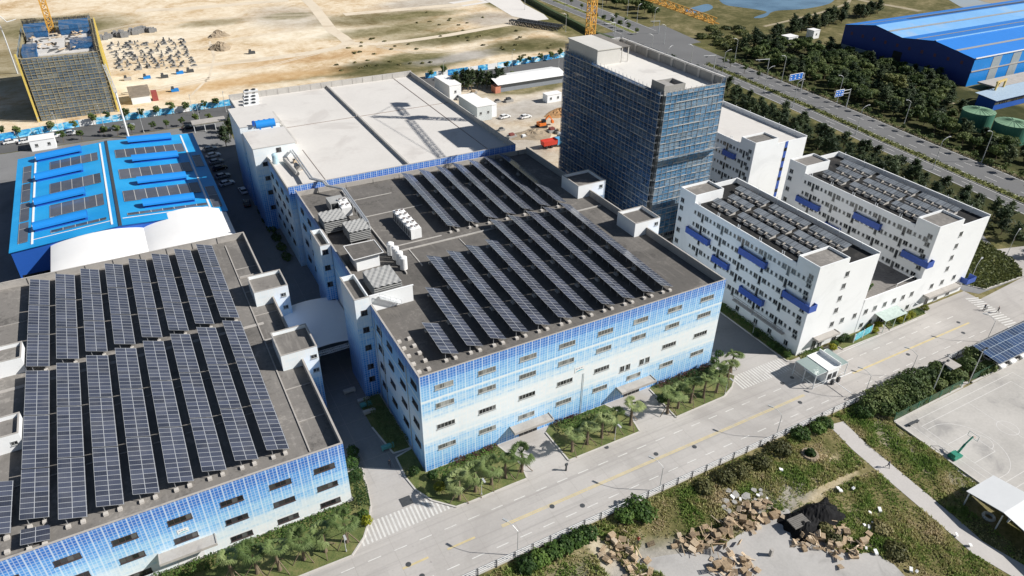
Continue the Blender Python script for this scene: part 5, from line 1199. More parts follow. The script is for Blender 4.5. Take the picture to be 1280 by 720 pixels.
hoarding('blue and white printed site hoarding behind the row of dark conifers, upper centre', [gp(532, 98), gp(560, 94), gp(622, 85), gp(712, 70), gp(740, 66)])
t = thing('verge_wall', 'dark green hedge screen along the near edge of the highway beyond the crane', 'hedge', (190, 280, 0))
hg = [gp(640, -14), gp(662, 2), gp(690, 18), gp(722, 34), gp(740, 44), gp(756, 50), gp(766, 53)]
mb = MB(); mb.wallstrip(hg, 2.0, 0, 2.4)
part('screen', mb, M_['conif'], t)

# ------------------------------------------------------------------ lamps, poles and signs
def lamp(label, x, y, h, ax, ay, arm=1.6, group=None, double=False, mat='lamp', r=.09):
    t = thing('street_lamp', label, 'street lamp', (x, y, 0), group)
    d = np.array([ax, ay], float); d /= np.linalg.norm(d)
    mb = MB(); mb.tube((x, y, 0), (x, y, .5), r*1.7, n=8); mb.tube((x, y, .5), (x, y, h-1.0), r, r*.65, 8); part('pole', mb, M_[mat], t)
    for s in ((1, -1) if double else (1,)):
        e = d*s; mb = MB(); pts = [(x, y, h-1.0)]+[(x+e[0]*arm*f, y+e[1]*arm*f, h-1.0+1.0*math.sin(f*1.57)) for f in (.2, .5, 1)]; mb.path(pts, [r*.62]*4, 6); am = part('arm', mb, M_[mat], t)
        mb = MB(); p = np.array(pts[-1]); mb.obox(p+np.array([e[0]*.35, e[1]*.35, 0]), (e[0]*.45, e[1]*.45, 0), (-e[1]*.16, e[0]*.16, 0), (0, 0, .07)); part('lamp_head', mb, M_['lens'], am)
    return t
for i, x in enumerate((5.6, 31.6, 57.2, 79.8, 92.9, 117.5)):
    lamp(f'slim curved street lamp on the near road fence, {ORD[i]} from the left', x, -21.15, 6.3, -.55, 1, 1.8, 'lamps along the near fence', r=.07)
for i, (u, v) in enumerate(((433, 690), (602, 619), (768, 551), (906, 493))):
    x, y = gp(u, v); lamp(f'short white lamp post among the palms, {ORD[i]} bed from the left', x, y, 4.2, 0, -1, .5, 'lamps in the palm beds', r=.06)
x, y = gp(940, 420); lamp('thin pale lamp beside the shaded wall of the nearer dormitory', x, y, 6.0, -1, 0, .9, r=.06)
x, y = gp(1085, 384); lamp('slim lamp standing before the low link building among yellow bushes', x+3, -8.0, 5, 0, -1, .8, r=.05)
for i, (u, v) in enumerate(((1211, 356), (1259, 318))):
    x, y = gp(u, v); lamp(('curved pale lamp at the corner of the rightmost dormitory', 'curved pale lamp at the edge of the green plot right of the dormitories')[i], x, y, 6.5, 1, .25, 1.7, r=.07)
far = [(220.4, 164.1), (218.2, 133.2), (216.6, 102.7), (213.6, 71.1), (209.8, 39.1)]
for i, (x, y) in enumerate(far): lamp(f'tall double-headed highway lamp on the far verge, {ORD[4-i]} from the nearest', x, y, 11.0, -1, .1, 1.9, 'highway lamps', r=.13, double=False)
for i, (x, y) in enumerate([(203.0, 152), (200.8, 125), (197.7, 106.7), (194.6, 74.9), (191.6, 42.8)]): lamp(f'tall highway lamp on the near verge behind the dormitories, {ORD[4-i]} from the nearest', x-1.0, y, 10.5, 1, -.1, 2.2, 'highway lamps', r=.12)
jn = [gp(*q) for q in sorted(((707, 40), (766, 42), (796, 28), (817, 33), (830, 55), (778, 50), (814, 68), (833, 85), (863, 82), (752, 20), (784, 20), (656, 12), (706, 12)))]
for i, (x, y) in enumerate(jn):
    lamp(f'distant street lamp round the highway junction, {ORD[i]} from the left', x, y, 9.5, 1 if i % 2 else -1, .2, 1.8, 'junction lamps', r=.12)
bl = [gp(*q) for q in sorted(((75, 168), (58, 179), (130, 158), (180, 166), (242, 144), (252, 160), (555, 99), (640, 84), (698, 91), (283, 140)))]
for i, (x, y) in enumerate(bl): lamp(f'thin street lamp on the back road by the blue hoarding, {ORD[i]} from the left', x, y, 8, 0, -1 if y > 196 else 1, 1.5, 'back road lamps', r=.09)
def road_sign(label, x, y, n):
    t = thing('road_sign', label, 'road sign', (x, y, 0)); mb = MB(); mb.tube((x, y, 0), (x, y, 7.6), .2, .16, 8); part('post', mb, M_['lamp'], t)
    mb = MB(); mb.tube((x, y, 7.2), (x-8.2, y+.6, 7.2), .13, n=8); mb.tube((x, y, 6.0), (x-8.2, y+.6, 6.0), .10, n=8); part('arm', mb, M_['lamp'], t)
    mb = MB(); mb.box(x-8.2, x-8.2+n, y-.05, y+.12, 5.3, 7.9); mb.box(x-8.0, x-8.4+n, y-.085, y-.055, 5.45, 7.75, 1); 
    for k in range(3): mb.box(x-7.6+k*n*.3, x-7.0+k*n*.3, y-.11, y-.09, 6.9, 7.3, 2); mb.box(x-7.6+k*n*.3, x-6.9+k*n*.3, y-.11, y-.09, 5.9, 6.3, 2)
    part('panel', mb, [M_['white'], plain('sign_blue', (.03, .16, .55), .4), M_['white']], t)
road_sign('broad blue overhead direction sign over the far carriageway, the farther of two', 214.8, 119.5, 7.4)
road_sign('blue overhead direction sign over the far carriageway, the nearer of two', 214.6, 96.7, 4.6)
for i, (u, v, L_) in enumerate(((958, 92, 9), (892, 87, 8), (823, 42, 7), (768, 44, 9))):
    x, y = gp(u, v); t = thing('signal_gantry', f'pale traffic signal pole with long arm at the junction, {("nearest", "near left corner", "far corner", "left corner")[i]}', 'signal pole', (x, y, 0)); mb = MB(); mb.tube((x, y, 0), (x, y, 6.5), .2, .15, 8); part('post', mb, M_['lamp'], t)
    mb = MB(); mb.tube((x, y, 6.3), (x-L_*.8, y+.3*L_*(.3 if i != 3 else -.5), 6.6), .13, .09, 8); part('arm', mb, M_['lamp'], t)
    mb = MB(); mb.box(x-L_*.72, x-L_*.60, y-.2+.2*i*0, y+.2, 6.0, 6.4); part('signal_head', mb, M_['steel_d'], t)
# tall floodlights at the court
for i, (b, tp) in enumerate(((gp(1163, 495), 7.2), (gp(1210, 480), 8.0), ((108.5, -47.5), 8.5))):
    x, y = b; t = thing('floodlight', ('tall slim court floodlight beside the dark bushes', 'tall slim court floodlight near the carport', 'tall court floodlight at the right photo edge')[i], 'floodlight', (x, y, 0)); h = (8.2, 8.4, 8.5)[i]
    mb = MB(); mb.tube((x, y, 0), (x, y, h), .11, .08, 8); part('pole', mb, M_['lamp'], t); mb = MB(); mb.box(x-.8, x+.8, y-.06, y+.06, h-.1, h+.02); part('crossbar', mb, M_['lamp'], t)
    for s in (-.6, .6): mb = MB(); mb.box(x+s-.22, x+s+.22, y-.3, y+.05, h+.02, h+.32); part('lamp_head', mb, M_['steel_d'], t)

# ------------------------------------------------------------------ guard booth with glass canopies
t = thing('guard_booth', 'white flat-roofed guard booth with glass canopies in the middle of the road', 'booth', (77.8, -12, 0))
bx0, bx1, by0, by1 = 76.4, 79.6, -14.9, -9.9
mb = MB(); mb.box(bx0, bx1, by0, by1, 0, 2.9); part('wall', mb, M_['wtile'], t)
mb = MB(); mb.box(bx0-.15, bx1+.15, by0-.15, by1+.15, 2.9, 3.1); mb.box(bx0-.15, bx1+.15, by0-.15, by0, 3.1, 3.4); mb.box(bx1, bx1+.15, by0, by1+.15, 3.1, 3.9); mb.box(bx0-.15, bx0, by0, by1+.15, 3.1, 3.4); mb.box(bx0, bx1, by1, by1+.15, 3.1, 3.4); part('roof', mb, M_['white'], t)
for x, w_ in ((77.3, 1.0), (78.7, 1.0)): lpart('window', win_mesh('window', w_, 1.2, 2, M_['steel_d'], M_['glassd']), t, (x-77.8, by0-.012+12, 1.6))
gl = N('canopy_glass'); gl.b.inputs['Transmission Weight'].default_value = .35; glm = gl.out((.33, .42, .40), .12, 0, .5)
for x0, x1 in ((73.2, 76.2), (79.8, 81.9)):
    mb = MB(); mb.box(x0, x1, by0, by1, 3.22, 3.27); part('glass_roof', mb, glm, t)
    mb = MB()
    for y in np.linspace(by0, by1, 6): mb.bar((x0, y, 3.18), (x1, y, 3.18), .04)
    for x in (x0, x1): mb.bar((x, by0, 3.18), (x, by1, 3.18), .05)
    for x in (x0 if x0 < 76 else x1,):
        for y in (by0, (by0+by1)/2, by1): mb.bar((x, y, 0), (x, y, 3.15), .07)
        mb.bar((x, by0, .5), (x, by1, .5), .03); mb.bar((x, by0, 1.1), (x, by1, 1.1), .03)
    mb.bar((x0, by0, .9), (x1, by0, .9), .03); mb.bar((x0, by0, .2), (x1, by0, .2), .03); part('frame', mb, M_['steel_w'], t)
for i, (dx, dy) in enumerate(((-.9, -.9), (.7, -1.2))):
    mb = MB(); x, y = 78.6+dx, -15.6; mb.box(x-.25, x+.25, y-.25, y+.25, 0, 1.1); mb.box(x-.05, x+.05, y-4.2, y-.25, .9, 1.0, 1) if i == 0 else mb.box(x+.1, x+3.6, y-.05, y+.05, .9, 1.0, 1)
    solo('barrier_gate', mb, [M_['steel_d'], M_['white']], f'dark barrier post with raised-level white boom in front of the guard booth, {("left", "right")[i]} one', 'barrier')
for i in range(3):
    mb = MB(); x, y = gp(982+i*2, 464+i*2); 
# ------------------------------------------------------------------ carport, hut, court gear, white shed
t = thing('carport', 'solar-roofed carport at the right photo edge along the road', 'carport', (122, -26, 0))
zc0, zc1 = 2.7, 3.3
mb = MB(); mb.quad((108.6, -28.6, zc0), (142, -28.3, zc0), (142, -22.6, zc1), (108.6, -22.9, zc1), 0, [(0, 0), (33.4, 0), (33.4, 5.8), (0, 5.8)]); mb.quad((108.6, -22.9, zc1-.08), (142, -22.6, zc1-.08), (142, -28.3, zc0-.08), (108.6, -28.6, zc0-.08), 1)
mb.bar((108.6, -28.6, zc0-.04), (142, -28.3, zc0-.04), .07, 1); mb.bar((108.6, -22.9, zc1-.04), (142, -22.6, zc1-.04), .07, 1)
part('solar_roof', mb, [pvmat('carport_glass', 1.0, 1.95, (.035, .06, .12), (.40, .47, .52), .035), M_['alu']], t)
for x in np.arange(109.5, 142, 5.4):
    mb = MB(); mb.bar((x, -23.4, 0), (x, -23.4, 3.1), .1); mb.bar((x, -23.4, 3.1), (x, -28.2, 2.6), .08); mb.bar((x, -23.4, 1.6), (x, -26, 2.8), .06); part('post', mb, M_['blue2'], t)
t = thing('gate_hut', 'tiny grey flat-roofed hut at a gap in the road fence among bushes', 'hut', (100.4, -23.6, 0)); mb = MB(); mb.box(99.7, 101.2, -24.7, -22.8, 0, 2.4); part('wall', mb, M_['wtile2'], t); mb = MB(); mb.box(99.2, 101.7, -25.3, -22.3, 2.4, 2.58); part('roof', mb, M_['cap'], t); lpart('window', win_mesh('window', .9, .9, 2, M_['steel_d'], M_['glassd']), t, (0, -24.72+23.6, 1.4))
t = thing('basketball_hoop', 'green wheeled basketball hoop on the concrete court', 'hoop', (80.9, -38.8, 0))
mb = MB(); mb.box(79.9, 82.0, -39.5, -38.1, .1, .55); mb.box(79.9, 80.9, -39.3, -38.3, .55, 1.2); part('base', mb, M_['green'], t); mb = MB(); mb.bar((81.2, -38.8, .5), (82.6, -38.8, 2.3), .15); mb.bar((82.6, -38.8, 2.3), (84.2, -38.8, 3.3), .11); mb.bar((80.6, -38.8, 1.0), (84.1, -38.8, 3.0), .06); part('arm', mb, M_['green'], t)
mb = MB(); mb.box(84.2, 84.25, -39.7, -37.9, 2.9, 2.98); mb.box(84.2, 84.25, -39.7, -37.9, 3.87, 3.95); mb.box(84.2, 84.25, -39.7, -39.62, 2.98, 3.87); mb.box(84.2, 84.25, -37.98, -37.9, 2.98, 3.87); part('backboard', mb, plain('backboard', (.55, .57, .56), .3), t); mb = MB()
for i in range(14): a, b = i/14*6.283, (i+1)/14*6.283; mb.bar((84.55+.23*math.cos(a), -38.8+.23*math.sin(a), 3.05), (84.55+.23*math.cos(b), -38.8+.23*math.sin(b), 3.05), .015)
part('rim', mb, M_['orange'], t)
mb = MB(); mm = []
t = thing('court_fence', 'low green mesh fence along the court kerb by the dark bushes', 'fence', (88, -28, 0))
gmn = N('green_mesh'); tp = gmn.n('ShaderNodeBsdfTransparent'); ms = gmn.n('ShaderNodeMixShader'); ms.inputs[0].default_value = .62; gmn.b.inputs['Base Color'].default_value = (.04, .11, .06, 1); gmn.t.links.new(tp.outputs[0], ms.inputs[1]); gmn.t.links.new(gmn.b.outputs[0], ms.inputs[2]); gmn.t.links.new(ms.outputs[0], gmn.t.nodes['Material Output'].inputs[0])
mb = MB(); mb.quad((79.3, -28.1, .28), (99, -27.75, .28), (99, -27.75, 2.0), (79.3, -28.1, 2.0)); mb.quad((102.3, -27.7, .28), (109, -27.6, .28), (109, -27.6, 2.0), (102.3, -27.7, 2.0)); part('mesh_panel', mb, gmn.m, t)
for x in np.arange(79.4, 99, 3.2): mb = MB(); mb.bar((x, -28.0, 0), (x, -28.0, 2.05), .04); part('post', mb, M_['green'], t)
for i, (x, y) in enumerate(((81.8, -30.2), (103, -49.5))):
    mb = MB(); mb.box(x-1.3, x+1.3, y-.25, y+.25, .4, .48); mb.box(x-1.1, x-.95, y-.2, y+.2, 0, .4); mb.box(x+.95, x+1.1, y-.2, y+.2, 0, .4); solo('bench', mb, M_['steel_d'], ('dark backless bench near the corner of the court', 'dark backless bench at the right edge of the court')[i], 'bench')
t = thing('open_shed', 'white gabled open shed beside the footpath at lower right', 'shed', (76, -53, 0))
mb = MB(); zr, zv = 3.75, 3.0
prof2 = [(-45.6, 3.0), (-51.2, 3.9), (-56.8, 3.0), (-62.4, 3.9), (-68, 3.0)]
for (ya, za), (yb, zb) in zip(prof2[:-1], prof2[1:]):
    mb.quad((72.2, yb, zb), (79.2, yb, zb), (79.2, ya, za), (72.2, ya, za)); mb.quad((72.2, ya, za-.12), (79.2, ya, za-.12), (79.2, yb, zb-.12), (72.2, yb, zb-.12))
part('roof', mb, weath('white_sheet_roof', (.64, .65, .65), .05, .3, .6, 1), t)
mb = MB(); mb.box(79.0, 79.15, -68, -45.7, 0, 2.9); mb.box(75.6, 79, -56, -55.8, 0, 2.9); mb.box(75.4, 79, -51.4, -51.2, 0, 3.1); part('wall', mb, M_['wtile2'], t)
for y in (-46, -51.2, -56.8, -62.4): mb = MB(); mb.bar((72.6, y, 0), (72.6, y, 3.0), .09); part('post', mb, M_['steel_w'], t)
mb = MB()
for i in range(16): a, b = i/16*6.283, (i+1)/16*6.283; mb.tube((73.6+.75*math.cos(a), -49.4+.75*math.sin(a), .3), (73.6+.75*math.cos(b), -49.4+.75*math.sin(b), .3), .24, n=8)
solo('hose_ring', mb, M_['frame'], 'large pale ring of hose lying under the white open shed', 'hose')

# ------------------------------------------------------------------ vehicles
def car_proto(bodym):
    root = bpy.data.objects.new('parked_car', None); COL.objects.link(root)
    W2 = .89
    prof = [(-2.2, .32), (-2.25, .62), (-2.1, .82), (-1.85, .92), (.95, .95), (1.75, .83), (2.2, .66), (2.25, .42), (2.15, .30)]
    mb = MB(); n = len(prof)
    def ring(y, k): return [(x*(1 if abs(y) < .8 else .985), y, z) for x, z in prof]
    secs = [(-W2, .0), (-W2+.06, .0), (W2-.06, 0), (W2, 0)]
    V = []
    for y, s in secs:
        f = .93 if abs(y) >= W2-.001 else 1.0
        V += [(x*(.985 if f < 1 else 1), y, .3+(z-.3)*f) for x, z in prof]
    F = [(j*n+i, (j+1)*n+i, (j+1)*n+(i+1) % n, j*n+(i+1) % n) for j in range(3) for i in range(n)]+[tuple(range(n)), tuple(range(4*n-1, 3*n-1, -1))]
    mb.add(V, F)
    b0, b1, t0, t1 = (-1.9, .93), (.95, .95), (-1.35, 1.43), (.25, 1.45); wb, wt = .80, .62
    mb.add([(t0[0], -wt, t0[1]), (t1[0], -wt, t1[1]), (t1[0], wt, t1[1]), (t0[0], wt, t0[1]), (t0[0]-.05, -wt-.02, t0[1]-.07), (t1[0]+.05, -wt-.02, t1[1]-.07), (t1[0]+.05, wt+.02, t1[1]-.07), (t0[0]-.05, wt+.02, t0[1]-.07)], [(0, 1, 2, 3), (4, 5, 1, 0), (5, 6, 2, 1), (6, 7, 3, 2), (7, 4, 0, 3)])
    for (x, xb) in ((-.55, -.55),): 
        for s in (-1, 1): mb.bar((xb, s*wb, .93), (x, s*(wt+.02), 1.38), .035)
    lpart('body', mesh_from('body', mb, bodym), root)
    mb = MB(); mb.add([(b0[0], -wb, b0[1]), (b1[0], -wb, b1[1]), (b1[0], wb, b1[1]), (b0[0], wb, b0[1]), (t0[0]-.05, -wt-.02, t0[1]-.07), (t1[0]+.05, -wt-.02, t1[1]-.07), (t1[0]+.05, wt+.02, t1[1]-.07), (t0[0]-.05, wt+.02, t0[1]-.07)], [(0, 1, 5, 4), (1, 2, 6, 5), (2, 3, 7, 6), (3, 0, 4, 7)]); lpart('window_glass', mesh_from('window_glass', mb, M_['glassd']), root)
    mb = MB(); mb.tube((0, -.1, 0), (0, .1, 0), .33, n=14); wm = mesh_from('wheel', mb, [M_['rubber']]); mb = MB(); mb.tube((0, -.115, 0), (0, .115, 0), .2, n=10); rm = mesh_from('rim', mb, M_['alu'])
    for x in (-1.38, 1.4):
        for y in (-.80, .80): lpart('rim', rm, lpart('wheel', wm, root, (x, y, .33)))
    mb = MB(); mb.box(-.05, .05, -.16, .16, -.07, .07); hm = mesh_from('headlight', mb, M_['lens'])
    for y in (-.62, .62): lpart('headlight', hm, root, (2.19, y, .62))
    mb = MB(); mb.box(-.05, .05, -.14, .14, -.07, .07); hm = mesh_from('tail_light', mb, M_['red'])
    for y in (-.64, .64): lpart('tail_light', hm, root, (-2.18, y, .70))
    root['category'] = 'car'; return root
cw = plain('car_white', (.74, .74, .73), .3, 0, .5, .04); cb = plain('car_black', (.018, .02, .024), .25, 0, .5); cs = plain('car_silver', (.40, .41, .42), .3, .5)
CP = {}
def car(kind, x, y, rz, label, group=None):
    if kind not in CP: o = CP[kind] = car_proto({'w': cw, 'b': cb, 's': cs}[kind])
    else: o = copy_tree(CP[kind])
    o.location = (x, y, .015); o.rotation_euler = (0, 0, rz); o['label'] = label
    if group: o['group'] = group
    elif 'group' in o: del o['group']
    return o
for i, (u, v, k) in enumerate(((14, 179, 'w'), (33, 178.5, 'w'), (48, 175, 'w'), (68, 172, 'w'), (90, 168, 'w'))):
    x, y = gp(u, v); car(k, x, y, R(7), f'white car parked on the back road before the blue hoarding, {ORD[i]} from the left', 'cars on the back road')
x, y = gp(134, 164); car('b', x, y, R(4), 'black car on the back road left of the white mast'); x, y = gp(160, 158.5); car('s', x, y, R(4), 'silver car on the back road hidden partly by the white mast'); x, y = gp(236, 161); car('b', x, y, R(3), 'dark car on the back road near the corner of the blue roof')
for i, (u, v, k) in enumerate(((263, 188, 's'), (267, 196, 'w'), (271, 204, 's'), (275, 212, 'b'), (279, 222, 's'), (284, 231, 'w'))):
    x, y = gp(u, v); car(k, x, y, R(12), f'car parked in shade along the left kerb of the alley, {ORD[i]} from the far end', 'cars in the alley')
x, y = gp(304, 240); car('w', x, y, R(95), 'white car standing alone in the shaded middle of the alley'); x, y = gp(309, 256); car('b', x, y, R(85), 'dark car behind the white one in the shaded alley')
x, y = gp(631, 147.5); car('w', x, y, R(8), 'white car parked on the construction yard, left of two'); x, y = gp(657, 147.5); car('w', x, y, R(4), 'white car parked on the construction yard, right of two')
for i, x in enumerate((111.8, 115.2, 118.8, 122.4, 126.2)): car('w' if i != 3 else 's', x, -26.2, R(-90), f'car nosed out under the solar carport, {ORD[i]} from the left', 'cars under the carport')
# excavator and red lorry on the construction yard
x, y = gp(677, 159); t = thing('excavator', 'small orange excavator on the rubble yard left of the netted tower', 'excavator', (x, y, 0))
mb = MB(); mb.box(x-1.7, x+1.7, y-1.4, y-.85, 0, .8); mb.box(x-1.7, x+1.7, y+.85, y+1.4, 0, .8); part('track', mb, M_['rubber'], t); mb = MB(); mb.box(x-1.5, x+1.2, y-1.2, y+1.2, .85, 1.9); mb.box(x-.2, x+1.1, y-1.1, y+.1, 1.9, 2.9, 1); part('cab', mb, [M_['orange'], M_['glassd']], t); mb = MB(); mb.bar((x+1, y+.5, 1.6), (x+3.3, y+.6, 3.6), .22); mb.bar((x+3.3, y+.6, 3.6), (x+4.8, y+.7, 1.6), .17); mb.obox((x+4.8, y+.7, 1.1), (.4, 0, 0), (0, .5, 0), (0, 0, .45)); part('arm', mb, M_['orange'], t)
x, y = gp(687, 184); t = thing('tipper_lorry', 'bright red tipper lorry on the rubble yard beside the netted tower', 'lorry', (x, y, 0))
mb = MB(); mb.add([(x-2.8, y-1.2, 1.1), (x+2.2, y-1.2, 1.1), (x+2.2, y+1.2, 1.1), (x-2.8, y+1.2, 1.1), (x-3.0, y-1.35, 2.6), (x+2.3, y-1.35, 2.6), (x+2.3, y+1.35, 2.6), (x-3.0, y+1.35, 2.6)], [(0, 1, 5, 4), (1, 2, 6, 5), (2, 3, 7, 6), (3, 0, 4, 7), (0, 3, 2, 1)]); mb.box(x-2.7, x+2.1, y-1.2, y+1.2, 2.0, 2.2); part('tipper_body', mb, M_['red'], t); mb = MB(); mb.box(x+2.5, x+4.2, y-1.15, y+1.15, .7, 2.7); mb.box(x+4.2, x+4.24, y-1.0, y+1.0, 1.7, 2.5, 1); part('cab', mb, [plain('lorry_cab_blue', (.10, .35, .60), .4), M_['glassd']], t)
for wx in (-1.8, .2, 3.4):
    for s in (-1, 1): mb = MB(); mb.tube((x+wx, y+s*.8, .5), (x+wx, y+s*1.15, .5), .5, n=12); part('wheel', mb, M_['rubber'], t)
# ------------------------------------------------------------------ cabins and sheds of the construction yard
def cabin(label, u, v, lx, ly, h, rz=.02, mats=None, n=3):
    x, y = gp(u, v); t = thing('site_cabin', label, 'cabin', (x, y, 0), rz=rz)
    mb = MB(); mb.box(-lx/2, lx/2, -ly/2, ly/2, 0, h); o = lpart('wall', mesh_from('wall', mb, mats or M_['wtile2']), t)
    mb = MB(); mb.box(-lx/2-.15, lx/2+.15, -ly/2-.15, ly/2+.15, h, h+.15); lpart('roof', mesh_from('roof', mb, M_['membrane']), t)
    for i in range(n): lpart('window', win_mesh('window', .9, .9, 2, M_['frame'], M_['glassd']), t, (-lx/2+lx*(i+.5)/n, -ly/2-.012, h*.55))
    return t
cabin('white flat-topped site cabin nearest the rear corner of the white roof', 560, 118, 5, 14, 5.6, n=1); cabin('long pale grey site cabin alongside the white roof wall, nearer than its neighbour', 594, 143, 6, 15, 5.4, mats=weath('cabin_grey', (.50, .53, .53), .08, .3), n=2); cabin('white site cabin with one dark window, set right of the long grey cabin', 607, 143, 5, 8, 4.6, n=1); cabin('small white cabin alone on the grass under the long white roof', 690, 126, 6.5, 3.4, 3.0, n=2)
t = thing('long_shed', 'long low shed with a bright white roof beside the back road', 'shed', (118, 178, 0))
a = gp(634, 112); mb = MB(); mb.box(104, 134, 173, 184, 0, 3.2); part('wall', mb, weath('shed_grey', (.25, .27, .30), .1, .3), t); mb = MB(); mb.add([(102.5, 171.8, 3.3), (135, 171.8, 3.3), (135, 178.5, 4.6), (102.5, 178.5, 4.6), (135, 185, 3.4), (102.5, 185, 3.4)], [(0, 1, 2, 3), (3, 2, 4, 5)]); part('roof', mb, M_['membrane'], t); mb = MB(); mb.box(101.6, 103.9, 172.2, 176, 0, 2.6); part('porch', mb, plain('terracotta_paint', (.55, .22, .14), .7), t)
t = thing('site_hut', 'long hut with rusty corrugated roof on the sandy lot by the scaffolded block', 'hut', (-25, 222.5, 0)); q = [gp(u, v) for u, v in ((166, 131), (184, 128))]
x, y = q[0]; mb = MB(); mb.box(x, x+6.5, y, y+8.5, 0, 3.0); part('wall', mb, M_['wtile2'], t); mb = MB(); mb.add([(x-.4, y-.4, 3.0), (x+6.9, y-.4, 3.0), (x+6.9, y+9, 4.4), (x-.4, y+9, 4.4)], [(0, 1, 2, 3), (3, 2, 1, 0)]); part('roof', mb, weath('rusty_sheet', (.42, .36, .29), .2, .6, .8, 3, streak=True), t); mb = MB(); mb.box(x+7.2, x+9.2, y+1, y+4, 0, 3.4); part('porch', mb, plain('brick_red', (.30, .07, .06), .8), t)
t = thing('bus_shelter', 'pale flat shelter on posts at the rear left corner yard of the white factory', 'shelter', (-9, 180, 0)); mb = MB(); x, y = gp(243, 167); mb.box(x, x+11, y, y+4.5, 2.9, 3.15); part('roof', mb, M_['cap'], t); mb = MB(); [mb.bar((x+.4+i*3.4, y+.4, 0), (x+.4+i*3.4, y+.4, 2.9), .12) for i in range(4)]; part('post', mb, M_['steel_w'], t)
cabin('flat beige gatehouse behind the far left corner of the blue roof', 56, 184, 7, 5, 3.4, n=2)
cabin('white farm hut in a clearing of the dark highway wood', 985, 55, 6.5, 5, 4.0, n=2); cabin('small grey pump hut by the orange bank beyond the wood', 1015, 47, 4.5, 4.5, 4, n=1)
mb = MB(); x, y = gp(978, 62); mb.tube((x-1.8, y, 1.1), (x+1.8, y, 1.1), 1.1, n=14); mb.box(x-1, x-.7, y-.8, y+.8, 0, .4); mb.box(x+.7, x+1, y-.8, y+.8, 0, .4); solo('white_tank', mb, M_['white'], 'white lying tank below the hut in the dark wood', 'tank')
for i, (u, v) in enumerate(((545, 100), (585, 120), (596, 128), (622, 128), (636, 127), (615, 164), (627, 163), (640, 172), (655, 172), (700, 166), (690, 165), (703, 172), (575, 124), (592, 117))):
    x, y = gp(u, v); mb = MB(); s = random.uniform(.5, 1.1); mb.box(x-s*1.6, x+s*1.6, y-s, y+s, 0, s*.9); mb.box(x-s, x+s*.7, y-s*.7, y+s*.8, s*.9, s*1.6, 1)
    solo('material_stack', mb, [M_['raw'], random.choice([M_['wood'], M_['steel_d'], plain('stack_maroon', (.20, .06, .05), .8), M_['wtile2']])], 'low stack of building material on the rubble yard by the netted tower', 'stack', 'stacks on the construction yard')
# rubble, pile caps and mixers on the sandy lot
gS = 'concrete stubs on the sandy lot'; n_ = 0
for r_ in range(9):
    for c_ in range(13):
        u = 138+r_*11+c_*1.2+random.uniform(-3, 3); v = 56+c_*2.7-r_*.8+random.uniform(-1.2, 1.2)
        x, y = gp(u, v); mb = MB(); a = random.uniform(.35, .9) if r_ % 2 else random.uniform(.5, 1.3); h = random.uniform(.3, 1.3); mb.box(x-a, x+a, y-a, y+a, 0, h*.6); mb.box(x-a*.45, x+a*.5, y-a*.5, y+a*.4, h*.6, h*1.5, 1)
        solo('pile_stub', mb, [M_['raw'], M_['steel_d']], 'grey concrete stub with dark bars in the ordered field on the sandy lot', 'concrete stub', gS)
for i in range(22):
    u = 122+i*3.4; v = 50-i*.55+random.uniform(-1.5, 2.5); x, y = gp(u, v); mb = MB(); a = random.uniform(.9, 1.7); mb.box(x-a, x+a, y-a*.7, y+a*.7, 0, a*1.4); mb.box(x-a*.8, x+a*.2, y-a*.5, y+a*.5, a*1.4, a*2.0)
    solo('block_stack', mb, weath('stack_grey', (.24, .24, .24), .3, .8) if i == 0 else bpy.data.materials['stack_grey'], 'dark grey block stack in the long row behind the concrete stubs', 'block stack', 'block stacks on the sandy lot')
def mound(name, label, u, v, rx, ry, h, mat, cat='heap', z=0):
    x0, y0 = gp(u, v); mb = MB(); nr, na = 7, 22; rg = np.random.default_rng(int(u*7+v)); V = []
    for i in range(nr+1):
        for j in range(na):
            a = j/na*6.283; f = i/nr; w_ = 1+.18*math.sin(3*a+u)+.12*rg.uniform(-1, 1); V.append((x0+rx*f*w_*math.cos(a), y0+ry*f*w_*math.sin(a), z+max(0, h*(1-f**1.5)*(1+.25*rg.uniform(-1, 1))) if i < nr else z-.02))
    F = [(i*na+j, (i+1)*na+j, (i+1)*na+(j+1) % na, i*na+(j+1) % na) for i in range(nr) for j in range(na)]
    mb.add(V, F); return solo(name, mb, mat, label, cat)
soil = weath('soil_heap', (.30, .24, .17), .25, .5, .95, 3); osoil = weath('orange_soil', (.42, .24, .11), .2, .5, .95, 3)
mound('gravel_heap', 'grey gravel heap on the sandy lot, the upper of two', 273, 45, 5, 4, 2.6, soil); mound('gravel_heap', 'grey gravel heap on the sandy lot, the lower of two', 276, 61, 5, 5, 3.0, soil); mound('soil_heap', 'orange soil heap beside the netted tower', 702, 142, 6, 5, 1.8, osoil); mound('rubble_heap', 'brown rubble heap at the foot of the netted tower', 665, 168, 8, 5, 1.2, soil)
for i, (u, v) in enumerate(((160, 100), (184, 98), (206, 97), (225, 92), (238, 90), (219, 114), (176, 116), (315, 67))):
    x, y = gp(u, v); mb = MB(); mb.box(x-1.4, x+1.4, y-.8, y+.8, 0, 1.0); mb.box(x-1.2, x-.2, y-.6, y+.6, 1.0, 1.9, 1); solo('site_machine', mb, [random.choice([M_['steel_d'], M_['blue'], M_['cap']]), M_['steel_d']], f'small machine left on the sandy lot, number {i+1}' if False else 'small dark site machine left on the open sandy lot', 'machine', 'machines on the sandy lot')
mb = MB(); x, y = gp(672, 34); lattice(mb, (x-9, y+14, .8), (x+6, y-12, .8), 2.2, 2.4, .22); lattice(mb, (x-4, y+14, .8), (x+10, y-10, .8), 2.2, 2.4, .22); solo('crane_sections', mb, M_['steel_d'], 'dark lattice crane sections lying on the lot near the pale slab', 'crane sections')

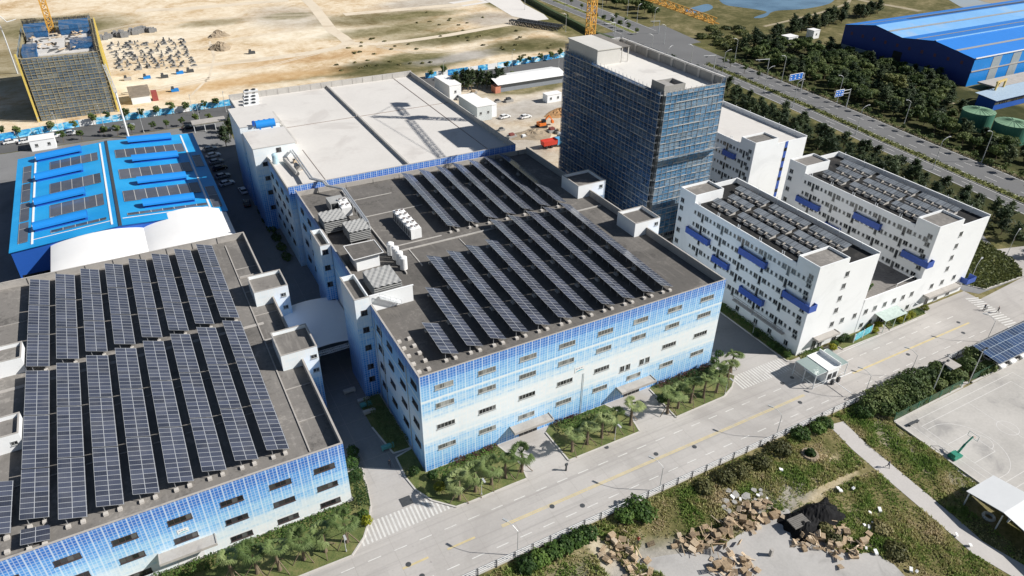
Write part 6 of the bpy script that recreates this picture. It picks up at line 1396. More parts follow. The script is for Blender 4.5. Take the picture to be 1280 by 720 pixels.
# ------------------------------------------------------------------ scrap timber, tarpaulin, debris
def pallet_mesh():
    mb = MB()
    for i in range(7): mb.box(-.6+i*.175, -.47+i*.175, -.5, .5, .11, .135)
    for y in (-.45, 0, .45): mb.box(-.6, .6, y-.05, y+.05, .02, .11)
    for i in range(3): mb.box(-.6+i*.52, -.46+i*.52, -.5, .5, 0, .02)
    return mesh_from('broken_pallet', mb, M_['wood'])
def crate_mesh():
    mb = MB(); a, h = .55, .8
    for i in range(5): z = i*.165; mb.box(-a, a, -a, -a+.03, z, z+.14); mb.box(-a, a, a-.03, a, z, z+.14); mb.box(-a, -a+.03, -a+.03, a-.03, z, z+.14); mb.box(a-.03, a, -a+.03, a-.03, z, z+.14)
    for x in (-a, a-.06): mb.box(x-.0, x+.06, -a-.03, -a, 0, h); mb.box(x, x+.06, a, a+.03, 0, h)
    for i in range(6): mb.box(-a+i*.19, -a+.15+i*.19, -a, a, h, h+.025)
    return mesh_from('wooden_crate', mb, M_['wood'])
def plank_mesh():
    mb = MB()
    for i in range(5): mb.obox((0, -.4+i*.2, .03+.02*(i % 2)), (1.1, .03*(i-2), 0), (0, .07, 0), (0, 0, .02))
    mb.box(-.8, -.7, -.5, .5, .06, .1); mb.box(.7, .8, -.5, .5, .06, .1)
    return mesh_from('plank_bundle', mb, M_['wood'])
def board_mesh():
    mb = MB(); mb.box(-1.1, 1.1, -.09, .09, 0, .045); return mesh_from('loose_board', mb, M_['wood'])
KM = {'loose_board': board_mesh(), 'broken_pallet': pallet_mesh(), 'wooden_crate': crate_mesh(), 'plank_bundle': plank_mesh()}
def scrap(poly, n, hmax, where, group):
    P = [np.array(gp(u, v)) for u, v in poly]; rg = random.Random(n)
    for i in range(n):
        s = rg.random()*(len(P)-1); k = int(s); f = s-k; c = P[k]*(1-f)+P[min(k+1, len(P)-1)]*f
        d = P[min(k+1, len(P)-1)]-P[max(k-1, 0)]; d = d/np.linalg.norm(d); nn = np.array([-d[1], d[0]]); off_ = rg.gauss(0, 1.35)
        kind = rg.choice(['broken_pallet', 'broken_pallet', 'broken_pallet', 'wooden_crate', 'plank_bundle', 'loose_board', 'loose_board']); o = bpy.data.objects.new(kind, KM[kind]); COL.objects.link(o)
        z = max(0, (1-abs(off_)/1.7))*hmax*rg.random()
        o.location = (c[0]+nn[0]*off_, c[1]+nn[1]*off_, .03+z); tl = .42 if kind != 'wooden_crate' else .12
        o.rotation_euler = (rg.uniform(-tl, tl), rg.uniform(-tl, tl), rg.uniform(0, 6.28))
        if abs(o.rotation_euler[0])+abs(o.rotation_euler[1]) > .2 and z < .2: o.location.z += .25
        s_ = rg.uniform(.6, .98); o.scale = (s_, s_*rg.uniform(.6, 1.1), s_*(rg.uniform(.5, 1.0) if kind == 'wooden_crate' else rg.uniform(.9, 1.3)))
        if kind == 'broken_pallet' and rg.random() < .14: o.rotation_euler[0] = rg.choice([1.1, -1.1]); o.location.z += .35
        o['label'] = {'broken_pallet': 'tilted bare wood pallet ', 'wooden_crate': 'slatted wooden crate ', 'plank_bundle': 'bundle of rough planks ', 'loose_board': 'single loose board lying '}[kind]+where; o['category'] = {'broken_pallet': 'pallet', 'wooden_crate': 'crate', 'plank_bundle': 'planks', 'loose_board': 'board'}[kind]; o['group'] = kind.replace('_', ' ')+'s '+group
scrap([(855, 692), (866, 676), (885, 668), (905, 662), (925, 652), (942, 642), (968, 632)], 135, 1.2, 'in the long heap along the concrete pad', 'in the long heap')
scrap([(1003, 668), (1018, 682), (1032, 672), (1048, 688), (1058, 668), (1066, 690), (1080, 680)], 110, .8, 'in the jumbled heap beside the black tarpaulin', 'beside the tarpaulin')
scrap([(758, 672), (770, 688), (782, 694), (795, 708), (806, 722)], 44, .5, 'in the sparse trail near the road fence', 'in the sparse trail')
scrap([(888, 715), (905, 708), (925, 704), (944, 706)], 40, .6, 'in the small heap at the bottom photo edge', 'at the bottom edge')
t = thing('tarpaulin_mound', 'lumpy black tarpaulin over a timber stack on the concrete pad', 'tarpaulin', (*gp(1018, 648), 0))
cx_, cy_ = gp(1016, 650); V = []; na, nb = 26, 14; rg = np.random.default_rng(5)
ax = np.array(gp(1052, 632))-np.array(gp(985, 662)); ax /= np.linalg.norm(ax); bx_ = np.array([-ax[1], ax[0]])
for i in range(na+1):
    for j in range(nb+1):
        s, q = i/na*2-1, j/nb*2-1; h = 1.75*max(0, 1-abs(s)**3)*max(0, 1-abs(q)**2.4)*(1+.3*math.sin(5*s+q*3))+.22*rg.uniform(0, 1)*(1-max(abs(s), abs(q))**4)
        p = np.array((cx_, cy_))+ax*s*5.2*(1+.05*math.sin(9*q))+bx_*q*2.5*(1+.1*math.sin(7*s)); V.append((*p, h))
mb = MB(); mb.add(V, [(i*(nb+1)+j, (i+1)*(nb+1)+j, (i+1)*(nb+1)+j+1, i*(nb+1)+j+1) for i in range(na) for j in range(nb)]); part('sheet', mb, M_['tarp'], t)
mb = MB(); p0 = np.array(gp(996, 660))
for i in range(7): a = p0+bx_*(.9-i*.28)+ax*.0; mb.obox((a[0], a[1], 1.45+.03*(i % 2)), (*(ax*1.5), 0), (*(bx_*.11), 0), (0, 0, .1))
part('timber_stack', mb, weath('grey_timber', (.17, .16, .145), .3, 1, .9, 5), t)
for i, (u, v) in enumerate(((1087, 642.5), (1099, 639), (1080, 658), (1086, 661), (1091, 657), (1066, 612), (1050, 615), (1047, 612), (1082, 687), (1076, 683), (1094, 692), (1195, 670), (1212, 683), (938, 655), (976, 589), (915, 623), (925, 626), (947, 621), (958, 625), (1138, 714), (1145, 716))):
    x, y = gp(u, v); mb = MB(); a = random.uniform(.18, .36); an = random.uniform(0, 3); mb.obox((x, y, .3+a*.3), (math.cos(an)*a, math.sin(an)*a, .08), (-math.sin(an)*a*.7, math.cos(an)*a*.7, 0), (0, .04, a*.32)); mb.obox((x, y, .06), (a*.3, 0, 0), (0, a*.3, 0), (0, 0, .06))
    solo('foam_block', mb, M_['white'], 'small discarded white foam block among the weeds and pallets', 'foam block', 'white foam blocks in the scrap corner')
for i in range(26):
    u, v = random.uniform(905, 955), random.uniform(612, 640); x, y = gp(u, v); s = random.uniform(.25, .7); mb = MB(); c = [(x+s*math.cos(k*1.05+random.uniform(-.2, .2))*random.uniform(.7, 1.1), y+s*math.sin(k*1.05)*random.uniform(.7, 1.1)) for k in range(6)]; mb.prism(c, -.02, s*.6)
    solo('rubble_stone', mb, M_['raw'], 'pale broken stone in the rubble patch above the long pallet heap', 'stone', 'stones in the rubble patch')
mb = MB(); x, y = gp(963, 694); mb.box(x-.22, x+.22, y-.22, y+.22, 0, 1.25); mb.box(x-.26, x+.26, y-.26, y+.26, 1.25, 1.32); solo('concrete_post', mb, M_['cap'], 'short square concrete post standing alone on the storage pad', 'post')
mb = MB(); x, y = gp(1012, 569); n = 16
for i in range(n): a, b = i/n*6.283, (i+1)/n*6.283; mb.tube((x+1.2*math.cos(a), y+1.2*math.sin(a), .1), (x+1.2*math.cos(b), y+1.2*math.sin(b), .1), .4, n=6)
solo('earth_ring', mb, soil, 'ring of dry earth round a shrub pit in the weeds', 'earth ring')
t = thing('notice_board', 'long blue green display board on posts before the nearer dormitory', 'display board', (*gp(1075, 424), 0))
a = np.array(gp(1066, 429)); b = np.array(gp(1088, 417)); mb = MB(); mb.wallstrip([a, b], .12, .5, 2.2); part('panel', mb, plain('display_print', (.12, .42, .50), .4, 0, .4, .6), t)
for f in (0, .5, 1): p = a+(b-a)*f; mb = MB(); mb.bar((*p, 0), (*p, 2.4), .08); part('post', mb, M_['steel_w'], t)
# a box trailer in the alley and its neighbours
for i, (u, v) in enumerate(((437, 491), (455, 503), (458, 508), (462, 517), (485, 561))):
    x, y = gp(u, v); mb = MB(); mb.box(x-1.1, x+1.1, y-.35, y+.35, .35, .9); mb.box(x-1.0, x-.9, y-.3, y+.3, .02, .35); mb.box(x+.9, x+1.0, y-.3, y+.3, .02, .35); solo('bench', mb, plain('bench_teal', (.10, .30, .28), .5) if i in (2, 4) else M_['cap'], f'low bench in the deep shade of the alley, {ORD[i]} from the far end', 'bench', 'benches in the alley')

# ------------------------------------------------------------------ people
def person(label, u, v, rz, top, bottom, stride=.28, bike=False):
    x, y = gp(u, v); s = stride
    J = {'pel': (0, 0, .95), 'che': (.03, 0, 1.32), 'nek': (.05, 0, 1.5), 'hd1': (.07, 0, 1.58), 'hd2': (.08, 0, 1.70), 'kL': (s*.6, .1, .5), 'fL': (s*.9, .1, .07), 'tL': (s*.9+.16, .1, .04), 'kR': (-s*.2, -.1, .5), 'fR': (-s*1.3, -.1, .12), 'tR': (-s*1.3+.14, -.1, .04), 'hL': (0, .1, .93), 'hR': (0, -.1, .93), 'sL': (.03, .19, 1.42), 'sR': (.03, -.19, 1.42), 'eL': (-.12, .24, 1.15), 'wL': (-.02, .25, .92), 'eR': (.14, -.24, 1.16), 'wR': (.28, -.22, .98), 'gL': (.02, .25, .84), 'gR': (.34, -.21, .92)}
    E_ = [('pel', 'che'), ('che', 'nek'), ('nek', 'hd1'), ('hd1', 'hd2'), ('pel', 'hL'), ('hL', 'kL'), ('kL', 'fL'), ('fL', 'tL'), ('pel', 'hR'), ('hR', 'kR'), ('kR', 'fR'), ('fR', 'tR'), ('che', 'sL'), ('sL', 'eL'), ('eL', 'wL'), ('wL', 'gL'), ('che', 'sR'), ('sR', 'eR'), ('eR', 'wR'), ('wR', 'gR')]
    rad = {'pel': .13, 'che': .15, 'nek': .055, 'hd1': .085, 'hd2': .095, 'kL': .065, 'kR': .065, 'fL': .045, 'fR': .045, 'tL': .035, 'tR': .035, 'hL': .095, 'hR': .095, 'sL': .07, 'sR': .07, 'eL': .045, 'eR': .045, 'wL': .032, 'wR': .032, 'gL': .036, 'gR': .036}
    ks = list(J); me = bpy.data.meshes.new('person'); me.from_pydata([J[k] for k in ks], [(ks.index(a), ks.index(b)) for a, b in E_], []); o = bpy.data.objects.new('person', me); COL.objects.link(o)
    k = N('clothing'); z = k.sep(k.obj())[2]; k.out(k.ramp(k.M('DIVIDE', z, 1.8), [(0, (.02, .02, .02)), (.06, bottom), (.53, top), (.83, (.45, .28, .2)), (.93, (.02, .016, .014))], True), .8); me.materials.append(k.m)
    md = o.modifiers.new('skin', 'SKIN'); md.use_smooth_shade = True
    for i, kk in enumerate(ks): me.skin_vertices[0].data[i].radius = (rad[kk], rad[kk])
    me.skin_vertices[0].data[0].use_root = True
    sb = o.modifiers.new('sub', 'SUBSURF'); sb.levels = 1; sb.render_levels = 1
    o.location = (x, y, .02); o.rotation_euler = (0, 0, rz); o['label'] = label; o['category'] = 'person'; return o
bpy.context.view_layer.update()
def mk_person(*a, **k):
    return person(*a, **k)
mb = MB(); x, y = gp(707.5, 588); mb.tube((x, y, 0), (x, y, 1.15), .16, n=10); mb.box(x-.25, x+.25, y-.12, y+.12, 1.15, 1.6); solo('entry_bollard', mb, M_['steel_d'], 'dark entry bollard at the kerb corner between the two driveways', 'bollard')
mb = MB(); x, y = gp(1087, 495); mb.bar((x, y, 0), (x+.3, y, 2.6), .12); mb.box(x-.3, x+.3, y-.3, y+.3, 0, .25); solo('leaning_post', mb, M_['steel_d'], 'dark leaning post on the near road edge beside the dark bushes', 'post')
person('person in dark clothes walking down the pale footpath at lower right', 1109, 584.5, R(-80), (.05, .06, .10), (.03, .035, .05))
person('person in black walking on the zebra crossing, right of the cyclist', 1246.5, 391, R(110), (.02, .02, .025), (.025, .025, .03))
pr = person('person in dark jacket standing over a bicycle on the zebra crossing', 1229.5, 388, R(60), (.04, .05, .08), (.02, .02, .03), .12)
x, y = gp(1231, 388.5); t = thing('bicycle', 'dark bicycle under the rider on the zebra crossing', 'bicycle', (x, y, 0)); 
for s in (-.52, .52):
    mb = MB(); n = 16
    for i in range(n): a, b = i/n*6.283, (i+1)/n*6.283; mb.bar((x+s+.33*math.cos(a), y, .34+.33*math.sin(a)), (x+s+.33*math.cos(b), y, .34+.33*math.sin(b)), .02)
    part('wheel', mb, M_['rubber'], t)
mb = MB(); mb.bar((x-.52, y, .34), (x-.15, y, .85), .02); mb.bar((x-.15, y, .85), (x+.4, y, .88), .02); mb.bar((x+.4, y, .88), (x+.52, y, .34), .02); mb.bar((x-.1, y, .32), (x+.4, y, .85), .02); mb.bar((x-.52, y, .34), (x-.1, y, .32), .02); mb.bar((x+.4, y-.25, 1.02), (x+.4, y+.25, 1.02), .018); mb.bar((x+.4, y, .85), (x+.4, y, 1.02), .018); mb.box(x-.27, x-.05, y-.06, y+.06, .88, .93); part('frame', mb, M_['steel_d'], t)
person('person in dark work clothes walking in the shade edge of the alley', 487.5, 583.5, R(-100), (.04, .05, .07), (.03, .03, .04))
person('person in a red jacket standing by the sparse pallet trail', 797, 680, R(30), (.55, .08, .06), (.04, .05, .08), .05)
# ------------------------------------------------------------------ vegetation
def leaves(centers, size, rg, flat=.0, elong=1.0, outw=None):
    """quads with mixed tilt; returns MB arrays"""
    n = len(centers); c = np.array(centers)
    d = rg.normal(size=(n, 3)); d[:, 2] = np.abs(d[:, 2])+flat
    if outw is not None: d = d*.6+outw*1.0
    d /= np.linalg.norm(d, axis=1)[:, None]
    t = rg.normal(size=(n, 3)); a = np.cross(d, t); a /= np.linalg.norm(a, axis=1)[:, None]; b = np.cross(d, a)
    s = size*rg.uniform(.6, 1.35, n)[:, None]
    V = np.stack([c-a*s*elong-b*s*.3, c+a*s*.15*elong-b*s*.75, c+a*s*elong+b*s*.2, c-a*s*.1*elong+b*s*.8], 1).reshape(-1, 3)
    return V
def leafmesh(name, V, mat):
    me = bpy.data.meshes.new(name); k = len(V)//4
    me.from_pydata(V.tolist(), [], [(4*i, 4*i+1, 4*i+2, 4*i+3) for i in range(k)]); me.materials.append(mat); return me
def tree_proto(kind, seed, name):
    rg = np.random.default_rng(seed); root = bpy.data.objects.new(name, None); COL.objects.link(root)
    mb = MB(); C = []; O = []
    if kind == 'conif':
        H = 9.0; mb.path([(0, 0, 0), (.1, 0, 3), (.05, .1, 6), (0, 0, 8.4)], [.2, .15, .09, .03], 6)
        nb = 34
        for i in range(nb):
            z = 1.4+6.9*(i/nb)**.9; r = 2.35*(1-(z/9.6)**1.25)*rg.uniform(.65, 1.25)+.35; a = rg.uniform(0, 6.28)
            tip = np.array([r*math.cos(a), r*math.sin(a), z+r*.55+rg.uniform(0, .5)]); base = np.array([.05, .03, z])
            if i % 2 == 0: mb.tube(base, tip, .035, .012, 4)
            m = 30
            for _ in range(m):
                f = rg.uniform(.15, 1.12); p = base+(tip-base)*f+rg.normal(0, .20, 3)*(1+.5*f); C.append(p); O.append((tip-base)/np.linalg.norm(tip-base)*.3+rg.normal(0, .2, 3)+np.array([0, 0, .4]))
        V = leaves(C, .24, rg, elong=1.8, outw=np.array(O)); mat = M_['conif']
    else:
        big = kind == 'broad'; H = 6.0 if big else 3.6
        mb.path([(0, 0, 0), (.1, .05, H*.25), (.0, .1, H*.5)], [.2 if big else .07, .15 if big else .055, .09 if big else .04], 7)
        nbl = 15 if big else 7
        for i in range(nbl):
            a = rg.uniform(0, 6.28); rr = (2.1 if big else .75)*math.sqrt(rg.uniform(.05, 1)); z = H*(.42+.45*rg.uniform(0, 1)*(1-.35*(rr/2.2 if big else rr/.8)))
            p = np.array([rr*math.cos(a), rr*math.sin(a), z]); q = np.array([0, .1, H*rg.uniform(.25, .5)]); mb.tube(q, p, .06 if big else .025, .02, 5)
            br = (.95 if big else .42)*rg.uniform(.7, 1.25); m = 105 if big else 60
            d = rg.normal(size=(m, 3)); d /= np.linalg.norm(d, axis=1)[:, None]; rad = br*rg.uniform(.45, 1.08, m)[:, None]
            C += list(p+d*rad*np.array([1.1, 1.1, .75])); O += list(d)
        V = leaves(C, .27 if big else .15, rg, elong=1.15, outw=np.array(O)); mat = {'broad': M_['broad'], 'street': M_['broad'], 'olive': M_['olive']}[kind] if kind != 'olivebig' else M_['olive']
    lpart('trunk', mesh_from('trunk', mb, M_['trunk']), root); lpart('crown', leafmesh('crown', V, mat), root)
    return root
def palm_proto(seed):
    rg = np.random.default_rng(seed); root = bpy.data.objects.new('fan_palm', None); COL.objects.link(root); H = 3.3
    mb = MB(); mb.path([(0, 0, 0), (.03, 0, .4), (.05, .03, 2), (.0, .05, H)], [.24, .17, .15, .12], 9)
    for k in range(3): a = k*2.1+seed; mb.bar((1.2*math.cos(a), 1.2*math.sin(a), 0), (.15*math.cos(a), .15*math.sin(a), 1.6), .035)
    lpart('trunk', mesh_from('trunk', mb, M_['trunk']), root)
    V = []; F = []
    for i in range(38):
        a = i*2.4+rg.uniform(-.25, .25); el = -.5+1.75*((i*.618) % 1.0)+rg.uniform(-.1, .1); L = rg.uniform(.65, .95); d = np.array([math.cos(a)*math.cos(el), math.sin(a)*math.cos(el), math.sin(el)]); b = np.array([0, .05, H+.05]); c = b+d*L
        side = np.cross(d, [0, 0, 1.0]); side /= np.linalg.norm(side)+1e-9; up = np.cross(side, d)
        o = len(V); V += [tuple(b-side*.03), tuple(b+side*.03), tuple(c+side*.025), tuple(c-side*.025)]; F.append((o, o+1, o+2, o+3))
        n = 9
        for j in range(n):
            t_ = (j/(n-1)-.5)*2.3; l = rg.uniform(.70, .95)*(1-.22*abs(t_)); e = d*math.cos(t_)+side*math.sin(t_); q = c+e*l*.5+up*.07; tip = c+e*l+np.array([0, 0, -.30*l]); w_ = np.cross(e, up); w_ /= np.linalg.norm(w_)+1e-9
            o = len(V); V += [tuple(c), tuple(q-w_*.06), tuple(tip), tuple(q+w_*.06)]; F.append((o, o+1, o+2, o+3))
    me = bpy.data.meshes.new('crown'); me.from_pydata(V, [], F); me.materials.append(M_['palm']); lpart('crown', me, root)
    root['category'] = 'palm'; return root
def tag(o, label, cat, group): o['label'] = label; o['category'] = cat; o['group'] = group
def put(protos_, i, x, y, sc, rz, label, cat, group, z=0.0):
    p = protos_[i % len(protos_)]
    if not p.get('placed'): p['placed'] = 1; o = p
    else: o = copy_tree(p)
    if 'placed' in o and o is not p: del o['placed']
    o.location = (x, y, z); o.rotation_euler = (0, 0, rz); o.scale = sc if hasattr(sc, '__len__') else (sc, sc, sc); tag(o, label, cat, group); return o
palms = [palm_proto(s) for s in (1, 2, 3)]
PB = [('before the lower left factory', [(292, 722), (322, 716), (350, 712), (380, 699), (407, 689), (434, 677)]),
      ('before the left half of the central front', [(574, 624), (594, 614), (614, 605), (632, 597), (652, 589)]),
      ('between the two driveways of the central front', [(715, 564), (734, 555), (752, 547), (768, 540), (788, 531)]),
      ('before the right half of the central front', [(834, 516), (847, 510), (863, 503), (879, 497), (895, 490), (908, 478), (913, 465)])]
k = 0
for w_, ps in PB:
    for i, (u, v) in enumerate(ps):
        x, y = gp(u, v, .11); s = random.uniform(1.3, 1.6); put(palms, k, x, y, (s, s, s*random.uniform(.78, .95)), random.uniform(0, 6), f'fan palm {w_}, {ORD[i]} from the left', 'palm', 'fan palms in the road beds', .1); k += 1
# shrubs and hedges
def blob_shrub(name, label, x, y, rx, ry, h, mat, cat='shrub', group=None, n=420, size=.13, z=0.1, seed=None):
    rg = np.random.default_rng(seed if seed is not None else int(abs(x*31+y*17))); d = rg.normal(size=(n, 3)); d /= np.linalg.norm(d, axis=1)[:, None]; d[:, 2] = np.abs(d[:, 2])*rg.choice([1, 1, 1, -.3], n)
    lump = 1+.16*np.sin(d[:, 0]*7+x)*np.cos(d[:, 1]*6+y); r = rg.uniform(.72, 1.06, n)*lump
    C = np.stack([d[:, 0]*rx*r, d[:, 1]*ry*r, h*.42+d[:, 2]*h*.56*r], 1); V = leaves(C, size, rg, outw=d)
    me = leafmesh(name, V, mat); o = bpy.data.objects.new(name, me); COL.objects.link(o); o.location = (x, y, z); o['label'] = label; o['category'] = cat
    if group: o['group'] = group
    return o
def hedge(label, pts, wd, h, mat, dens=34, size=.13, z=.1, cat='hedge'):
    rg = np.random.default_rng(int(abs(pts[0][0]*13+pts[0][1]*7))); C = []; O = []
    for a, b in zip(pts[:-1], pts[1:]):
        a = np.array(a, float); b = np.array(b, float); L = np.linalg.norm(b-a); d = (b-a)/L; nn = np.array([-d[1], d[0]]); m = int(L*dens*(wd+h))
        for _ in range(m):
            s = rg.uniform(0, L); q = rg.uniform(-.5, .5); top = rg.random() < .6
            hh = h*(.82+.25*math.sin(s*1.7)*math.sin(s*.63+1)); p = a+d*s+nn*wd*(q if top else (.5 if q > 0 else -.5)); zz = hh*rg.uniform(.8, 1.08) if top else hh*rg.uniform(.02, 1)
            C.append((p[0], p[1], zz)); O.append((nn[0]*q*2*(not top), nn[1]*q*2*(not top), 1.0 if top else .3))
    c0 = np.array(C).mean(0); c0[2] = 0; V = leaves(np.array(C)-c0, size, rg, outw=np.array(O)); o = bpy.data.objects.new('hedge', leafmesh('hedge', V, mat)); COL.objects.link(o); o.location = (c0[0], c0[1], z); o['label'] = label; o['category'] = cat; return o
hedge('green hedge under the mosaic wall behind the palms of the lower left factory', [(-42, -1.6), (-13.4, -1.6)], 2.0, .9, M_['bush'])
hedge('dark green hedge at the corner of the lower left factory', [(-11.4, -3.0), (-10.6, 1.0), (-11.4, 5)], 1.7, 1.7, M_['bush'])
for i, (u, v, r_) in enumerate(((441, 585, 1.25), (447, 600, 1.1), (442, 572, 1.0))): x, y = gp(u, v); blob_shrub('shrub', f'bright rounded shrub at the right corner of the lower left factory, {ORD[i]} from the front' if False else 'bright rounded shrub at the right corner of the lower left factory', x, y, r_, r_, 2.6, M_['bush'], group='corner shrubs', n=650)
hedge('green hedge behind the palms left of the central front', [(1.0, -2.2), (12.6, -1.3)], 2.2, 1.0, M_['bush']); hedge('maroon hedge strip under the central front beside the first door', [(5, -.8), (12.8, -.7)], 1.0, .95, M_['rbush'])
hedge('green hedge between the driveways under the central front', [(24.6, -1.9), (34.6, -1.9)], 2.0, 1.0, M_['bush']); hedge('maroon hedge strip between the driveways of the central front', [(24.2, -.7), (29.5, -.7)], .9, .9, M_['rbush'])
hedge('green hedge under the right half of the central front', [(49, -2), (60, -2.0)], 2.4, 1.1, M_['bush']); hedge('maroon hedge strip under the right half of the central front', [(47, -.7), (60.0, -.7)], 1.0, .9, M_['rbush'])
for i, (u, v, m) in enumerate(((541, 598, 'bush'), (549, 612, 'ybush'), (518, 593, 'bush'), (560, 606, 'bush'), (455, 648, 'bush'), (459, 655, 'ybush'), (832, 498, 'bush'), (826, 503, 'bush'), (892, 455, 'bush'), (898, 446, 'bush'))):
    x, y = gp(u, v); blob_shrub('shrub', 'leafy rounded shrub planted in a roadside bed beside the palms' if m == 'bush' else 'yellow rounded shrub planted in a roadside bed beside the palms', x, y, .9, .9, 1.5, M_[m], group='shrubs in the road beds' if m == 'bush' else 'yellow shrubs in the road beds')
hedge('dark shaded hedge along the left foot of the central factory', [(-1.6, 7), (-2.2, 21)], 2.8, 1.3, M_['broad'])
hedge('dark hedge along the shaded wall of the nearer dormitory', [(76.8, 31), (76.8, -5.5)], 1.6, 1.0, M_['bush'])
for i, (u, v) in enumerate(((962, 433), (967, 437), (974, 441), (983, 446), (944, 421))): x, y = gp(u, v); blob_shrub('shrub', 'round clipped shrub along the shaded wall of the nearer dormitory', x, y, .75, .75, 1.1, M_['bush'], group='clipped shrubs by the dormitory wall')
hedge('green hedge before the nearer dormitory beside the guard booth', [(79.3, -7), (84.6, -7.2)], 1.3, .8, M_['bush'])
for i, (u, v, m) in enumerate(((1042, 433, 'bush'), (1050, 428, 'bush'), (1040, 437, 'ybush'), (1056, 424, 'bush'), (1092, 415, 'ybush'), (1086, 412, 'ybush'), (1097, 409, 'ybush'), (1124, 403, 'ybush'), (1131.5, 399, 'ybush'), (1138, 396, 'ybush'), (1155, 388, 'ybush'))):
    x, y = gp(u, v); blob_shrub('shrub', {'bush': 'green shrub clump before the nearer dormitory door', 'ybush': 'round golden clipped shrub before the low link building'}[m], x, y, .85, .85, 1.25, M_[m], group={'bush': 'green shrubs before the dormitory', 'ybush': 'golden shrubs before the link building'}[m])
hedge('low dark hedge bed before the low link building', [(104.6, -7.4), (115.4, -7.3)], 1.8, .55, M_['bush'])
hedge('median hedge strip of the highway near the dormitories', HWM[1:9], 1.6, .8, M_['olive'], 9, .26, .15)
hedge('dark verge hedge on the far side of the highway', off(HWM, 15.4)[1:9], 1.6, .9, M_['broad'], 8, .28, 0)
# dark bushes between road fence and court
BB = [(1085, 512, 2.0, 2.6), (1096, 505, 2.6, 3.2), (1108, 500, 2.3, 3.0), (1120, 492, 2.5, 3.0), (1132, 486, 2.6, 3.2), (1143, 478, 2.4, 2.8), (1106, 515, 2.0, 2.4), (1122, 508, 2.2, 2.4), (1140, 500, 2.2, 2.4), (1152, 492, 2.0, 2.2), (1158, 474, 1.8, 2.4), (1170, 466, 1.7, 2.4), (1178, 470, 1.4, 1.8), (1196, 474, 1.7, 2.0), (1206, 462, 1.8, 2.8), (1212, 450, 1.8, 3.0), (1222, 466, 1.6, 1.9), (1234, 462, 1.5, 1.8), (1172, 484, 1.5, 1.8), (1190, 478, 1.2, 1.5)]
for u, v, r_, h_ in BB: x, y = gp(u, v); blob_shrub('shrub', 'dense dark bush crowded between the road fence and the court', x, y, r_, r_, h_, M_['broad'], group='dark bushes by the court', n=1100, size=.2, z=0)
for u, v, r_, h_ in ((1078, 519, 1.6, 1.8), (1030, 532, 1.5, 1.6), (1021, 538, 1.4, 1.5), (1000, 545, 1.8, 1.5), (1012, 569, .8, 1.3)): x, y = gp(u, v); blob_shrub('shrub', 'green weed bush at the inner foot of the road fence by the footpath', x, y, r_, r_, h_, M_['bush'], group='bushes at the footpath head', n=800, size=.18, z=0)
for u, v, r_, h_ in ((795, 637, 2.0, 2.2), (806, 645, 1.8, 1.6), (780, 648, 1.6, 1.6), (735, 670, 1.5, 1.5), (722, 676, 1.6, 1.5), (708, 683, 1.6, 1.4), (692, 692, 1.6, 1.4), (674, 700, 1.6, 1.3), (658, 708, 1.6, 1.3), (905, 600, 1.8, 1.6), (925, 590, 1.9, 1.7), (950, 580, 1.8, 1.6), (975, 563, 2.0, 1.6), (880, 612, 1.6, 1.4), (1040, 676, 1.2, 1.2), (1030, 664, 1.2, 1.3), (1100, 662, 1.6, .9), (1120, 690, 1.8, 1.0)):
    x, y = gp(u, v); blob_shrub('shrub', 'ragged olive weed clump in the waste ground below the road fence', x, y, r_, r_, h_, M_['grassb'] if v < 625 or v > 640 and u > 900 else M_['bush'], group='weed clumps in the waste ground', n=620, size=.2, z=0)
